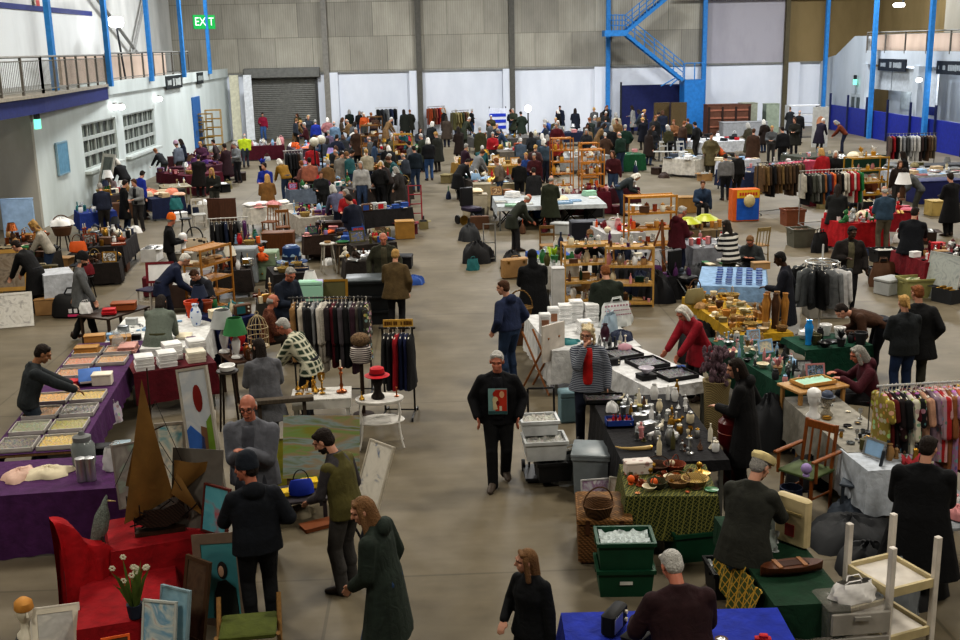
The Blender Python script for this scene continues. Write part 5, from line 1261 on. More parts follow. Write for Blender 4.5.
# ------------------------------------------------------------------ near right: white U of tables, black table, netted table, green tables
G1=stall('white table of boxes',(553,351),(640,346),(552,314),cloth='#c8c9ca',drops=(.55,.1,0,.6),seed=21)
for k,(u,v)in enumerate(((.06,.45),(.22,.62))):
 put('box',on(G1,u,v),.05,('white','white'),(.75,.9,2.3),'%s tall white box with a brown patch on the white table'%('left' if k==0 else 'right'),'box',G1)
 put('box',on(G1,u,v)+V((0,-.088,.11)),.05,('#8a6048','#8a6048'),(.5,.05,.9),'brown panel on the front of the %s tall white box'%('left' if k==0 else 'right'),'panel',G1,name='panel')
for k,(u,v,sz)in enumerate(((.40,.72,1.5),(.55,.75,1.7),(.52,.4,1.0),(.72,.7,1.5))):
 put('paper_stack',on(G1,u,v),.05*k,('white',),(1.0,.8,sz),'%s stack of white napkins behind the striped cardigan woman'%['tall left','tall middle','low front','tall right'][k],'napkins',G1,'napkin stacks')
put('heap_of_cloth',on(G1,.20,.16),.2,('teal',),(1.0,.7,.45),'teal scarf heaped at the front of the white table','scarf',G1)
put('carrier_bag',on(G1,.97,.55),.3,('#cfd3d3',),(1.5,1.0,1.15),'large white carrier bag with a line of pink lettering','carrier bag',G1,mats=[mat('#cdd1d1',.4)])
bagp=THINGS[-1][0]
for q,(z,n)in enumerate(((.33,9),(.26,12),(.19,12))):
 g=MB()
 for i in range(n):g.box((-.17+.34*i/n,0,z),(.022,.004,.026 if q==0 else.014))
 lt=g.build('lettering',mat('#a8788a',.6),bagp);lt.location=(.0,-.118,0)
put('carrier_bag',on(G1,.78,.3),1.0,('pale_blue',),1.0,'pale blue plastic bag beside the large white carrier bag','carrier bag',G1,mats=[mat('#9fb4c4',.3,alpha=.9)])
put('heap_of_cloth',on(G1,.86,.18),.3,('navy',),.9,'navy cloth heap behind the cutlery on the white table','cloth',G1)
put('globe_ornament',on(G1,.80,.0,-.14)+V((0,-.2,0)),0,('#a8808c',),(2.2,2.2,1.6),'dusty pink ball beside the white hanging cloth','ball',G1,name='ball')
stool(on(G1,.80,.0,-.748)+V((0,-.2,0)),0,'pale stool under the dusty pink ball','#b9b4b0',1,.60)
put('vase',on(G1,.66,.15),0,('#3a1a2a',),1.1,'dark plum vase behind the pink ball','vase',G1)
G2=stall('white table of black jewellery trays',(651,389),(709,380),(631,343),cloth='#cfd0d2',drops=(.17,.17,0,.3),seed=22)
for k,(u,v,w_)in enumerate(((.66,.17,'nearest the front edge'),(.60,.47,'middle of the three'),(.52,.75,'farthest of the three'))):
 put('tray',on(G2,u,v),G2 .rz,('black','silver'),(1.4,1.9,1.2),'black tray of silver jewellery, %s'%w_,'tray',G2,mats=[mat('#17171a'),mat('#3a3638',.35,'jumble','#101012',1.0)])
put('box',on(G2,.20,.20),G2 .rz,('black','black'),(1.0,1.2,.5),'black tray stand holding a glass bowl on the white table','box',G2)
put('bowl',on(G2,.20,.20,.085),0,('clear',),.95,'glass bowl of lilac tissue on a black box','bowl',G2,mats=[mat('#b9b4c0',.15)])
put('box',on(G2,.93,.28),.1,('blue','blue'),(.5,.5,.35),'small blue box at the right edge by the jewellery trays','box',G2)
put('radio',on(G2,.12,.55),.3,('charcoal','black'),.6,'small black gadget beside the jewellery trays','gadget',G2,name='gadget');put('radio',on(G2,.08,.66),.3,('black','charcoal'),.5,'second small black gadget behind the first','gadget',G2,name='gadget')
for k in range(16):
 u,v=.08+.8*((k*7)%16)/16,.90+.12*((k*5)%4)/4
 put(['goblet','candle_holder','bottle','glass'][k%4],on(G2,u,v),0,(['silver','steel','pale_grey','charcoal','ivory'][k%5],),.8,None,None,G2)
G3=stall('black table of figurines',(624,463),(728,459),(612,396),cloth='#17161a',drops=(.12,.3,0,.6),seed=23)
put('tray',on(G3,.12,.92),0,('black','silver'),(1.5,1.2,1.3),'black tray of silver trinkets at the back of the black table','tray',G3,mats=[mat('#141416'),mat('#4a4548',.3,'jumble','#1a1a1c',.9)])
put('tray',on(G3,.14,.52),.0,('blue','red'),(.95,.8,1.9),'blue crate of red bottles on the black table','crate',G3,mats=[mat('#24408a'),mat('#8a1a22',.3,'jumble','#20202a',.8)],name='bottle_crate')
for k in range(5):put('bottle',on(G3,.07+.035*k,.50+.02*(k%2),.04),0,(['red','dark_red','red','charcoal','red'][k],),.42,'%s small bottle from the left in the blue crate'%['first red','second','third red','fourth, black','fifth red'][k],'bottle',G3,'bottles in the blue crate')
for k in range(6):put('tin',on(G3,.24+.062*k,.68+.02*(k%2)),0,(['steel','pale_grey','steel','#a79c5a','silver','pale_grey'][k],),.72,'%s canister in the row on the black table'%['first grey','second','third grey','yellowish','fifth','sixth'][k],'canister',G3,name='canister')
put('heap_of_cloth',on(G3,.14,.74),0,('white',),(.35,.35,.8),'round white shell ornament above the blue crate','ornament',G3,name='shell_ornament')
for k,(u,v)in enumerate(((.36,.55),(.46,.58),(.40,.42))):put('box',on(G3,u,v),.2*k,('silver','steel'),(.75,.7,.8),'%s silver casket in the middle of the black table'%['left','right','front'][k],'casket',G3,name='casket')
put('teapot',on(G3,.60,.28),2.0,('white',),.75,'white teapot with a dark side on the black table','teapot',G3,mats=[mat('#d0d0d0',.2)])
put('figurine',on(G3,.29,.32),0,('pink','pink'),1.0,'pink ornament near the curved horn','figurine',G3);put('animal_ornament',on(G3,.40,.30),.5,('white','white'),.9,'white and black dog ornament near the pink ornament','ornament',G3)
hn=thing('curved_horn','cream curved horn lying at the front of the black table','horn',on(G3,.16,.17),.1);MB().tube([(-.2,.09,.02),(-.15,.02,.02),(-.05,-.02,.02),(.1,-.03,.02),(.2,-.02,.02)],[.008,.014,.02,.026,.028],8).build('horn',mat('#b59a64',.4),hn);MB().cone((.2,-.02,.02),(.215,-.02,.02),.029,n=8).build('cap',mat('brass'),hn)
scatter(G3,62,['figurine','animal_ornament','candle_holder','bottle','jar','cup','goblet','vase','bell'],['silver','cream','brass','pale_grey','olive','brown','white','steel','ivory'],9,(.5,.85),(.22,.98,.08,.97))
for k,(px,py,s,c)in enumerate(((700,400,1.3,'#8d7a80'),(690,415,1.0,'#a79a80'),(733,447,1.0,'#6a1a1c'),(720,470,1.2,'#5a1418'),(745,470,.9,'#70201f'))):
 pass
vs=thing('stacked_vases','tall dark red ribbed lantern jar standing right of the black table','jar',at(741,498,0)+V((0,.5,0)),0);vs.scale=(.8,.8,.86)
MB().lathe([(0,0),(.16,0),(.2,.1),(.2,.42),(.14,.5),(.15,.56),(.22,.64),(.22,.95),(.15,1.02),(.17,1.08),(0,1.08)],n=20).build('body',mat('#5a1518',.3),vs);MB().lathe([(0,1.08),(.18,1.08),(.16,1.14),(.05,1.2),(0,1.22)],n=18).build('lid',mat('#6a1a1c',.3),vs)
for z in(.3,.8):MB().lathe([(.205,z-.02),(.228,z),(.205,z+.02)],n=20).build('band',mat('#8a4a3a',.4),vs)
ff=thing('dried_flowers','tall mauve dried flower bunch in a cream basket behind the black table','dried flowers',at(724,450,0)+V((0,.5,0)),0)
MB().lathe([(0,0),(.15,0),(.18,.7),(.2,.85),(.16,.85),(0,.7)]).build('basket',mat('#a8966a',.8,'wicker'),ff)
m_=MB();rr=random.Random(6)
for q in range(90):a,r_,z=rr.uniform(0,6.28),rr.uniform(.02,.24),rr.uniform(.85,1.3);m_.ell((r_*cos(a),r_*sin(a),z),.035,.035,.05,None,6,4)
m_.build('flower_heads',mat('#7d6670',.9,'fur','#4a3a42'),ff)
G4=stall('green netted table',(627,495),(717,495),(634,464),cloth='#1c2a16',pat='net',col2='#77743a',sc=1.0,drops=(.5,.3,0,.4),seed=24,clabel='dark green cloth with gold netting pattern over the front table')
put('box',on(G4,.18,.72),.1,('#c9c0b8','white'),(1.25,.9,1.0),'pale speckled box at the left of the netted table','box',G4,mats=[mat('#c9c0b8',.5,'spots','#a58a84',.7),mat('#cfc8c0')])
for k,(u,v,c,s)in enumerate(((.42,.8,'brown',.85),(.62,.82,'rust',.8),(.80,.35,'straw',.95),(.60,.3,'tan',.85),(.36,.25,'olive',.7))):put('basket',on(G4,u,v),k,(c,),(s,s,.6),'%s shallow basket on the netted table'%['brown','reddish','wide straw','tan','olive'][k],'basket',G4,mats=[mat(c,.8,'wicker')])
scatter(G4,36,['bowl','ashtray','plate','cup','trinket_dish','globe_ornament'],['rust','orange','copper','brown','olive','cream','gold','green'],12,(.5,.8))
for k,(px,py,c)in enumerate(((640,545,'brown'),(664,552,'cream'),(690,546,'tan'))):put(['basket','jug','basket'][k],at(px,py,0)+V((0,.45,0)),k,(c,),1.3,'%s standing under the netted table'%['brown basket','cream jug','tan basket'][k],['basket','jug','basket'][k],None,mats=[mat(c,.8,'wicker' if k!=1 else None)])
# hamper, crates, bins
hp=thing('wicker_hamper','large brown wicker hamper with a domed handle by the netted table','hamper',at(607,562,0)+V((0,.3,0)),R(-6));WK=mat('#7d5730',.75,'wicker',None,.6)
MB().bbox((0,0,.24),(.56,.74,.46),.02).build('body',WK,hp);MB().bbox((0,0,.50),(.60,.78,.08),.02).build('lid',mat('#8f6638',.7,'wicker',None,.6),hp)
for x in(-.18,.18):MB().box((x,-.38,.44),(.05,.02,.16)).build('strap',mat('#4a2c18'),hp)
put('basket',at(598,515,.54),.3,('brown',),1.1,'round handled basket standing on the wicker hamper','basket',None,mats=[mat('#6a4a2c',.8,'wicker')])
for k in range(2):crate(at(628,600,0)+V((0,.25,.30*k)),R(-3),.56,.40,.30,'#12402c',['lower of two stacked dark green plastic crates, with a pale label','upper dark green plastic crate filled with white plastic bags'][k],'crate',fill=mat('#a9b4b4',.4,'cloth',None,2.0)if k else None)
lb=MB().box((.0,-.204,.16),(.13,.006,.035)).build('sticker',mat('#c9c9c4'),THINGS[-2][0])
crate(at(704,575,0)+V((0,.5,0)),R(8),.56,.42,.34,'#12402c','dark green crate of white bags beside the jeans of the capped man','crate',fill=mat('#a9b4b4',.4,'cloth',None,2.0))
crate(at(738,600,0)+V((0,.2,0)),R(2),.5,.4,.3,'#1c1d20','black crate of clear bags in front of the blue table','crate',fill=mat('#8d9494',.3,'cloth',None,2.0))
ht=thing('sack_truck','black folding trolley frame standing behind the white plastic bins','trolley',at(546,487,0)+V((0,.5,0)),0)
for x in(-.17,.17):MB().cone((x,0,.05),(x,.12,1.12),.014,n=7).build('upright',mat('black',.4),ht)
MB().cone((-.17,.12,1.12),(.17,.12,1.12),.014,n=7).build('handle',mat('black',.4),ht);MB().box((0,-.15,.06),(.5,.5,.04)).build('platform',mat('charcoal',.5),ht)
for x in(-.24,.24):MB().cone((x-.02,.08,.08),(x+.02,.08,.08),.08,n=14).build('wheel',mat('black'),ht)
by=at(546,487,0)+V((0,.22,.09))
crate(by+V((.10,-.12,0)),.1,.44,.36,.26,'#1d1d1f','black bin at the front of the trolley','bin',fill=mat('#3a3a3c'))
crate(by+V((0,-.06,.27)),.05,.52,.40,.26,'#b9bcbd','white plastic bin heaped with netting, lower of two on the trolley','bin',fill=mat('#b4b4ae',.6,'jumble','#8a8a86',.6))
crate(by+V((-.05,.16,.52)),.05,.46,.34,.20,'#c4c7c9','white plastic bin behind and above the other trolley bin','bin',fill=mat('#b9b6ae',.6,'jumble','#9a9a94',.6))
crate(at(598,505,0)+V((0,.55,.0)),R(-12),.44,.5,.50,'#7d858a','grey translucent storage box with lid up beside the striped woman','storage box',lid='#8d969c',alpha=.92)
picture(at(597,512,0),R(5),.36,.40,'white and purple print board leaning against the grey storage box',['#c9c9cc','#b9b4c0','#8d6a8d','#d0d0d0'],14,'#b9b9ba',seed=41,sc=6,fw=.015,name='print_board',cat='print')
picture(at(618,522,0),R(-28),.30,.52,'cream print board leaning at the corner of the netted table',['#cfccc4','#b9a89a','#d0cdc6'],14,'#a9a59a',seed=42,sc=6,fw=.015,name='print_board',cat='print')
put('carrier_bag',at(575,500,0)+V((0,.6,0)),.4,('pale_grey',),1.1,'grey plastic bag on the floor by the striped woman','carrier bag',None)
put('box',at(569,425,0)+V((0,.2,0)),.1,('#6f8a94','#7d98a2'),(1.0,1.4,3.2),'blue-grey box standing under the white hanging cloth','box',None)
ez=thing('folding_stand','crossed wooden folding frame holding a white board near the trolley','folding stand',at(541,390,0),R(-50))
for s_ in(-1,1):
 MB().cone((-.3*s_,-.12,0),(.3*s_,-.12,.95),.018,n=7).build('leg',mat('#8d5a30',.5,'wood'),ez);MB().cone((-.3*s_,.12,0),(.3*s_,.12,.95),.018,n=7).build('leg',mat('#8d5a30',.5,'wood'),ez)
MB().box((.28,0,.86),(.03,.5,.6)).build('board',mat('#b9b2aa'),ez)
put('basket',at(521,345,0)+V((0,.1,.45)),0,('tan',),(1.5,1.3,2.0),'large tan basket behind the crossed wooden frame','basket',None,mats=[mat('#8a6a3c',.8,'wicker',None,.7)])
put('box',at(521,345,0)+V((0,.1,0)),0,('brown','brown'),(1.6,1.8,2.9),'brown carton under the large tan basket','box',None)
# green table with gold shawl, boat, typewriter case
G5=stall('dark green table of silverware',(776,604),(848,600),(752,514),cloth='#0f3320',drops=(.3,.3,0,.25),seed=25)
def shw(u,v):
 p=on(G5,-.02,.10+.62*u);d=.02+.50*v*(.55+.45*sin(pi*u));return p+V((-.05-.10*v+.02*sin(u*31),.0,.01+(.0 if v<.1 else-d+.05)))
reg(MB().sheet(shw,30,10).build('shawl',mat('#3f4a24',.8,'net','#b08a34',.5)),'green and gold patterned shawl hanging over the left edge of the dark green table','shawl')
bt=thing('wooden_boat','small wooden rowing boat model on the dark green table','model boat',on(G5,.52,.30),R(8));rg2=[]
hbm=MB()
for x,w in((-.3,.01),(-.24,.06),(-.1,.10),(.08,.10),(.22,.06),(.3,.012)):rg2 .append([V((x,w*sin(a),.10*(1-cos(a)*.98)))for a in[-pi/2+pi*j/8 for j in range(9)]])
hbm.loft_pts(rg2);hbm.build('hull',mat('#5a3420',.4,'wood'),bt);MB().box((.0,0,.101),(.3,.1,.012)).build('deck',mat('#3a2016'),bt)
for x in(-.14,.1):MB().box((x,0,.108),(.04,.17,.012)).build('thwart',mat('#9a6a44',.5,'wood'),bt)
kc=thing('tall_case','tall cream instrument case standing on the dark green table','case',on(G5,.86,.62),R(-52));MB().bbox((0,0,.25),(.36,.10,.50),.04).build('case',mat('#bfb08a',.5),kc);MB().box((0,-.055,.16),(.10,.012,.12)).build('pattern',mat('#7a2a24'),kc);MB().box((0,-.054,.34),(.26,.008,.02)).build('strip',mat('#a8976a'),kc)
put('carrier_bag',on(G5,.36,.58),.7,('clear',),(.9,.9,.55),'clear plastic bag collapsed on the dark green table','bag',G5,mats=[mat('#a9b2b0',.2,alpha=.75)])
put('picture',on(G5,.46,.74),R(-30),('silver','silver'),1.0,'silver framed mirror standing behind the clear bag','mirror',G5,mats=[mat('silver'),mat('#b4bcb8',.1)])
scatter(G5,14,['trinket_dish','ashtray','goblet','cup','bell'],['silver','steel','white','pale_grey','brass'],14,(.5,.8),(.05,.95,.5,.97))
MT=stall('royal blue table at the front',(578,706),(826,700),(600,613),cloth='#1c2f96',drops=(.4,.3,0,.3),seed=26)
for k,(u,v,kd,c)in enumerate(((.11,.55,'toy_car','cream'),(.22,.78,'radio','black'),(.68,.62,'trinket_dish','brown'),(.86,.6,'toy_car','red'),(.30,.55,'box','black'),(.76,.35,'tin','steel'))):put(kd,on(MT,u,v),k,(c,'silver'),1.0,None,None,MT)
# white post shelf, clear drawers
wu=thing('post_shelf','white two-tier shelf whose corner posts rise above it, bottom right','shelf',at(893,668,0)+V((0,.2,0)),R(20));WM2=mat('#c9c3bb',.5)
for x in(-.25,.25):
 for y in(-.27,.27):MB().bbox((x,y,.62),(.055,.055,1.24),.006).build('post',WM2,wu)
for z in(.34,.80):
 m_=MB().bbox((0,0,z),(.46,.50,.03),.005);
 m_.build('shelf',mat('#c4beb6',.5),wu);e_=MB()
 for y in(-.27,.27):e_.box((0,y,z+.01),(.45,.03,.08))
 for x in(-.25,.25):e_.box((x,0,z+.01),(.03,.5,.08))
 e_.build('rail',mat('#b9ab86',.5),wu)
cd=thing('plastic_drawers','clear plastic drawer tower at the bottom right under a white bag','drawers',at(850,680,0)+V((0,.1,0)),R(4));CL=mat('#9a9690',.2,None,None,1,None,.35)
MB().bbox((0,0,.375),(.56,.40,.75),.02).build('carcass',CL,cd)
for z in(.14,.38,.61):MB().bbox((0,-.21,z),(.52,.03,.20),.01).build('drawer',mat('#a8a49d',.2,None,None,1,None,.7),cd);MB().box((0,-.235,z+.06),(.14,.03,.03)).build('knob',mat('#8d8a84'),cd)
put('carrier_bag',at(853,597,.76),.2,('white',),(1.05,1.0,.42),'folded white carrier bag lying on the clear drawer tower','carrier bag',None,mats=[mat('#d6d4d2',.35)])
put('carrier_bag',at(915,640,0)+V((0,.5,0)),.2,('clear',),1.3,'crumpled clear sack behind the white post shelf','sack',None,mats=[mat('#7d838a',.2,alpha=.8)])
put('heap_of_cloth',at(868,560,0)+V((0,.5,0)),.2,('charcoal',),(2.2,2.2,1.6),'dark bags heaped on the floor behind the white post shelf','bags',None)
put('heap_of_cloth',at(830,500,0)+V((0,.6,0)),.2,('black',),(1.6,1.8,1.9),'black bags heaped behind the wooden chairs','bags',None)
# grey cloth table with display heads
H=stall('grey linen table',(848,452),(905,449),(792,397),cloth='#8f8c84',drops=(.5,.3,0,.55),seed=27,pat='cloth')
put('wig_head',on(H,.10,.60),R(20),('white','white'),1.0,'white display head on the grey linen table','display head',H)
put('wig_head',on(H,.38,.62),R(10),('steel','slate'),.85,'glass-stemmed display head wearing a grey knitted hat','display head',H,mats=[mat('#8d8470',.2,alpha=.6),mat('#4a5264',.9)])
put('hat',on(H,.38,.62,.25),0,('#5a6270','slate'),.62,'grey knitted hat on the second display head','hat',H)
for k in range(6):put(['ashtray','trinket_dish','goblet','ashtray','cup','trinket_dish'][k],on(H,.2+.1*k,.12+.07*((k*3)%5)),0,(['steel','black','silver','black','steel','charcoal'][k],),.75,None,None,H)
jt=thing('jewellery_stand','black wire jewellery stand on the grey linen table','jewellery stand',on(H,.72,.28),0);MB().cone((0,0,0),(0,0,.42),.007,n=6).build('stem',mat('black',.4),jt);MB().cone((-.12,0,.40),(.12,0,.40),.006,n=6).build('arm',mat('black',.4),jt);MB().lathe([(0,0),(.08,0),(.07,.015),(0,.02)]).build('base',mat('black',.4),jt)
put('box',on(H,.4,-.02,-.50)+V((0,-.2,0)),.0,('#a08a60','tan'),(1.7,1.2,1.3),'brown carton on the floor in front of the grey linen table','box',None)
easl=stall('sloping pine tray above the grey table',(800,392),(850,384),.5,z=.95,cloth=None,bare='#b48a54',legs=True)
put('tray',on(easl,.5,.5),easl.rz,('pine','mint'),(1.5,1.2,1.0),'pine tray of small green items above the grey linen table','tray',easl)
# armchairs of orange pine, heap of navy
for k,(px,py,rz)in enumerate(((810,515,R(128)),)):
 t=chair(at(px,py,0)+V((0,.2,0)),rz,'#8a4f22',['slatted orange pine armchair facing the capped man','second slatted pine armchair partly behind the first'][k],'slat','#4d5a38','armchair',1.12)
 for x in(-.23,.23):
  MB().bbox((x,0,.64),(.05,.5,.03),.008).build('armrest',mat('#8a4f22',.5,'wood'),t);MB().cone((x,.18,.4),(x,.18,.63),.018,n=7).build('arm_post',mat('#8a4f22',.5,'wood'),t)
put('globe_ornament',at(806,476,.6),0,('lilac',),1.0,'small lilac and white ball on the pine armchair','ball',None,name='ball')
put('mug',at(790,512,.0),0,('navy',),3.2,'navy pot on the floor beside the pine armchair','pot',None)
put('heap_of_cloth',at(775,455,0)+V((0,.3,0)),.4,('charcoal',),(1.5,1.3,4.2),'dark coats heaped beside the lantern jar','coats',None)
put('heap_of_cloth',at(700,362,0)+V((0,.2,0)),.4,('black',),(1.8,1.4,3.8),'black coats heaped behind the yellow cloth table','coats',None)
scatter(H,16,['trinket_dish','glass','wine_glass','goblet','ashtray','toy_car'],['clear','silver','black','ivory','brass'],77,(.6,.9),(.1,.95,.05,.95))
for k,(px,py,c,s)in enumerate(((895,600,'charcoal',1.5),(940,625,'black',1.8),(835,478,'navy',1.4),(880,545,'slate',1.4))):put('heap_of_cloth',at(px,py,0)+V((0,.7,0)),k,(c,),(s,s,s*1.1),'%s bags heaped on the floor, %s'%(nm_of(c),['behind the clear drawers','at the bottom right corner','behind the grey linen table','under the small white table'][k]),'bags',None)
# rail of colourful clothes and the white table behind the black coat
COLS3=[('#b39a4a','floral','#8a7a3a',1.0),'#5a1c1c','#241c1e',('#4a2a2c','floral','#2a1416',1),'black',('#7a8a74','floral','#c9c4b4',1),'maroon',('#2a2a2c','floral','#1a1a1c',1),'#b9907a','#3a1616','#8d7a8a',('#6a5a70','floral','#a58a94',1),'#a5282c','#c9a2a4','#8a5a3a',('#7a5a8a','floral','#a07a9a',1),'#c2664a','#b9a0b4','#4a2a1c','#c9a23a','#3a2a4a','#a04a4a','#7a6a5a']
RL3=rail('colourful rail at the right edge',(881,386),(986,380),1.5,COLS3,23,('blouse','shirt','dress'),(.85,1.1),'#a9aaac',5)
WT=stall('small white table by the colourful rail',(869,470),(925,466),.7,cloth='#b9c0ca',drops=(.55,.3,0,.5),seed=28)
put('picture',on(WT,.35,.5),R(-60),('silver','pale_blue'),.85,'pale framed print on the small white table','print',WT);scatter(WT,7,['bottle','figurine','tin','vase'],['brown','olive','brass','charcoal','tan'],15,(.7,1.0))
chair(at(862,520,0)+V((0,.1,0)),R(60),'#3a4048','dark grey folding chair beside the small white table','bar','#4a525c')
SC=stall('glass-topped case at the right edge',(938,528),(1010,520),.9,z=.72,cloth=None,bare='#8d9298')
scatter(SC,9,['plant','heap_of_cloth','tin','jar','box'],['dark_red','white','charcoal','pink'],18,(.6,.9))
put('plant',on(SC,.25,.95),0,('#b03a44','cream'),1.3,'bunch of red and white paper flowers at the right edge','flowers',SC)
# green L of ceramics, yellow basket table, pale blue table
I1=stall('green table of silver and dolls',(785,387),(830,383),(738,336),cloth='#0f4030',drops=(.5,.3,0,.5),seed=31)
I2=stall('green table of black pots',(806,350),(872,345),.8,cloth='#0f4030',drops=(.55,.5,0,.1),seed=32)
J=stall('yellow table of baskets',(738,335),(792,332),(693,296),cloth='#a8861e',drops=(.12,.1,0,.16),seed=33,clabel='yellow cloth under the heap of baskets and dried things')
PB=stall('pale blue table of blue tubs',(698,285),(766,287),(700,266),cloth='#84a2c4',drops=(.3,.2,0,.4),seed=34)
scatter(I1,52,['figurine','candle_holder','jar','teapot','animal_ornament','bottle','picture','plant','bowl','tea_set'],['silver','pale_grey','charcoal','cream','tan','steel','pale_blue','pink','dark_green'],41,(.55,.95))
scatter(I2,14,['pot','bowl','teapot','plate','plant','jar'],['black','charcoal','olive','white','dark_red'],42,(.8,1.1),(.25,.97,.05,.95))
put('tall_vase',on(I2,.16,.35),0,('#2f8fd0',),1.0,'bright blue glass vase on the green table of black pots','vase',I2,mats=[mat('#2a8fd8',.15)])
J2=J
scatter(J,70,['basket','basket','plant','bowl','animal_ornament','box','heap_of_cloth','hat','trinket_dish','pot'],['straw','tan','brown','honey','cream','khaki','mustard','beige'],43,(.5,.85))
put('handbag',on(J,.04,.8),.4,('khaki','brown'),1.3,'khaki soft bag on the far end of the yellow table','bag',J)
put('tray',on(J,.45,.12),J.rz,('silver','steel'),(1.2,.8,1),'silver tray at the near end of the yellow table','tray',J)
for k in range(5):put('tall_vase',on(J,.62+.09*k,.10+.05*(k%2)),0,(['honey','oak','brown','tan','honey'][k],),(1.0,1.0,1.5),'%s tall carved wooden piece from the left at the near end of the yellow table'%W8[k],'carving',J,mats=[mat(['honey','oak','brown','tan','honey'][k],.5,'wood')],name='wooden_carving')
for k in range(15):
 put('tin',on(PB,.30+.15*(k%5),.12+.26*(k//5)),0,('blue' if k%4 else 'white',),(1.25,1.25,.75),'blue tub with a white band on the pale blue table','tub',PB,'blue tubs on the pale blue table',mats=[mat('#a9b8d0',.3,'stripe','#27488f',.55)],name='tub')
put('box',on(PB,.92,.95),.1,('tan','tan'),(1.5,1.2,1.0),'brown cardboard box at the back of the pale blue table','box',PB,name='cardboard_box')
# ------------------------------------------------------------------ people close to the camera
p1=person(247,393,'bald man in glasses and a grey fleece, smiling with clasped hands, behind the paintings',172,1.92,arms=((.04,.27,1.22),(.03,.25,1.20)),lean=3,look=(5,-6),style='fringe',hair='grey',skin='ruddy',top='#62646c',build=1.2,legs='#3a3c44',length=.14,glasses=True,shirt='#4a4c54')
person(249,454,'man in navy beanie and dark padded jacket with his back turned beside the ship',20,1.76,look=(58,-4),arms=((.16,.36,1.12),(.24,.2,1.0)),lean=6,hat='beanie',hatcol='#1c222c',hood='down',top='#161a22',legs='#14161a',shoes='#3a302a',length=.12,build=1.12,style='short',hair='dark',skin='ruddy')
person(328,424,'bearded man in an olive waistcoat and grey shirt looking down at the paintings',58,1.80,arms=((.12,.32,.95),(.20,.16,.86)),lean=12,look=(18,-24),style='short',hair='dark',beard='dark',top='#55502a',vest='#413e42',legs='#3f3d3c',shoes='#2c2420',length=.10,build=1.0)
person(366,493,'woman with auburn hair in a long open dark green coat walking left',72,1.70,pose='walk',arms=((.16,.22,.90),(.25,.05,.84)),lean=10,look=(25,-16),style='shoulder',hair='light_brown',hood='down',top='#27312b',length=.58,legs='#2c4468',shirt='#20222a',shoes='#5a3422',build=1.3)
person(528,549,'child with long wavy fair hair in a black jumper looking left',140,1.42,arms=('down',(.22,.18,.95)),look=(-42,-4),style='shoulder',hair='light_brown',top='#101216',legs='#15161a',lean=2,length=.16,build=.95)
pm=person(497,350,'man in a black jacket and printed black t-shirt walking down the aisle',176,1.80,pose='walk',arms=('pocket','pocket'),style='short',hair='silver',skin='ruddy',top='#0e0f14',shirt='#0f1018',legs='#121316',shoes='#4a4038',look=(-4,-6),lean=4,length=.12,stride=.16,build=1.1)
def pq(pts,c,d,nm):
 T=pm['T'];m_=MB();q=[T(0,.192+d,0)+pm['U']*x+(T(0,0,z)-T(0,0,0))for x,z in pts];n=len(q)
 m_.add(q,[tuple(range(n))]);m_.add([p-pm['W']*.03 for p in q],[tuple(range(n))[::-1]]);m_.build(nm,mat(c,.8),pm['jacket'])
def bxp(x0,x1,z0,z1):return[(x0,z0),(x1,z0),(x1,z1),(x0,z1)]
def elp(x,z,a,b_):return[(x+a*cos(k*pi/7),z+b_*sin(k*pi/7))for k in range(14)]
for a in((bxp(-.115,.115,.06,.385),'#7fa4a4',0,'print_ground'),(bxp(-.11,.03,.10,.378),'#b93a26',.003,'print_red'),(elp(.0,.325,.06,.05),'#a82c20',.006,'print_hair'),(elp(.03,.25,.035,.045),'#cfbf9a',.007,'print_face'),([(.0,.13),(.055,.12),(.06,.22),(.02,.22)],'#d0c09c',.006,'print_figure'),(elp(-.05,.32,.03,.045),'#d8a884',.007,'print_light'),(bxp(-.05,-.02,.11,.17),'#cfc6b4',.006,'print_patch'),(bxp(-.112,.112,.068,.105),'#33565a',.006,'print_base'),(elp(.0,.21,.02,.03),'#7a2420',.008,'print_shadow')):pq(*a)
person(588,325,'woman with curly pale hair and striped cardigan over red holding her hand to her mouth',172,1.70,arms=((.28,.08,.84),(.06,.21,1.43)),style='curly',hair='pale_blonde',skin='fair',top='#8d929c',tpat='stripe',tcol2='#2c3242',tsc=1.25,shirt='#b01c18',legs='#171e30',length=.16,look=(-18,-4),lean=3,build=1.1,shoes='black',glasses=True)
person(676,546,'grey-haired man in a dark maroon jumper with his back turned by the blue table',6,1.72,lean=18,look=(10,-26),arms=((.26,.36,1.02),(.18,.4,1.0)),style='short',hair='silver',top='#2c171b',legs='#1a1a1e',build=1.25,length=.1,skin='ruddy')
person(757,449,'man in a cream flat cap and dark green-grey coat leaning over the green table',-38,1.76,lean=16,look=(-20,-22),arms=((.16,.42,1.0),(.18,.45,1.0)),hat='flat',hatcol='#c9b98a',style='short',hair='grey',top='#30312c',legs='#445c7c',length=.24,build=1.12)
person(739,356,'dark-haired woman in a long black coat behind the lantern jar, facing left',62,1.70,lean=8,look=(20,-16),arms=('front','pocket'),style='bob',hair='dark',top='#111114',legs='#111114',length=.55,build=1.15,hood='down')
person(684,301,'white-haired woman in a red coat stooping over the jewellery trays',112,1.66,lean=28,look=(10,-18),arms=('table','table'),style='bob',hair='white',top='#861626',legs='#18181c',length=.35,build=1.15,skin='ruddy')
person(606,263,'person in a dark green coat, back turned, at the pine shelves',4,1.74,lean=10,look=(0,-22),arms=('front','front'),style='short',hair='auburn',top='#232a22',legs='#1c2030',length=.3,build=1.25)
person(532,249,'woman in a long black hooded coat with her back turned beside the pine shelves',8,1.70,hood='up',top='#0e0f13',legs='#111114',length=.62,arms=('front','front'),build=1.25,hair='dark')
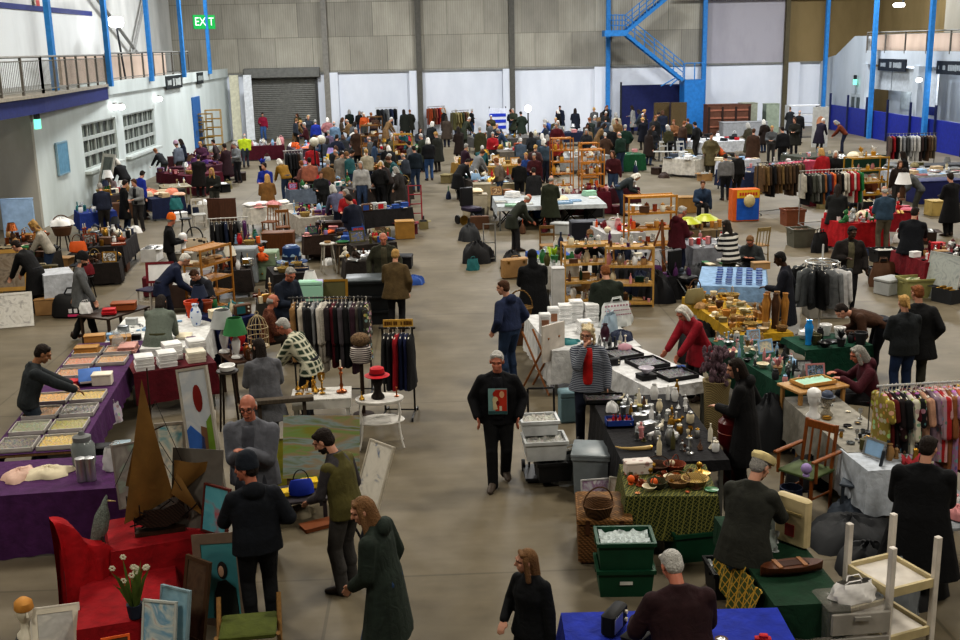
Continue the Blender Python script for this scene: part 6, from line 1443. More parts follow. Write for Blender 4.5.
person(505,279,'brown-haired man in a navy and olive jacket standing in the aisle',40,1.74,look=(30,-10),style='short',hair='brown',top='#222c48',hood='down',legs='#2a3c58',arms=('pocket','pocket'),length=.02,build=1.15,apron=None)
THINGS[-1][0]['_olive']=1
person(38,341,'grey-haired man in a dark jumper reaching over the bead trays',-62,1.76,lean=16,look=(-12,-20),arms=((.12,.58,1.02),(.16,.60,1.0)),style='short',hair='dark',skin='tan_',top='#2a2f33',legs='#333f4c',length=.05,build=1.12)
person(99,254,'bearded man in a grey wool coat and black beanie walking right with a red bag',-72,1.74,pose='walk',hat='beanie',hatcol='#121214',beard='dark',top='#5c5e60',legs='#141418',arms=('walkb','walkf'),look=(-10,-8),length=.22,build=1.1,stride=.2)
person(160,292,'woman in a speckled grey coat bending over the white jewellery table',-2,1.62,lean=30,look=(0,-15),arms=('table','table'),style='bob',hair='dark',top='#687068',tpat='tweed',tcol2='#3a423c',tsc=1.4,legs='#3a3a22',length=.16,build=1.2)
person(196,266,'seated woman in dark grey looking down at the orange pots',150,1.68,pose='sit',lean=24,look=(0,-28),arms=('lap','lap'),style='short',hair='brown',top='#2c2e36',legs='#22345a',build=1.15)
person(184,251,'white-haired man in navy bending right beside the maroon case',-68,1.74,lean=46,look=(0,-5),arms=('low','low'),style='short',hair='white',top='#18203a',legs='#16182a',length=.2,build=1.15)
person(170,214,'person in a black jumper and bright orange-yellow woolly hat facing right',-70,1.72,hat='beanie',hatcol='#d86a1a',top='#141417',legs='#1a1a20',arms=('front','front'),length=.1,skin='ruddy')
person(289,264,'grey-haired man in a navy jacket looking down behind the coat rail',-130,1.78,lean=14,look=(-14,-22),style='short',hair='grey',skin='ruddy',top='#1c2433',legs='#1c1e28',arms=('front','front'),length=.16,build=1.15)
person(271,294,'bald man in a brown patterned cardigan seated beside the bird cage',-70,1.74,pose='sit',lean=8,look=(0,-8),style='fringe',hair='grey',skin='ruddy',top='#4a2418',tpat='tweed',tcol2='#7a5038',legs='#2a2420',arms=('lap','lap'))
person(283,315,'white-haired man in a green and white checked shirt leaning left',74,1.72,lean=34,look=(8,-6),style='short',hair='silver',skin='ruddy',top='#c4c2ae',tpat='plaid',tcol2='#2f3d30',tsc=.33,legs='#22242a',arms=('table','table'),length=.15,build=1.15)
person(260,337,'long dark-haired woman in a grey hooded coat seen from behind',18,1.66,style='long',hair='dark',top='#63646a',legs='#24242a',arms=('front','front'),length=.4,look=(20,-14),lean=8,build=1.12)
person(383,231,'balding man in an olive parka with pale fur hood behind the black bins',182,1.76,style='fringe',hair='white',skin='ruddy',hood='down',top='#36362a',legs='#24242a',arms=('side','side'),length=.4,look=(0,-14),build=1.1,shirt='#4a4636')
person(395,248,'fair-haired woman in a brown jacket with her back turned in the aisle',-8,1.66,style='short',hair='blonde',top='#54452c',legs='#141418',arms=('front',(.26,.08,.86)),length=.2,lean=10,build=1.15)
person(528,192,'pink-headed bald man in a dark jacket bending right over the trestle',-70,1.74,lean=44,look=(0,-4),style='fringe',hair='white',skin='ruddy',top='#2c3028',legs='#2c2c30',arms=('low','low'),length=.3)
person(681,205,'grey-haired man in a dark red hooded sweatshirt and navy trousers facing right',-62,1.76,look=(-14,-14),style='short',hair='silver',skin='ruddy',hood='down',top='#4a131f',legs='#151b34',arms=('down','front'),length=.16,build=1.12)
person(590,230,'man in a black top bending his head behind the pine shelves',172,1.74,pose='sit',lean=22,look=(0,-26),style='short',hair='light_brown',skin='ruddy',top='#1a1a1c',legs='#1a1a1c',arms=('table','table'),z0=.08)
person(623,237,'grey-haired person in navy seated behind the right pine shelf',190,1.66,pose='sit',lean=18,look=(10,-22),style='bob',hair='grey',top='#1e2438',legs='#1a1a1c',arms=('lap','lap'))
person(727,219,'dark-haired woman in a black and white striped jumper, back turned',30,1.66,style='long',hair='dark',top='#c9c6c0',tpat='stripe',tcol2='#1a1a1c',tsc=.27,legs='#3a3a30',arms=('front','front'),lean=12,build=1.12,length=.16)
person(751,233,'man in glasses and a grey jacket seated looking down at the blue tubs',152,1.74,pose='sit',lean=20,look=(0,-24),style='short',hair='light_brown',skin='ruddy',top='#3a3e40',legs='#1e2024',arms=('lap','lap'),glasses=True)
person(783,250,'man in a dark navy coat standing left of the round coat rack',66,1.78,skin='dark_',style='short',hair='black',top='#151824',legs='#16161c',arms=('front','pocket'),length=.5,lean=6,look=(12,-20),build=1.1)
person(852,225,'man in a dark leather jacket and grey-olive jumper holding a parcel',178,1.80,skin='dark_',style='short',hair='black',top='#211d1c',shirt='#5a5644',legs='#15151a',arms=('side',(.14,.22,1.12)),length=.16,look=(6,-10),build=1.2)
person(838,183,'long-haired woman in a dark jacket and pale jeans facing the red table',-20,1.70,style='long',hair='dark',top='#191b1c',legs='#54708f',arms=('front','front'),length=.3,lean=14,build=1.15)
person(885,185,'older man in a slate blue jumper and khaki trousers, back turned at the red table',-4,1.76,style='fringe',hair='silver',top='#33475a',legs='#5c5548',arms=('front','front'),lean=8,length=.05,build=1.1)
person(915,206,'man in a black jacket and navy trousers reaching over the red table',-32,1.80,style='short',hair='dark',top='#12151c',legs='#171f38',arms=('front','reach'),lean=10,length=.2,build=1.2,look=(-8,-10))
person(842,302,'man in a brown jacket bent double beside the green table',82,1.74,foot=False,lean=74,look=(0,0),style='short',hair='dark',top='#3d2618',legs='#1a1c26',arms=('low','low'),length=.05,build=1.15)
person(905,294,'fair-haired person in a charcoal jacket and jeans, back turned',4,1.68,style='pony',hair='blonde',top='#22262a',legs='#1f3050',arms=('front','front'),length=.14,lean=6,build=1.15)
person(920,284,'man in a black coat standing right of the fair-haired person',-14,1.78,style='short',hair='auburn',top='#16171a',legs='#34342c',arms=('pocket','pocket'),length=.3,look=(30,-10),build=1.15)
person(861,357,'grey-haired woman in a maroon hooded top seated at the grey linen table',84,1.66,pose='sit',style='bob',hair='grey',skin='ruddy',hood='down',top='#42131f',legs='#1e1e22',arms=('table','table'),lean=16,look=(0,-14),build=1.1,z0=.18)
person(927,434,'dark-haired person in a long black coat beside the small white table',-24,1.72,style='short',hair='dark',top='#0f1014',legs='#101014',arms=('front','front'),length=.6,lean=10,look=(-20,-16),build=1.3)
person(951,172,'person in a black coat at the right edge beside the navy box',20,1.78,style='short',hair='dark',top='#101014',legs='#101014',arms=('front','front'),length=.55,build=1.2)
# ------------------------------------------------------------------ middle distance, left side
def gstall(desc,nl,nr,dep,cloth,n,kinds,cols,seed,z=.74,drops=(.5,.5,0,.5),s=(.8,1.2),bare=None,**k):
 st=stall(desc,nl,nr,dep,z,cloth,drops,seed=seed,bare=bare,**k);scatter(st,int(n*(.78 if st.o.y>38 else.95)),kinds,cols,seed,s);return st
def boxthing(name,px,py,d,col,label,rz=0,pat=None,dy=0,z=0,cat=None,handle=True,drawers=0):
 p=at(px,py,0)+V((0,dy,z));t=thing(name,label,cat or name.replace('_',' '),p,rz);M=mat(col,.6,pat)
 MB().bbox((0,0,d[2]/2),d,.015).build('carcass',M,t)
 if drawers:
  for k in range(drawers):
   z_=d[2]*(k+.5)/drawers;dr=MB().bbox((0,-d[1]/2-.008,z_),(d[0]*.9,.016,d[2]/drawers*.82),.005).build('drawer',M,t);MB().ell((0,-d[1]/2-.03,z_),.025,.02,.025,None,8,6).build('knob',mat('brass'),dr)
 else:MB().bbox((0,0,d[2]+.01),(d[0]*1.03,d[1]*1.03,.03),.01).build('lid',M,t)
 return t
DARKC=['black','charcoal','dark_brown','brown','silver','steel','white','brass','navy','ivory','rust']
VIVID=['red','white','pale_blue','yellow','green','pink','cream','navy','teal','orange','purple','black','lilac','tan']
PALE=['white','ivory','cream','pale_grey','silver','pale_blue','clear','pink','beige']
WOODY=['brown','oak','honey','dark_brown','tan','brass','copper','mahogany','cream']
gstall('dark junk table at the left edge',(-40,262),(28,262),1.6,'#2b2723',26,BRICAB,['brown','cream','charcoal','white','tan','green','dark_brown'],51)
picture(at(8,302,0)+V((0,0,.25)),R(8),1.0,.95,'gold-framed brown painting leaning at the left edge',['#6a5a48','#8d8070','#4a4038'],12,'#b08a48',seed=51,sc=3,fw=.09)
picture(at(6,328,0),R(14),1.1,.72,'white-framed pale print leaning on the floor at the left edge',['#b9b6b0','#cfcdc8','#8d8a88'],18,'#cfcdc8',seed=52,sc=5,fw=.05,name='print',cat='print')
lk=stall('white draped boxes by the black coat',(44,276),(73,273),.8,z=.85,cloth='#b4b8bf',drops=(.8,.5,0,.3),seed=53)
put('heap_of_cloth',at(61,252,0)+V((0,.3,.72)),.3,('white',),(1.3,1.2,1.3),'white ruffled lampshade heap on the brown basket','lampshade',None)
put('basket',at(61,252,0)+V((0,.3,.43)),.3,('brown',),(1.8,1.8,2.0),'brown basket under the white ruffled heap','basket',None)
stool(at(61,252,0)+V((0,.3,0)),0,'dark stand under the brown basket','#2a201a',1.2,.42)
put('suitcase',at(49,290,0)+V((0,-.25,.3)),.1,('#4a4228','cream'),(1.25,.8,.9),'olive and cream display case in front of the white draped boxes','case',None)
boxthing('carton',53,313,(.62,.5,.34),'#9a7850','plain brown carton on the floor by the black bag',.1)
boxthing('crate',49,290,(.6,.3,.28),'#3a2f26','dark crate under the olive display case',.1,dy=-.25)
sb=thing('sports_bag','black sports bag with white and pink lettering on the floor','bag',at(76,316,0),.1)
MB().rings([(V((0,0,z)),V((1,0,0)),V((0,1,0)),w,d)for z,w,d in((0,.46,.22),(.04,.5,.25),(.3,.46,.22),(.46,.38,.12),(.5,.3,.05))],16).build('bag_body',mat('#141416',.6),sb)
g=MB();[g.box((-.05+.11*k,-.252,.17),(.07,.01,.09))for k in range(4)];g.build('lettering',mat('#d0cdd0'),sb)
MB().box((.1,-.25,.07),(.42,.012,.05)).build('pink_strip',mat('#c23a6a'),sb);MB().tube([(-.2,0,.48),(-.12,0,.62),(.12,0,.62),(.2,0,.48)],.018,6).build('handle',mat('black'),sb)
put('handbag',at(80,305,0)+V((0,.62,.55)),.2,('dark_red','red'),1.2,'dark red bag above the black sports bag','bag',None);stool(at(80,305,0)+V((0,.62,0)),0,'small black stand behind the sports bag','#1c1a1a',1,.54)
put('handbag',at(80,291,0)+V((0,.2,.9)),.2,('orange','brown'),(1.2,1.0,1.2),'orange and brown tall bag hanging on the wire stand','bag',None)
ws=thing('wire_stand','black wire stand holding the orange bag','stand',at(80,291,0),0)
for x in(-.2,.2):MB().cone((x,0,0),(x*.6,.4,.9),.015,n=6).build('leg',mat('black'),ws)
for z in(.3,.6,.88):MB().box((0,.2,z),(.4,.4,.02)).build('shelf',mat('charcoal'),ws)
boxthing('chest_of_drawers',114,271,(.75,.5,.62),'#5a3420','small reddish-brown chest of drawers in the left aisle',.1,'wood',drawers=3)
gstall('dark table of silver junk',(76,248),(122,246),2.2,'#242022',44,BRICAB,DARKC,54,drops=(.55,.5,0,.4))
gstall('blue table of glass by the windows',(80,214),(116,211),1.1,'#20357a',26,GLASSY+['tin','jar'],['pale_blue','white','clear','silver','navy','teal'],55)
boxthing('divider_screen',21,238,(.95,.12,1.2),'#8fa8c4','pale blue upright panel at the left under the balcony',.05,cat='panel')
for k,(px,py,w,h,c,lab)in enumerate(((27,214,1.4,1.5,'#2c1c18','dark wooden shelf rack by the balcony recess'),(52,212,1.1,1.6,'#3a2018','brown open shelves left of the brass stand'))):
 t,zs=shelves(at(px,py,0)+V((0,.6,0)),.05,w,.5,h,4,lab,c)
 for z in zs[:3]:
  scatter(shelfstall('brown shelves by the recess' if k else 'dark rack by the recess',at(px,py,0)+V((0,.6,0)),.05,w,.5,z),4,['bottle','vase','jar','book','tin'],WOODY+['blue'],60+k*7+int(z*9),(.8,1.1))
bs=thing('brass_stand','yellow brass coat stand frame by the notice board','stand',at(66,208,0)+V((0,.3,0)),0)
for x in(-.3,.3):MB().cone((x,0,0),(x,0,1.75),.03,n=7).build('post',mat('brass'),bs)
for z in(.2,.7,1.2,1.7):MB().box((0,0,z),(.6,.1,.06)).build('rail',mat('#9a7a2a',.5),bs)
picture(at(103,206,0)+V((0,.3,.55)),R(-45),.9,1.35,'tall white-framed mirror leaning under the first window',['#4a5250','#6a706c','#3a403e'],16,'#b9b6ae',seed=56,sc=2,fw=.12,name='mirror',cat='mirror')
boxthing('bench',104,206,(1.3,.4,.5),'#4a382c','dark bench under the white-framed mirror',R(-82),dy=.2)
put('table_lamp',at(109,190,.74),0,('brown','white'),1.4,'table lamp with a white shade below the windows','lamp',None)
gstall('bric-a-brac table below the windows',(106,196),(138,193),1.2,'#3a3030',24,BRICAB,MIXC,57)
gstall('navy table with peach cloths',(152,199),(184,196),1.4,'#1a2240',8,['folded_cloth','heap_of_cloth','cushion'],['cream','beige','#c9a48c','salmon','ivory'],58,drops=(.65,.6,0,.4),s=(1.0,1.5))
put('carrier_bag',at(178,226,0)+V((0,0,.55)),.2,('teal',),1.0,'teal bag on the small black table','bag',None)
for k,(px,py)in enumerate(((178,226),(187,236))):stool(at(px,py,0),.2,['small black table under the teal bag','small black stool in front of the teal bag'][k],'#141414',1.1,.5)
gstall('glass-topped table of wooden bits',(162,188),(192,186),1.2,None,10,SMALLS,PALE,59,bare='#8d8468')
gstall('dark red table of purple goods',(186,176),(222,172),2.2,'#4f0f20',30,BRICAB,['maroon','purple','pink','brown','silver','cream','dark_red'],61,drops=(.7,.6,0,.4))
gstall('maroon stall by the lattice racks',(170,160),(214,156),2.4,'#4a1a22',30,BRICAB,['maroon','purple','pink','brown','silver','black','cream'],62)
boxthing('divider_screen',175,158,(1.6,.15,2.3),'#b49c78','tall peach-beige panel beside the lattice racks',0,cat='panel',dy=1.5)
for k,(px,lab)in enumerate(((190,'left lattice pine rack behind the maroon stall'),(200,'middle lattice pine rack behind the maroon stall'),(209,'right lattice pine rack, tallest, behind the maroon stall'))):shelves(at(px,158,0)+V((0,2.0,0)),.05,.8,.4,2.0+.2*k,6,lab,'#a8853f')
gstall('dark red table in front of the roller shutter',(231,147),(284,145),1.2,'#4c1322',30,['vase','jar','bowl','carrier_bag','heap_of_cloth'],PALE,63,drops=(.7,.5,0,.5))
gstall('maroon table of dark clothes',(196,168),(236,162),1.5,'#3f1424',16,CLOTHY,['maroon','purple','dark_brown','black','wine','plum' if 'plum' in PAL else 'violet'],64,drops=(.6,.6,0,.5))
# around the orange hat and leopard bag
chair(at(200,228,0),R(200),'#b9b4ac','pale chair beside the brown boards','bar','#a9a9a6')
put('handbag',at(196,256,0),.3,('cream','black'),2.3,'large leopard-spotted bag on the floor','bag',None,mats=[mat('#a89a86',.8,'spots','#2c241e',.8),mat('black')])
put('handbag',at(206,258,0)+V((.3,.2,0)),.8,('#8d7a6c','brown'),2.0,'mottled pink-brown bag beside the leopard bag','bag',None,mats=[mat('#8d7a70',.8,'floral','#5a4a44',1),mat('brown')])
for k,px in enumerate((215,227)):boxthing('wooden_board',px,222,(.55,.08,.72),'#4f3122','%s of two brown boards behind the clothes rail'%['left','right'][k],R(8 if k else-6),'wood',.3,cat='board')
rail('low rail of black clothes',(209,219),(246,217),1.25,['black','charcoal','black','navy','dark_brown','black','grey','purple'],8,('jacket','shirt'),(.6,.8),'#b9b9b6',65)
put('wig_head',at(184,285,0)+V((0,.3,.76)),0,('white','white'),1.2,'white display head beside the pine rack','display head',None);boxthing('crate',184,285,(.5,.5,.74),'#8a8478','pale box under the white display head',0,dy=.3)
put('heap_of_cloth',at(190,283,.75),0,('white',),(1.4,1.2,1.2),'white and pink cushions beside the seated woman in grey','cushions',None);boxthing('crate',191,305,(.9,.6,.7),'#4a3a34','brown chest under the white and pink cushions',0)
t,zs=shelves(at(212,312,0),R(62),1.0,.45,1.45,5,'pine slatted rack standing beside the navy drape','#b07a34')
scatter(shelfstall('pine rack by the navy drape',at(212,312,0),R(62),1.0,.45,zs[3]),5,['cushion','folded_cloth','tin'],['cream','tan','pink'],66,(.6,.8))
dn=stall('navy draped table behind the jewellery table',(226,322),(256,315),1.2,z=.80,cloth='#171f4a',drops=(.78,.5,0,.78),seed=67);scatter(dn,10,BRICAB,['green','cream','navy','teal','brown'],68)
boxthing('cabinet',244,285,(.6,.5,.85),'#7f858a','grey painted cabinet behind the navy draped table',0,dy=.4,drawers=2);boxthing('cabinet',262,282,(.75,.5,.7),'#7d9078','sage green cabinet right of the grey one',0,dy=.4,drawers=2)
boxthing('wooden_chest',278,256,(.85,.5,.6),'#6a4020','brown wooden chest with wooden chairs on top',0,'wood',.3)
for k,(px,py)in enumerate(((268,240),(283,243))):chair(at(px,py,0)+V((0,.7 if k==0 else.2,0)),R(160+30*k),'#8a5a2a',['ladder-backed brown chair beside the tan coat','spindle-backed brown chair above the wooden chest'][k],'slat','#6a4020')
stool(at(262,262,0),0,'dark low stool in front of the orange toy','#2a2220',1.1,.5);put('teddy',at(262,262,.5),3.0,('orange','yellow'),1.2,'orange and yellow soft toy on the dark low stool','toy',None)
hm2=put('hat',at(292,262,.78),0,('navy','navy'),(2.2,2.2,3.4),'blue spotted umbrella dome on the dark table','umbrella',None,mats=[mat('#1c3a6a',.5,'spots','#9ab4c9',.5),mat('navy'),mat('navy')])
gstall('dark table of spotted umbrella',(274,275),(310,272),1.0,'#1e1b1c',8,BRICAB,DARKC,69)
a_=thing('leather_armchair','dark brown leather armchair among the tables','armchair',at(326,262,0)+V((0,.5,0)),R(170));LM=mat('#2f1c16',.45)
MB().bbox((0,0,.25),(.75,.75,.4),.08).build('seat',LM,a_);MB().bbox((0,-.35,.6),(.75,.2,.75),.09).build('backrest',LM,a_)
for x in(-.42,.42):MB().bbox((x,0,.35),(.18,.8,.6),.08).build('armrest',LM,a_)
for k,(px,py,c)in enumerate(((329,272,'#b9b4aa'),(344,272,'#6a5a48'))):
 t=stool(at(px,py,0),.3,['white-topped stool in front of the leather armchair','brown stool with coloured dish right of the white-topped one'][k],c,1.2,.62)
put('plate',at(344,272,0)+V((0,0,.75)),0,('green',),1.3,'green dish on the brown stool','dish',None);put('ashtray',at(329,272,0)+V((0,0,.75)),0,('tan',),1.3,'tan dish on the white-topped stool','dish',None)
bl=stall('black table of framed pictures',(300,303),(346,301),.7,z=.78,cloth='#18171a',drops=(.75,.5,0,.5),seed=70)
mb_=put('box',on(bl,.24,.25),0,('mint','mint'),(1.9,1.3,2.6),'mint green box with red flower patches on the black table','box',bl,mats=[mat('#8fbca8',.6,'floral','#9cc8b4',.35),mat('#9cc4ae')])
put('picture',on(bl,.74,.3),0,('brass','olive'),(1.6,1.6,1.45),'gold-framed dark picture on the black table','picture',bl);put('table_lamp',on(bl,.22,.85),0,('white','white'),1.0,'small white lamp behind the mint green box','lamp',bl)
for k in range(3):crate(at(371,325,0)+V((.0,.3,.30*k)),.03,.92,.66,.30,'#1d2023','black storage bin, %s of three stacked behind the coat rail'%['lowest','middle','top'][k],'storage bin',lid='#50565a' if k==2 else None)
fn=thing('radiator','silver heater panel standing beside the olive parka','heater',at(365,283,0)+V((0,.2,0)),.1);
for k in range(6):MB().bbox((-.2+.08*k,0,.45),(.06,.1,.6),.02).build('fin',mat('silver',.4),fn)
MB().box((0,0,.08),(.5,.2,.1)).build('base',mat('steel'),fn)
# big coat rail, skirt rail with yellow sign, cage and parasol
COATS=['#8a6a44','black','#b9b2a6','#3a3c40','black','#8d8f92','#54585c','#c9c4bc',('#c4bfb6','fur','#8d877e',1),'#2a2226','maroon','black','#4f4a50','black','#6a6c6e','#3a2430','#5a5650','charcoal',('#7a7268','floral','#3a3630',1.2)]
rail('big coat rail by the oval table',(291,298),(368,297),1.62,COATS,19,('jacket','coat','jacket','cardigan'),(.85,1.25),'#2a2b2e',71)
SK=['black','#15151a','black','#8d1420','#141c3a','#171f44','black']
rail('skirt rail with yellow sign',(382,328),(412,328),1.38,SK,7,('skirt',),(.8,.95),'#18181a',72)
p=at(398,323,1.52);sign('shop_sign','small yellow sign with brown lettering on top of the skirt rail',p,.44,.11,.0,'#c9a04a',[(-.46,-.20,0,.55),(-.16,.14,0,.55),(.18,.46,0,.55)],'#6a4a1a',z0=0,th=.02)
cg=thing('bird_cage','ornate cream wire bird cage behind the dark-haired woman','bird cage',at(256,352,.72)+V((0,.3,0)),0);CM=mat('#a89878',.5)
for k in range(12):a=k*pi/6;MB().tube([(.17*cos(a),.17*sin(a),.02),(.17*cos(a),.17*sin(a),.34),(.12*cos(a),.12*sin(a),.47),(.02*cos(a),.02*sin(a),.55)],.007,4).build('wire',CM,cg)
for z in(.02,.18,.34):MB().tube([(.17*cos(a),.17*sin(a),z)for a in[2*pi*q/16 for q in range(17)]],.009,5).build('hoop',CM,cg)
MB().lathe([(0,0),(.18,0),(.18,.03),(0,.03)],n=16).build('base',CM,cg);MB().tube([(.03*cos(a),0,.58+.03*sin(a))for a in[2*pi*q/8 for q in range(9)]],.007,5).build('ring',CM,cg)
vt=stall('cluttered lamp table by the bird cage',(232,362),(270,356),.8,z=.70,cloth=None,bare='#4a3226')
put('table_lamp',on(vt,.25,.3),0,('white','#3a7a4a'),1.3,'lamp with a green shade over white on the lamp table','lamp',vt);put('table_lamp',on(vt,.15,.85),0,('white','pale_grey'),1.4,'lamp with a frilly grey shade on the lamp table','lamp',vt)
put('globe_ornament',on(vt,.50,.80),0,('red',),(2.0,2.0,2.4),'red glass globe between the green lamp and the bird cage','globe',vt);scatter(vt,8,['candle_holder','vase','figurine'],['brass','cream','copper','brown'],73,(.8,1.1))
tk=thing('hand_truck','red hand truck standing in the central aisle','hand truck',at(416,223,0),.1);RM=mat('#8a2a36',.5)
for x in(-.2,.2):MB().cone((x,0,.1),(x,.1,1.2),.022,n=6).build('upright',RM,tk);MB().cone((x*1.2-.03,.06,.11),(x*1.2+.03,.06,.11),.11,n=14).build('wheel',mat('black'),tk)
for z in(.3,.6,.9,1.18):MB().cone((-.2,.05+z*.04,z),(.2,.05+z*.04,z),.018,n=6).build('crossbar',RM,tk)
MB().box((0,-.12,.04),(.42,.26,.02)).build('toe_plate',RM,tk)
boxthing('carton',405,238,(.55,.45,.5),'#9a7438','tan carton beside the red hand truck',.1);boxthing('carton',403,205,(.35,.3,.62),'#bcbcb8','tall white box behind the red hand truck',.1)
stool(at(264,190,0),0,'black stool under the blue foil flower','#1a1a1c',1.2,.6);put('plant',at(264,190,0)+V((0,0,.73)),0,('royal_blue','black'),1.7,'shiny blue foil flower beside the mustard jacket','flower',None)
# dense stalls of the left block
gstall('clothes and fabric table by the salmon top',(300,218),(352,214),1.8,'#a9a49c',26,CLOTHY+BRICAB,VIVID,74)
gstall('dark stall of hats behind the leather armchair',(352,246),(396,242),1.6,'#2a241f',22,CLOTHY+BRICAB,['brown','olive','khaki','dark_brown','blue','red','cream'],75)
gstall('white table with a tablecloth of lace',(246,213),(290,208),1.4,'#c2beb6',16,['folded_cloth','heap_of_cloth','cushion','teddy','hat'],['white','dark_red','cream','pink','brown'],76)
gstall('black table of shoes mid aisle',(362,212),(412,207),2.0,'#232225',34,['shoe_pair','handbag','hat','box','radio','book'],['black','white','grey','blue','red','brown','pale_grey'],77)
gstall('long mixed table left of the aisle',(356,190),(412,185),2.6,'#3a3432',44,BRICAB+CLOTHY,MIXC,78)
gstall('blue and white stall behind the salmon top',(290,190),(346,186),2.0,'#5f6a7a',32,BRICAB+CLOTHY,VIVID,79)
gstall('gold and wood stall of clocks',(356,174),(404,170),2.4,'#3f2f20',36,BRICAB,WOODY,80)
gstall('pale stall of toys far left of the aisle',(300,166),(348,163),2.4,'#7d8a9a',34,BRICAB+CLOTHY,VIVID,81)
gstall('long grey stall near the pilaster',(372,152),(425,149),2.6,'#5a554f',34,BRICAB,MIXC,82)
gstall('fabric stall by the roller shutter',(296,150),(356,147),2.6,'#4a3a44',34,CLOTHY,VIVID,83)
rail('black rail by the hi-vis jacket',(284,151),(302,150),1.75,['black','charcoal','black','black','dark_brown','grey'],6,('coat','jacket'),(.9,1.2),'#a9a9a9',84)
rail('far rail of rust and brown coats',(428,107),(444,106),1.8,['rust','brown','#8a4a3a','dark_red','orange','tan'],6,('coat',),(1.0,1.2),'#55504c',85)
rail('far rail of olive and khaki coats',(452,111),(468,110),1.8,['olive','khaki','#6a5f34','moss','brown','khaki'],6,('coat',),(1.0,1.2),'#55504c',86)
rail('far white-framed rail of jackets',(376,108),(397,107),1.9,['black','charcoal','grey','navy','black'],5,('coat',),(.9,1.1),'#a9a9a9',87)
for k,(px,py,h,c,lab)in enumerate(((371,168,2.0,'#7a5528','tall wooden rack of hats left of the aisle'),(404,175,1.8,'#a8822e','golden wooden rack beside the navy jacket'),(376,152,1.9,'#6a4a26','far brown wooden rack'))):
 t,zs=shelves(at(px,py,0),.05,.8,.5,h,5,lab,c)
 for z in zs[:4]:scatter(shelfstall(lab.replace('tall ','').split(' of ')[0].split(' beside')[0],at(px,py,0),.05,.8,.5,z),3,['hat','box','jar','vase'],WOODY+['gold','ivory'],90+k*9+int(z*7),(.7,1))
for k,(px,py,s)in enumerate(((314,138,1.0),(321,136,1.0))):
 t=thing('globe_lamp','%s of two white globe lamps on tall black poles'%['left','right'][k],'lamp',at(px,py,2.0),0);t.location.z=0
 MB().cone((0,0,0),(0,0,1.72),.03,n=7).build('pole',mat('black'),t);MB().ell((0,0,1.85),.19,.19,.19).build('globe',mat('#c9c4b4',.4),t);MB().lathe([(0,0),(.2,0),(.18,.04),(0,.05)]).build('base',mat('black'),t)
# ------------------------------------------------------------------ middle distance, centre and right side
PSc='#bd9450'
for k,(px,py,rz)in enumerate(((588,303,3),(630,306,-8))):
 p=at(px,py,0)+V((0,.15,0));t,zs=shelves(p,R(rz),1.05 if k==0 else 1.0,.5,1.30,4,['left pine slatted shelf of china in front of the dark green coat','right pine slatted shelf beside the dark green coat'][k],PSc)
 for q,z in enumerate(zs):scatter(shelfstall(['left','right'][k]+' pine shelf',p,R(rz),1.0,.42,z),8,['jar','cup','bottle','figurine','vase','box','trinket_dish','glass'],['white','cream','dark_green','pink','brown','clear','silver','tan','purple'],101+10*k+q,(.7,1.0))
boxthing('display_tower',559,318,(.26,.26,1.0),'#b4b4b4','narrow white display tower left of the pine shelves',0,cat='display tower',dy=.2)
gstall('white table of flowers behind the tower',(546,266),(578,263),1.0,'#b9bab8',18,['plant','cup','jug','glass','vase'],['green','white','cream','olive','clear','lime'],103)
bc=stall('blue covered bench by the trestles',(534,258),(572,256),.9,z=.55,cloth='#1f4a9a',drops=(.5,.4,0,.5),seed=104);chair(at(548,262,0),R(180),'#7a5a30','small folding chair before the blue covered bench','bar')
put('bottle',on(bc,.8,.4),0,('navy',),1.8,'tall navy bottle on the blue covered bench','bottle',bc);put('bottle',on(bc,.68,.5),0,('ivory',),1.4,'cream bottle on the blue covered bench','bottle',bc)
ts=stall('long white trestle table',(498,207),(606,204),(500,196),cloth='#aab0b4',drops=(.12,.1,0,.3),seed=105);scatter(ts,12,['heap_of_cloth','folded_cloth','tray','book'],['white','pale_blue','cream','pale_grey','mint'],105,(.9,1.4))
for k in range(5):
 x=.1+.2*k;tt=thing('trestle','black folding trestle, %s from the left under the long white table'%W8[k],'trestle',on(ts,x,.3,-.74),ts.rz)
 for s_ in(-1,1):MB().cone((-.3*s_,0,0),(.3*s_,0,.66),.02,n=6).build('leg',mat('black'),tt);MB().cone((-.3*s_,.35,0),(.3*s_,.35,.66),.02,n=6).build('leg',mat('black'),tt)
boxthing('crate',590,245,(1.0,.6,.6),'#20222c','dark bagged crate under the right of the long white table',0,dy=.4)
put('carrier_bag',at(612,256,0)+V((0,0,.51)),0,('white',),1.2,'white bag draped at the end of the long white table','bag',None);boxthing('crate',612,256,(.5,.4,.48),'#2c2c30','dark box under the white bag',0)
gstall('white table of red and white goods',(606,234),(645,232),1.4,'#b4b4b6',22,CERAMIC+['bottle'],['white','red','orange','dark_red','cream','pink'],106)
WTn=gstall('white table with the tall honey rack',(632,252),(672,250),1.0,'#b4b6bc',8,CERAMIC,PALE,107)
t,zs=shelves(on(WTn,.6,.5),WTn.rz,1.15,.4,1.25,4,'tall honey-coloured rack of orange goods on the white table','#c48a34')
for q,z in enumerate(zs[:3]):scatter(shelfstall('tall honey rack',on(WTn,.6,.5),WTn.rz,1.1,.36,z+.75),6,['jar','plate','bowl','tin','box'],['orange','honey','rust','ivory','brown'],108+q,(.8,1.1))
el=thing('easel','tall brown wooden easel behind the dark red sweatshirt','easel',at(665,290,0),R(70))
for s_ in(-1,1):MB().cone((.22*s_,0,0),(.03*s_,.1,1.6),.025,n=6).build('leg',mat('#7a4a24',.5,'wood'),el)
MB().cone((0,.6,0),(0,.1,1.5),.022,n=6).build('leg',mat('#7a4a24',.5,'wood'),el);MB().box((0,.0,.6),(.5,.06,.05)).build('ledge',mat('#7a4a24',.5,'wood'),el)
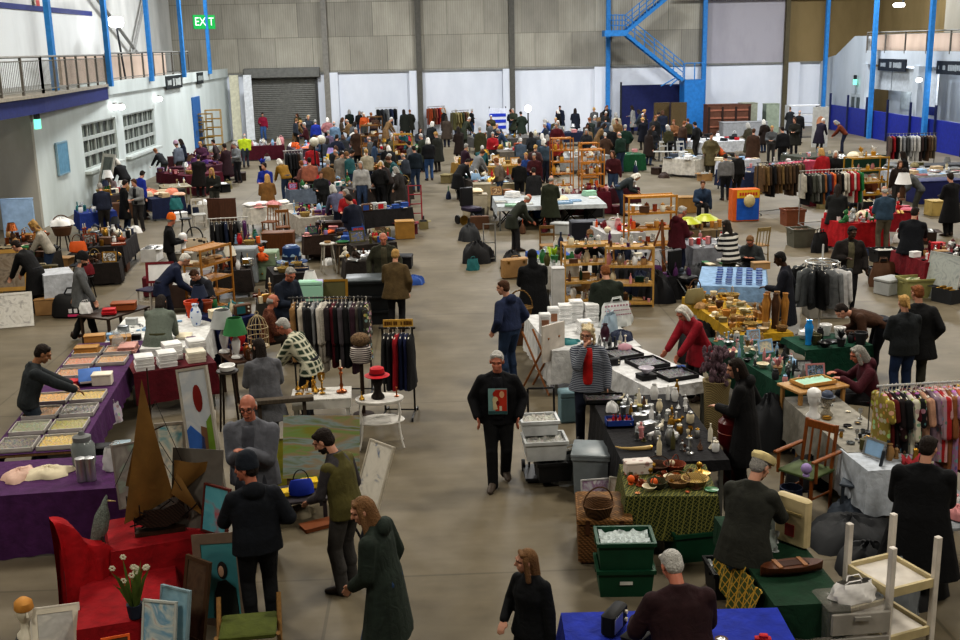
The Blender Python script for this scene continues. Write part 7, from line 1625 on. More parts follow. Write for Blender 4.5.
boxthing('crate',655,272,(.6,.5,.5),'#9a9fa8','pale plastic box beside the wooden easel',0)
pm_=thing('pushchair','black pushchair frame among bags behind the red coat','pushchair',at(685,300,0)+V((0,.2,0)),R(40));BK=mat('#1a1a1d',.5)
MB().bbox((0,0,.45),(.42,.5,.12),.05).build('seat',BK,pm_);MB().bbox((0,.25,.75),(.42,.1,.6),.04).build('backrest',BK,pm_);MB().tube([(-.2,.2,.5),(-.2,.5,1.02),(.2,.5,1.02),(.2,.2,.5)],.016,6).build('handle',mat('steel'),pm_)
for x in(-.26,.26):
 for y in(-.35,.35):MB().cone((x-.02,y,.12),(x+.02,y,.12),.12,n=14).build('wheel',BK,pm_);MB().cone((x,y,.12),(x*.8,0,.45),.014,n=6).build('strut',mat('steel'),pm_)
put('heap_of_cloth',at(700,282,0),.3,('#3a3c40',),(2.0,1.8,2.4),'grey rucksacks heaped beside the pushchair','rucksacks',None)
pc=thing('pushchair','dark pushchair with a purple lining at the aisle end of the trestle','pushchair',at(472,226,0)+V((0,.3,0)),R(30))
MB().bbox((0,0,.5),(.45,.55,.14),.05).build('seat',mat('#2a2236',.6),pc);MB().bbox((0,.28,.85),(.45,.12,.6),.05).build('hood',BK,pc);MB().tube([(-.2,.2,.5),(-.2,.6,1.05),(.2,.6,1.05),(.2,.2,.5)],.018,6).build('handle',BK,pc)
for x in(-.28,.28):
 for y in(-.38,.38):MB().cone((x-.025,y,.14),(x+.025,y,.14),.14,n=14).build('wheel',BK,pc)
put('plate',at(464,225,.0)+V((0,.1,.12)),0,('brass',),1.3,'brass wheel-shaped disc by the dark pushchair','disc',None,tilt=(R(80),0,.6));
for k,(px,py,d,c,lab)in enumerate(((476,207,(.8,.5,.75),'#a89f8c','cream box with a pillow on top beside the pushchair'),(488,196,(.9,.6,.8),'#8f8772','grey-cream box behind the cream one'),(508,192,(1.3,.6,.7),'#94886a','long beige box behind the bending bald man'))):boxthing('storage_box',px,py+14,d,c,lab,.05,cat='box',dy=.8)
put('cushion',at(476,221,0)+V((0,.8,.78)),0,('cream','tan'),1.4,'cream pillow on the cream box','pillow',None)
hw=thing('metal_trolley','silver folding trolley under the bending bald man','trolley',at(490,262,0),0)
for x in(-.15,.15):MB().cone((x,0,0),(x,.1,1.0),.018,n=6).build('upright',mat('silver'),hw)
for z in(.1,.5,.98):MB().cone((-.15,z*.1,z),(.15,z*.1,z),.016,n=6).build('crossbar',mat('silver'),hw)
put('carrier_bag',at(473,270,0),.2,('teal',),.8,'teal bag lying in the aisle by the trolley','bag',None)
gstall('maroon table behind the trestles',(550,196),(612,193),2.2,'#551022',28,CERAMIC,['dark_red','white','purple','pink','maroon','silver','cream'],110,drops=(.7,.5,0,.6))
gstall('dark maroon table right of the racks',(604,190),(640,188),1.6,'#3a0f1c',14,SMALLS,['maroon','white','teal','silver'],111)
for k,(px,py,h,lab)in enumerate(((563,200,2.2,'orange-lit pine rack left on the maroon table'),(593,214,2.1,'orange pine rack of ornaments right of the maroon table'),(590,180,1.5,'small far pine rack behind the maroon table'))):
 p=at(px,py,0)+V((0,.4,0));t,zs=shelves(p,.1,.75,.45,h,6,lab,'#b5762a')
 for q,z in enumerate(zs[1:5]):scatter(shelfstall(['left orange rack','right orange rack','small far rack'][k],p,.1,.7,.4,z),3,['jar','figurine','vase','tin'],['orange','honey','brown','ivory','mustard','white'],112+k*5+q,(.9,1.2))
gstall('dark crowded table by the black bending coat',(478,184),(530,181),2.4,'#3a332c',40,BRICAB+CLOTHY,MIXC+['teal','mint'],113)
gstall('stall of dark wooden frames',(496,200),(540,198),.9,'#2c2420',14,['picture','box','book','basket'],WOODY,114)
gstall('mustard and cream stall by the aisle',(474,168),(522,165),2.6,'#8a6a2c',40,BRICAB,['honey','mustard','cream','ivory','brown','white','gold'],115)
gstall('grey stall behind the red jacket',(500,152),(560,149),2.6,'#5c554c',40,BRICAB+CLOTHY,MIXC,116)
gstall('far stall by the blue striped screen',(480,140),(545,137),2.2,'#4c4a48',34,BRICAB,MIXC,117)
gstall('far navy covered table by the back wall',(548,134),(588,132),1.2,'#1a2038',14,BRICAB,PALE,118)
gstall('far white table of grey things',(560,158),(610,155),2.0,'#8d8d8a',20,SMALLS+CERAMIC,PALE,119)
gstall('dark green table amid the crowd',(622,155),(645,154),1.2,'#12482a',5,SMALLS,PALE,120,drops=(.7,.5,0,.5))
bs=thing('striped_board','blue and white striped display board at the back wall','display board',at(498,138,0),0)
bs.scale=(.55,1,.72)
MB().box((0,0,1.35),(2.0,.1,2.2)).build('board',mat('#c4c8d4',.6),bs)
for z in(.9,1.4,1.9):MB().box((0,-.06,z),(1.8,.02,.26)).build('stripe',mat('#2038a8',.6),bs)
for x in(-.9,.9):MB().cone((x,0,0),(x,0,2.6),.05,n=6).build('post',mat('black'),bs)
bl_=thing('floor_spotlight','bright white spotlight glowing by the back wall','spotlight',at(528,106,1.9),0);bl_.location.z=1.75
MB().ell((0,0,0),.2,.2,.2).build('lamp_head',mat('#ffffff',.5,emit=7),bl_);MB().cone((0,0,-1.75),(0,0,-.1),.04,n=6).build('stand',mat('black'),bl_)
# white L tables, poster stand, yellow bowls
W1_=stall('long white table right of the crowd',(664,158),(695,160),1.4,cloth='#b9b4aa',drops=(.62,.5,0,.5),seed=121);scatter(W1_,18,['book','tray','box','folded_cloth'],['pale_grey','white','slate','pale_blue','black'],121)
gstall('white table behind the orange jacket',(702,143),(752,140),2.6,'#bdbfc2',24,['book','folded_cloth','tray','box','handbag'],['white','black','pale_grey','red','charcoal'],122)
gstall('white table in front of the olive coat',(724,162),(760,159),1.8,'#b9bcc4',22,['book','folded_cloth','tray','box'],PALE+['black'],123)
for k in range(4):chair(at(655+9*k,161,0),R(170+8*k),'#b9b9b6' if k%2 else '#2a2a2c','%s chair from the left before the long white table'%W8[k],'bar','#b9b9b6')
gstall('navy table of small white goods',(745,173),(800,168),1.6,'#1a2440',22,SMALLS,PALE,124,drops=(.6,.5,0,.6));gstall('pink-clothed table behind the brown coats',(782,165),(822,161),1.4,'#a03a50',10,SMALLS+['hat'],['red','white','brown','pink'],125)
ps=thing('poster_stand','yellow, orange and blue poster stand with a pale globe in front','display stand',at(746,222,0)+V((0,.2,0)),R(4));ps.scale=(.84,.84,.92)
MB().box((0,.1,.55),(1.0,.5,1.06)).build('stand',mat('#c8622a',.6),ps);MB().box((.06,-.16,.42),(.84,.02,.72)).build('blue_poster',mat('#2058b0',.5),ps);MB().box((.06,-.16,.93),(.84,.02,.26)).build('yellow_poster',mat('#d0a82a',.5),ps);MB().ell((.05,-.34,.72),.22,.12,.22).build('globe',mat('#b8aa80',.5),ps)
gl=MB();[gl.box((-.24+.1*k,-.174,.93),(.07,.01,.1))for k in range(7)];gl.build('lettering',mat('#b03a24'),ps)
gstall('table of knives and brushes',(694,248),(742,246),1.3,'#7d7f86',26,SMALLS+['shoe_pair','book'],['silver','charcoal','white','red','pink','steel','cream'],126)
Y2=gstall('table of yellow bowls',(684,232),(732,229),.9,'#6f6048',10,['box','tin','basket','jar'],['tan','brown','cream','honey'],127)
for k,(u,v)in enumerate(((.2,.4),(.68,.75))):put('bowl',on(Y2,u,v,.3),0,('lime',),(2.8,2.8,1.6),'%s of two large upturned yellow-green bowls'%['left','right'][k],'bowl',Y2,tilt=(pi,0,0),mats=[mat('#a8b02a',.4)])
boxthing('box',690,215,(.6,.5,.5),'#8a6a3a','tan carton behind the yellow bowls',0,dy=.6);boxthing('carton',720,262,(.9,.6,.3),'#6a6034','olive box on the floor by the striped jumper',0)
gstall('low table of papers by the glasses man',(716,268),(756,265),.7,'#3f3a30',9,['book','tray','paper_stack'],['cream','green','white','olive'],128,z=.5)
chair(at(757,262,0),R(20),'#8d7a50','small wooden chair beside the seated man in glasses','slat')
# clothes rails right
rail('rail of brown leather coats',(758,163),(803,160),1.65,['#5a4630','#6a5534','#3a2c20','black','#4f3c28','#6a5636','#3c2f22','#5a4630','#463424','#2c221a','#6a553c','#4a3a28'],12,('coat','jacket'),(.85,1.1),'#3a3a3c',131)
MX=['#9a968c','black','#4a4c46','#33362f','#7a7c78','#2c2f2c','#8a5a34','#2a3c5a','#6a1c22','#c2622e','#3a2c24','black','#c9c4ba','#b9b2a8','#8d1a24','#c4c0b8','#a0202a','#1f6a3a']
rail('rail of mixed shirts',(801,171),(860,168),1.65,MX,18,('jacket','shirt','cardigan'),(.8,1.05),'#8d8d8d',132)
rail('far rail by the navy boards',(888,134),(936,133),1.65,['#5a4a44','#8d1f28','black','#a9a9a6','#7d8084','#4a4c4e','#9a9c9e','#c4c4c2','#b9b9b8','#3a2c2c','black','#4f3a2c','#6a5a48','#5a5248'],14,('jacket','coat'),(.9,1.1),'#4a4a4c',133)
rc_=at(822,268,1.3);RR=thing('round_rail','round chrome clothes rail with a white pole in front of the leather jacket man','clothes rail',(rc_.x,rc_.y,0),0)
MB().cone((0,0,0),(0,0,1.75),.02,n=8).build('pole',mat('#c9c9c9',.4),RR);MB().tube([(.30*cos(a),.30*sin(a),1.42)for a in[2*pi*q/20 for q in range(21)]],.014,6).build('hoop',mat('silver'),RR)
for a in(0,pi/2,pi,3*pi/2):MB().cone((0,0,.03),(.45*cos(a),.45*sin(a),.03),.018,n=6).build('foot',mat('silver'),RR);MB().cone((0,0,1.42),(.30*cos(a),.30*sin(a),1.42),.012,n=6).build('spoke',mat('silver'),RR)
for k in range(12):
 a=k*2*pi/12+.2;c=['#26282a','#4a4d50','#17181a','#5d6164','#2f3236','#1c1d20','#6a6d70','#c4c4c6','#33363a','#202225','#54575a','#3a3d40'][(k+9)%12]
 garment((rc_.x+.32*cos(a),rc_.y+.32*sin(a),1.41),a+pi/2+.4,c,.8 if c!='#c4c4c6' else 1.0,.5,.02,'jacket','%s jacket on the round rail, %s'%('pale grey' if c=='#c4c4c6' else 'grey-black',['facing right','right side, towards the back','back right','at the back','back left','left side, towards the back','facing left','left side, towards the front','front left','at the front','front right','right side, towards the front'][k]),group='jackets on the round rail')
put('carrier_bag',at(815,305,0)+V((0,.2,0)),.2,('pale_grey',),1.2,'pale plastic bag under the round rail','bag',None);boxthing('crate',825,316,(.8,.5,.3),'#8d8a84','low pale box under the round rail',0)
# red tables and green covered tables at the far right
R1=gstall('red table of toys',(846,224),(888,221),1.1,'#a31820',30,CERAMIC+CLOTHY+['teddy'],['red','white','cream','green','brown','pink','dark_red','pale_grey'],141,drops=(.68,.5,0,.68))
gstall('long red table of beads',(926,262),(990,259),1.5,'#6a101c',46,['trinket_dish','tray','box','jar','hat','teddy','figurine'],['red','dark_red','silver','white','black','pink','maroon','tan'],142,drops=(.45,.3,0,.45))
gstall('red-draped middle table of hats',(888,221),(935,218),1.1,'#8a1a26',26,CLOTHY+['teddy','box'],['red','pink','rose','white','dark_red','tan','straw'],143)
put('table_lamp',at(902,200,.76),0,('brown','white'),1.6,'lamp with a square white shade on the red-draped table','lamp',None)
t,zs=shelves(at(873,212,0)+V((0,.8,0)),R(10),1.3,.5,1.7,5,'yellow-gold wooden rack behind the red table','#a8802c')
for q,z in enumerate(zs):scatter(shelfstall('yellow-gold rack',at(873,212,0)+V((0,.8,0)),R(10),1.2,.45,z),5,['teddy','figurine','jar','plant','plate'],['cream','pink','mustard','white','tan'],144+q,(.8,1.1))
for k,(px,py,c)in enumerate(((792,225,'#7a4a34'),(800,246,'#5a5a50'),(884,262,'black'),(884,282,'black'))):crate(at(px,py,0),.1,.6,.5,.5 if k<2 else.34,c if c!='black' else '#17171a',['brown crate of books by the mixed shirt rail','grey crate under the mixed shirt rail','black crate of white paper behind the leather jacket man','nearer black crate of white paper in the right aisle'][k],'crate',fill=mat('#b4b4b0' if k>1 else '#6a5040',.8,'cloth'))
crate(at(917,296,0),.1,.75,.5,.42,'#8d8a5a','cream and green box of records beside the black jacket man','crate',fill=mat('#5a7a4a',.8,'stripe','#b9b49a',1.0))
picture(at(937,300,0),R(-68),.9,1.0,'pale print board leaning against the long red table',['#8d9494','#a4a9a6','#7a8080'],12,'#a9aca9',seed=45,sc=4,fw=.02,name='print',cat='print')
boxthing('navy_box',941,204,(1.6,.9,.75),'#1a2050','navy blue box at the right edge of the hall',.1,cat='box',dy=.5);boxthing('carton',938,215,(.7,.5,.45),'#a8925a','yellow-tan carton in front of the navy box',.1)
gstall('olive covered table near the blue post',(806,158),(848,155),1.6,'#3d3f34',12,CERAMIC,PALE+['red','tan'],146,drops=(.7,.5,0,.7));gstall('dark green covered table by the navy boards',(842,159),(886,155),1.4,'#10301f',10,['folded_cloth','heap_of_cloth','plate','book'],PALE,147,drops=(.7,.5,0,.7))
gstall('white-draped table at the far right edge',(916,176),(985,172),2.0,'#9a9da2',22,['folded_cloth','book','tray','cushion','table_lamp'],PALE+['grey','charcoal'],148,drops=(.3,.3,0,.3));boxthing('covered_block',950,186,(3.2,1.0,.7),'#15161a','long black covered block at the right edge',0,cat='block',dy=.9)
gstall('grey table in front of the far rail',(893,168),(925,166),1.2,'#a8aab0',8,['heap_of_cloth','folded_cloth','cushion'],['pale_grey','olive','grey','khaki'],149,drops=(.5,.5,0,.4))
gstall('table of yellow boxes behind the mixed shirts',(842,186),(880,183),1.2,'#6a3a22',14,['box','basket','tray','book'],['mustard','orange','honey','tan','cream'],150)
tv=thing('display_rack','white rack of china by the blue post on the right','rack',at(810,140,0)+V((0,1.5,0)),0)
for z in(.8,1.3,1.8):MB().box((0,0,z),(1.8,.6,.06)).build('shelf',mat('#c4c6c8'),tv)
for x in(-.88,.88):MB().box((x,0,.92),(.06,.6,1.84)).build('side',mat('#b4b6b8'),tv)
sp=thing('picture_board','white picture board with a pale figure behind the olive table','board',at(830,152,0)+V((0,1.6,0)),0);MB().box((0,0,1.1),(.8,.08,2.0)).build('board',mat('#b9b9b4'),sp);MB().ell((0,-.05,1.3),.22,.03,.35).build('print',mat('#c08a6a'),sp)
for k,(px,py,d,c,lab)in enumerate(((722,118,(2.6,1.0,1.75),'#5a3a2c','stack of brown pallets against the back wall'),(745,118,(.9,1.0,1.8),'#8d9080','pale green cabinet beside the brown pallets'),(772,126,(.8,.8,1.7),'#8a9484','grey-green cabinet by the far right pilaster'),(733,127,(2.6,1.0,.8),'#8d8f92','long grey bin in front of the brown pallets'))):
 t=boxthing('storage_block',px,133,d,c,lab,0,cat='storage block',dy=(-1.0,-.4,.4,-2.2)[k])
 if k==0:
  for z in(.5,1.0,1.45):MB().box((0,-.52,z),(2.5,.03,.1)).build('slat',mat('#8a5a48'),t)
  for x in(-1.2,-.4,.4,1.2):MB().box((x,-.53,.85),(.12,.04,1.6)).build('post',mat('#2c1c18'),t)
for k,px in enumerate((681,664)):boxthing('wicker_screen',px,139,(.9,.25,2.0),'#6a5838' if k<2 else '#8d8d88',['tan wicker panel before the navy screen','second tan wicker panel before the navy screen','pale panel by the stair base'][k],.2*k,'wicker' if k<2 else None,cat='panel',dy=.8)
# ------------------------------------------------------------------ more packed junk stalls between the others
for q,(ds,nl,nr,dp,c,n,kd,cl,z)in enumerate((('dark stall of small furniture',(214,272),(250,270),.9,'#2c2624',22,BRICAB,DARKC,.62),('junk stall by the sage cabinet',(258,304),(288,302),.8,'#33302c',20,BRICAB,WOODY,.6),('crowded stall beside the olive parka',(346,262),(398,259),.8,'#2a2522',26,BRICAB+CLOTHY,DARKC,.66),('dark table behind the gold painting',(4,246),(46,243),1.2,'#25211e',24,BRICAB,WOODY,.74),('low dark stall of the left aisle',(84,264),(118,262),.8,'#26201e',20,BRICAB,DARKC,.55),('black stall of bags by the easel',(668,284),(700,282),.9,'#1e1e20',16,CLOTHY,['black','charcoal','navy','slate','purple'],.5),('table of tools by the wooden easel',(610,262),(648,260),.8,'#3a3a40',20,SMALLS+['book'],DARKC,.7),('cluttered stall left of the dotted umbrella',(238,246),(262,244),.9,'#4a3a30',18,BRICAB,VIVID,.66),('mixed stall behind the leather armchair',(302,240),(346,237),.8,'#3a2c26',24,BRICAB+CLOTHY,VIVID,.7))):
 gstall(ds,nl,nr,dp,c,n,kd,cl,700+q,z,s=(.7,1.1))
for k,(px,py,c,s)in enumerate(((478,262,'black',1.7),(470,240,'charcoal',1.5),(655,300,'black',2.0),(640,292,'navy',1.5),(512,268,'black',1.4))):put('heap_of_cloth',at(px,py,0),k,(c,),(s,s,s*1.8),'%s bags piled on the floor %s'%(nm_of(c),['by the silver trolley','behind the dark pushchair','at the foot of the wooden easel','right of the pine shelves','behind the black hooded coat'][k]),'bags',None)
# ------------------------------------------------------------------ people in the middle distance and far crowd
GN={'j':('jacket',.06),'c':('coat',.5),'t':('top',.02),'k':('cardigan',.2)}
HS=[('short','dark'),('short','grey'),('bob','brown'),('short','brown'),('bob','grey'),('short','silver'),('shoulder','dark'),('short','light_brown'),('bob','white'),('fringe','grey'),('pony','blonde'),('short','auburn')]
frr=random.Random(77)
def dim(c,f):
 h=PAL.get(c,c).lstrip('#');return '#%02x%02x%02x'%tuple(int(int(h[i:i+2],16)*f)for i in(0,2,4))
def far(hx,hy,col,g='j',face=None,zone='',lean=5,legs=None,hat=None,hair=None,words=None,pose=None,**k):
 nm,L_=GN[g];st,hc_=frr.choice(HS)if hair is None else hair
 face=frr.choice([0,20,-20,60,-60,90,-90,160,180,200])if face is None else face
 lg=legs or frr.choice(['#1a1b20','#1c2236','#2a3a54','#2c2a2a','#3a3a34','#141416'])
 w=words or(nm_of(col)if not col.startswith('#')else 'dark')
 ap=('hooded' if k.get('hood')=='up' else(hat+'-hatted' if hat in('brim','flat')else 'beanie-wearing' if hat else(('bald' if st=='fringe' else{'silver':'grey','white':'white','dark':'dark','black':'dark','light_brown':'brown'}.get(hc_,hc_)+'-haired'))))
 pz='leaning ' if lean>20 else 'walking ' if pose=='walk' else 'seated ' if pose=='sit' else ''
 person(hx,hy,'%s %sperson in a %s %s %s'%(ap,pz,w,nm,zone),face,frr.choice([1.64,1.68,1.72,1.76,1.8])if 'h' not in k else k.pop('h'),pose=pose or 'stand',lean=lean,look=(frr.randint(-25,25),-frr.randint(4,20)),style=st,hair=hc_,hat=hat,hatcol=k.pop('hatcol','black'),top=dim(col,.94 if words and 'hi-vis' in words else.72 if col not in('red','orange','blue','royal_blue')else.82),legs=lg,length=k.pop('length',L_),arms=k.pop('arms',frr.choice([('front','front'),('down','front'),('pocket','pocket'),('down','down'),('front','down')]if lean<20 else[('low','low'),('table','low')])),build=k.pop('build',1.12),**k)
Z1,Z2,Z3,Z4,Z5,Z6,Z7,Z8='by the left windows','in the left aisle','among the left stalls','at the roller shutter stalls','in the far central aisle','at the centre stalls','in the crowd before the navy screen','by the right wall tables'
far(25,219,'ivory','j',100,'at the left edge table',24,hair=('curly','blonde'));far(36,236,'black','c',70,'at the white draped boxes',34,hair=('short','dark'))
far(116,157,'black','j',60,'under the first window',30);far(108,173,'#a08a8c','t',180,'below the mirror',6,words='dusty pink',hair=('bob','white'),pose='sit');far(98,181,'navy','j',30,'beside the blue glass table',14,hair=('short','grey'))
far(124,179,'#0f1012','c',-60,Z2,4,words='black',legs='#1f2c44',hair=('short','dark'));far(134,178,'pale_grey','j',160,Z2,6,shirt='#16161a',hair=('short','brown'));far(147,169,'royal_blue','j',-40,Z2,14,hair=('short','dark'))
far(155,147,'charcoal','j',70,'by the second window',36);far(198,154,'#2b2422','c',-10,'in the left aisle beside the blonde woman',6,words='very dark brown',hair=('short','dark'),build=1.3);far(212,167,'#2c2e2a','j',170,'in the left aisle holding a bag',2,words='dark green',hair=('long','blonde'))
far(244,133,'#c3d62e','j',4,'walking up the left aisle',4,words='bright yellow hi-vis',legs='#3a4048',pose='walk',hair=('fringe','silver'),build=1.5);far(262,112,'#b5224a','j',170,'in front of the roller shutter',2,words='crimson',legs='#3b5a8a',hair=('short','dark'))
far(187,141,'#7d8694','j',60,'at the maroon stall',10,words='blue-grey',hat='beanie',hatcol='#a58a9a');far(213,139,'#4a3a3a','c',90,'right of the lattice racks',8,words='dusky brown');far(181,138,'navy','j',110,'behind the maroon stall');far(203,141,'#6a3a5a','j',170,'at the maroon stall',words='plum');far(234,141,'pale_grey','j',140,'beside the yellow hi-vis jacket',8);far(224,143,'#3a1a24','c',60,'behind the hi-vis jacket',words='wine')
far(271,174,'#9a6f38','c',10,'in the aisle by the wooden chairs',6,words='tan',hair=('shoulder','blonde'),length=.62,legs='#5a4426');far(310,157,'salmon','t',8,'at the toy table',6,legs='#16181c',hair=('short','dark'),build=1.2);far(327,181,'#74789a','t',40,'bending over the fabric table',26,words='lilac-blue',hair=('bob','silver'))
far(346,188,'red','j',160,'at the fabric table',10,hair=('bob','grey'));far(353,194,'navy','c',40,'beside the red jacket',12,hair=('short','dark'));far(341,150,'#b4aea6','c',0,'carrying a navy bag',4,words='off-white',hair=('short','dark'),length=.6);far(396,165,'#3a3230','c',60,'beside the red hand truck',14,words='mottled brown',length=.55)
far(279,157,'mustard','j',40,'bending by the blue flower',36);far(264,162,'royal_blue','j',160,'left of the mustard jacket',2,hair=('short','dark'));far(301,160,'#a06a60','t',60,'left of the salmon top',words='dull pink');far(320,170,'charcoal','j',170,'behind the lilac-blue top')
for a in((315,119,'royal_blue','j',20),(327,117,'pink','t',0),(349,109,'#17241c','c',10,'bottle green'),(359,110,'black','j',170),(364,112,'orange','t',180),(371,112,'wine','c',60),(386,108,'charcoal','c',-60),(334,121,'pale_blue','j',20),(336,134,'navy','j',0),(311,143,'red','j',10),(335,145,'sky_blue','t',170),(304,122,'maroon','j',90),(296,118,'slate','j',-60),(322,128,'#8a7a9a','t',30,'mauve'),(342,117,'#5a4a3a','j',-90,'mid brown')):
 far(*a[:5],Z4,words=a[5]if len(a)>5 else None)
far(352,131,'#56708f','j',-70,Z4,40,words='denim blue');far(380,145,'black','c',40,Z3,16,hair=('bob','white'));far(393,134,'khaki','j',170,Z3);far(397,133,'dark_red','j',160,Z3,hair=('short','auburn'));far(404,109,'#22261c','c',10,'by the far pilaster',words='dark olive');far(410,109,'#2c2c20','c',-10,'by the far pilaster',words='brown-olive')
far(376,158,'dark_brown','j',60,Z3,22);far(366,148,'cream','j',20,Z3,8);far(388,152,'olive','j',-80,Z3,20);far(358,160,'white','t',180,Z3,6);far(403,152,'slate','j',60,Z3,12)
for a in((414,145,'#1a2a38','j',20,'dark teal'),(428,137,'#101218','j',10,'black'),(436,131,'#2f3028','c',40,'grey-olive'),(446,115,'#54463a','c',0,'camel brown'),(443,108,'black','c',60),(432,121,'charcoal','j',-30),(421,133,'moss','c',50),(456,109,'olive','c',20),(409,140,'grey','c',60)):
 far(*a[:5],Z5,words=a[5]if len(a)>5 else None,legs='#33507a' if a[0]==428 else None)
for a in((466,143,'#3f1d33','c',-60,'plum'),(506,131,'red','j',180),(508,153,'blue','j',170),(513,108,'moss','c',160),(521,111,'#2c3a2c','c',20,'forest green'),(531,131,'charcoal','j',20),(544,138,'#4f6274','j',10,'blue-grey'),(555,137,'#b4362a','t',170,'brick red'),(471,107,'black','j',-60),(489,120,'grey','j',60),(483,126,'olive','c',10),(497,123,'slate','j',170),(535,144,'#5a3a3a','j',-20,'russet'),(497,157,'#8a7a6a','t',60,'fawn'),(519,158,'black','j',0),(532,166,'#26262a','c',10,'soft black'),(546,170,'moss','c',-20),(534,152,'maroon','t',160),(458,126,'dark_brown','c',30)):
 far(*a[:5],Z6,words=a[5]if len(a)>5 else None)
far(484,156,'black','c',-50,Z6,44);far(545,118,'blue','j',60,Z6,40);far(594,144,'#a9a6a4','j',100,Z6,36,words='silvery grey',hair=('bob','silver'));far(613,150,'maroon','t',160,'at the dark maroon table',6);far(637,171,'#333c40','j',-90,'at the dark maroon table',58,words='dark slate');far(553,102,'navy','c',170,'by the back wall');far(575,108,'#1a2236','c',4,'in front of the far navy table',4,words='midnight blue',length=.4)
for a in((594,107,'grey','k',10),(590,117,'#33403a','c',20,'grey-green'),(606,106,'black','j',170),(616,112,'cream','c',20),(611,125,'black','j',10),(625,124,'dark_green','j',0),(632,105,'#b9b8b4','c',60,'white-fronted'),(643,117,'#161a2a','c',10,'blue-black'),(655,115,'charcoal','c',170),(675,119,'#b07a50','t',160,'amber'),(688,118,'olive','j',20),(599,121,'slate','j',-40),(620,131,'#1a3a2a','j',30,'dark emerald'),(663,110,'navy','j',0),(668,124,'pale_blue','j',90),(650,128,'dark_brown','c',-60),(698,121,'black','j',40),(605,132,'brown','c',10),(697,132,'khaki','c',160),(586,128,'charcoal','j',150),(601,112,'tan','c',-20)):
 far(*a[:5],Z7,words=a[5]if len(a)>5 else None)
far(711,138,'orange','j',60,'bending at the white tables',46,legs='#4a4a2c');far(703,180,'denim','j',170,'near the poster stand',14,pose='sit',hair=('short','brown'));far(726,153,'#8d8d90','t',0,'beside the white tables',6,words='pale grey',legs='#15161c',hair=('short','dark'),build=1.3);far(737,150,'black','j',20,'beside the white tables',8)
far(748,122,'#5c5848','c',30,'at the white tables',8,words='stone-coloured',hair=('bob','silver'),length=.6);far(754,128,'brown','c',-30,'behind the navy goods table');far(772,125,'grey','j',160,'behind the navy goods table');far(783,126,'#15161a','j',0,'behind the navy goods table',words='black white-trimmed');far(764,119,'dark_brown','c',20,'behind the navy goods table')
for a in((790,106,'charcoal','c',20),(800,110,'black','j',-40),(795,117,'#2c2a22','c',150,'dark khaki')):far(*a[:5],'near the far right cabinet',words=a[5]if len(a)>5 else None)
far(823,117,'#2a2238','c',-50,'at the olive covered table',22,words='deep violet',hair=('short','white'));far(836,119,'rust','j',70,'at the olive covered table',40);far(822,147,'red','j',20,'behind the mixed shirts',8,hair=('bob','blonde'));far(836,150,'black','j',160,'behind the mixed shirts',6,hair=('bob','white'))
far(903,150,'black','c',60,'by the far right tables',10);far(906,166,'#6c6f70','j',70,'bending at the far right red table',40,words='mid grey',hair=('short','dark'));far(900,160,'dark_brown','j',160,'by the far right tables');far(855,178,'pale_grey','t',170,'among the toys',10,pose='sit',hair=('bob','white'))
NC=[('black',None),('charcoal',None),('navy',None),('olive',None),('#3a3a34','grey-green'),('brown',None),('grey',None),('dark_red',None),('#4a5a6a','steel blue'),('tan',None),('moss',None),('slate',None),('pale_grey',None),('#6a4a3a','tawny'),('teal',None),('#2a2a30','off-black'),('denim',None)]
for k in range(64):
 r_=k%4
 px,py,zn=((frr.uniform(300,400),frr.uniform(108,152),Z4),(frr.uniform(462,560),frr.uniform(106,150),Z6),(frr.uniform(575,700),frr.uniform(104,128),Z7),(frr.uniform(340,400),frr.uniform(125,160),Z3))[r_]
 c,w_=frr.choice(NC);far(px,py,c,frr.choice('jjct'),None,zn,frr.choice((4,8,14,30)),words=w_)
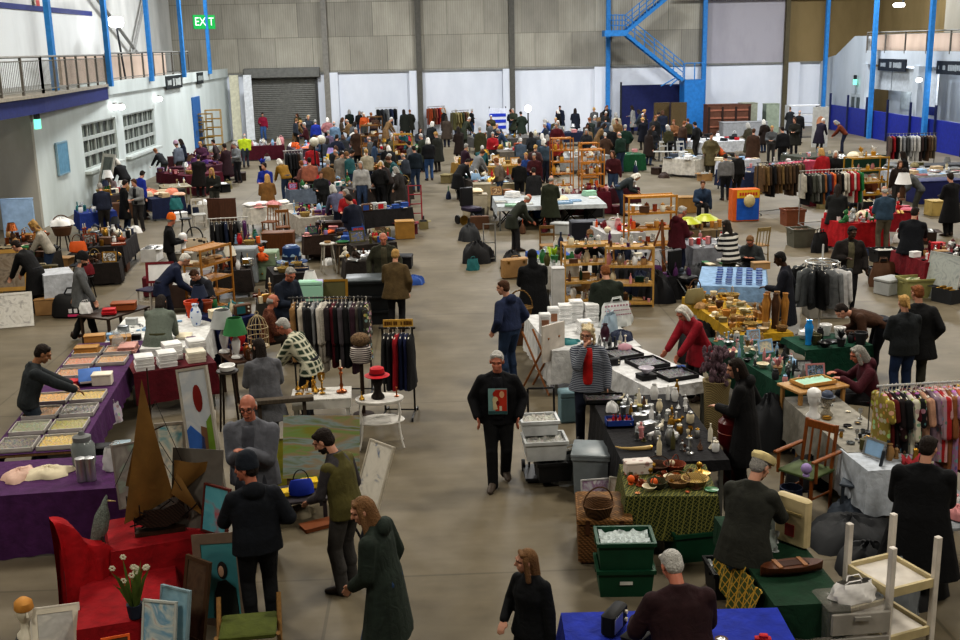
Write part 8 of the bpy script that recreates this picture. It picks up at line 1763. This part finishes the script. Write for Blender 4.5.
# ------------------------------------------------------------------ boxes and bags under and beside the stalls
def under(st,n,seed):
 rr=random.Random(seed);done=[]
 for q in range(n):
  kd=rr.choice(['carton','suitcase','box','carrier_bag','basket','carton','handbag','heap_of_cloth']);s=rr.uniform(.9,1.5)
  if kd=='box':s=rr.uniform(1.6,2.6)
  side=rr.choice((0,0,1));x=rr.uniform(.1,.9)*st.lu if side==0 else st.lu*(-.0)-rr.uniform(.35,.6);y=-rr.uniform(.3,.75)if side==0 else rr.uniform(.1,.9)*st.lv
  if side==1 and st.o.x<-1:x=st.lu+rr.uniform(.35,.6)
  if any((x-a)**2+(y-b_)**2<.3 for a,b_ in done):continue
  done.append((x,y));p=st.o+st.u*x+st.v*y
  w_=['left end','middle','right end'][min(2,int(3*max(0,min(.99,x/st.lu))))]
  c=rr.choice(['tan','brown','black','dark_brown','pale_grey','navy','khaki','charcoal','white','blue','maroon'])
  m2=[mat('straw',.8,'wicker')]if kd=='basket' else None
  put(kd,p,rr.uniform(0,6),(c,rr.choice(MIXC)),s,'%s %s on the floor at the %s of the %s'%(nm_of(c),WORD.get(kd,kd),w_,st.desc),mats=m2)
k=0
for st in list(STALLS):
 if st.o.y>21.5 and st.lu>.8 and st.z>.55 and st.z<.9 and k<60:k+=1;under(st,7 if st.o.y<45 else 4,500+k)
# ------------------------------------------------------------------ every label singles out one thing
from collections import defaultdict
ORD=W8+['ninth','tenth','eleventh','twelfth','thirteenth','fourteenth','fifteenth','sixteenth','seventeenth','eighteenth','nineteenth','twentieth']
bpy.context.view_layer.update()
def prj(o):
 d=o.matrix_world.translation-CO;return d.dot(CR)/max(.1,d.dot(_fw))
by,used,byst=defaultdict(list),set(),defaultdict(list)
for t in THINGS:
 by[t[1]].append(t);used.add(t[1])
 if t[4]:byst[t[4]].append(t)
for lab,ts in by.items():
 if len(ts)<2 or len({t[0].get('group')for t in ts})==1 and ts[0][3]:continue
 ts.sort(key=lambda t:prj(t[0]));n=len(ts)
 for i,t in enumerate(ts):
  new=None
  if t[4]:
   p=t[0].matrix_world.translation
   cs=sorted((o for o in byst[t[4]]if o[5]!=t[5]),key=lambda o:(o[0].matrix_world.translation-p).length)[:5]
   for o in cs:
    c='%s, beside the %s'%(lab,o[5])
    if sum(1 for q in byst[t[4]]if q[5]==o[5])==1 and c not in used and len(c.split())<=16:new=c;break
  if not new:
   if i>=len(ORD):w='rightmost' if i==n-1 else '%s from the right'%ORD[min(n-1-i,19)]
   else:w='leftmost' if i==0 else 'rightmost' if i==n-1 else '%s from the left'%ORD[i]
   new='%s, %s such'%(lab,w);new=new.replace('leftmost such','leftmost of these').replace('rightmost such','rightmost of these').replace(' such','')
   if len(new.split())>16:new=new.replace(' of these','').replace(' the ',' ')
  used.add(new);t[0]['label']=new
for t in THINGS:
 w=t[0]['label'].split()
 if len(w)>16:t[0]['label']=' '.join(x for x in w if x not in('the','a','of'))
flush()
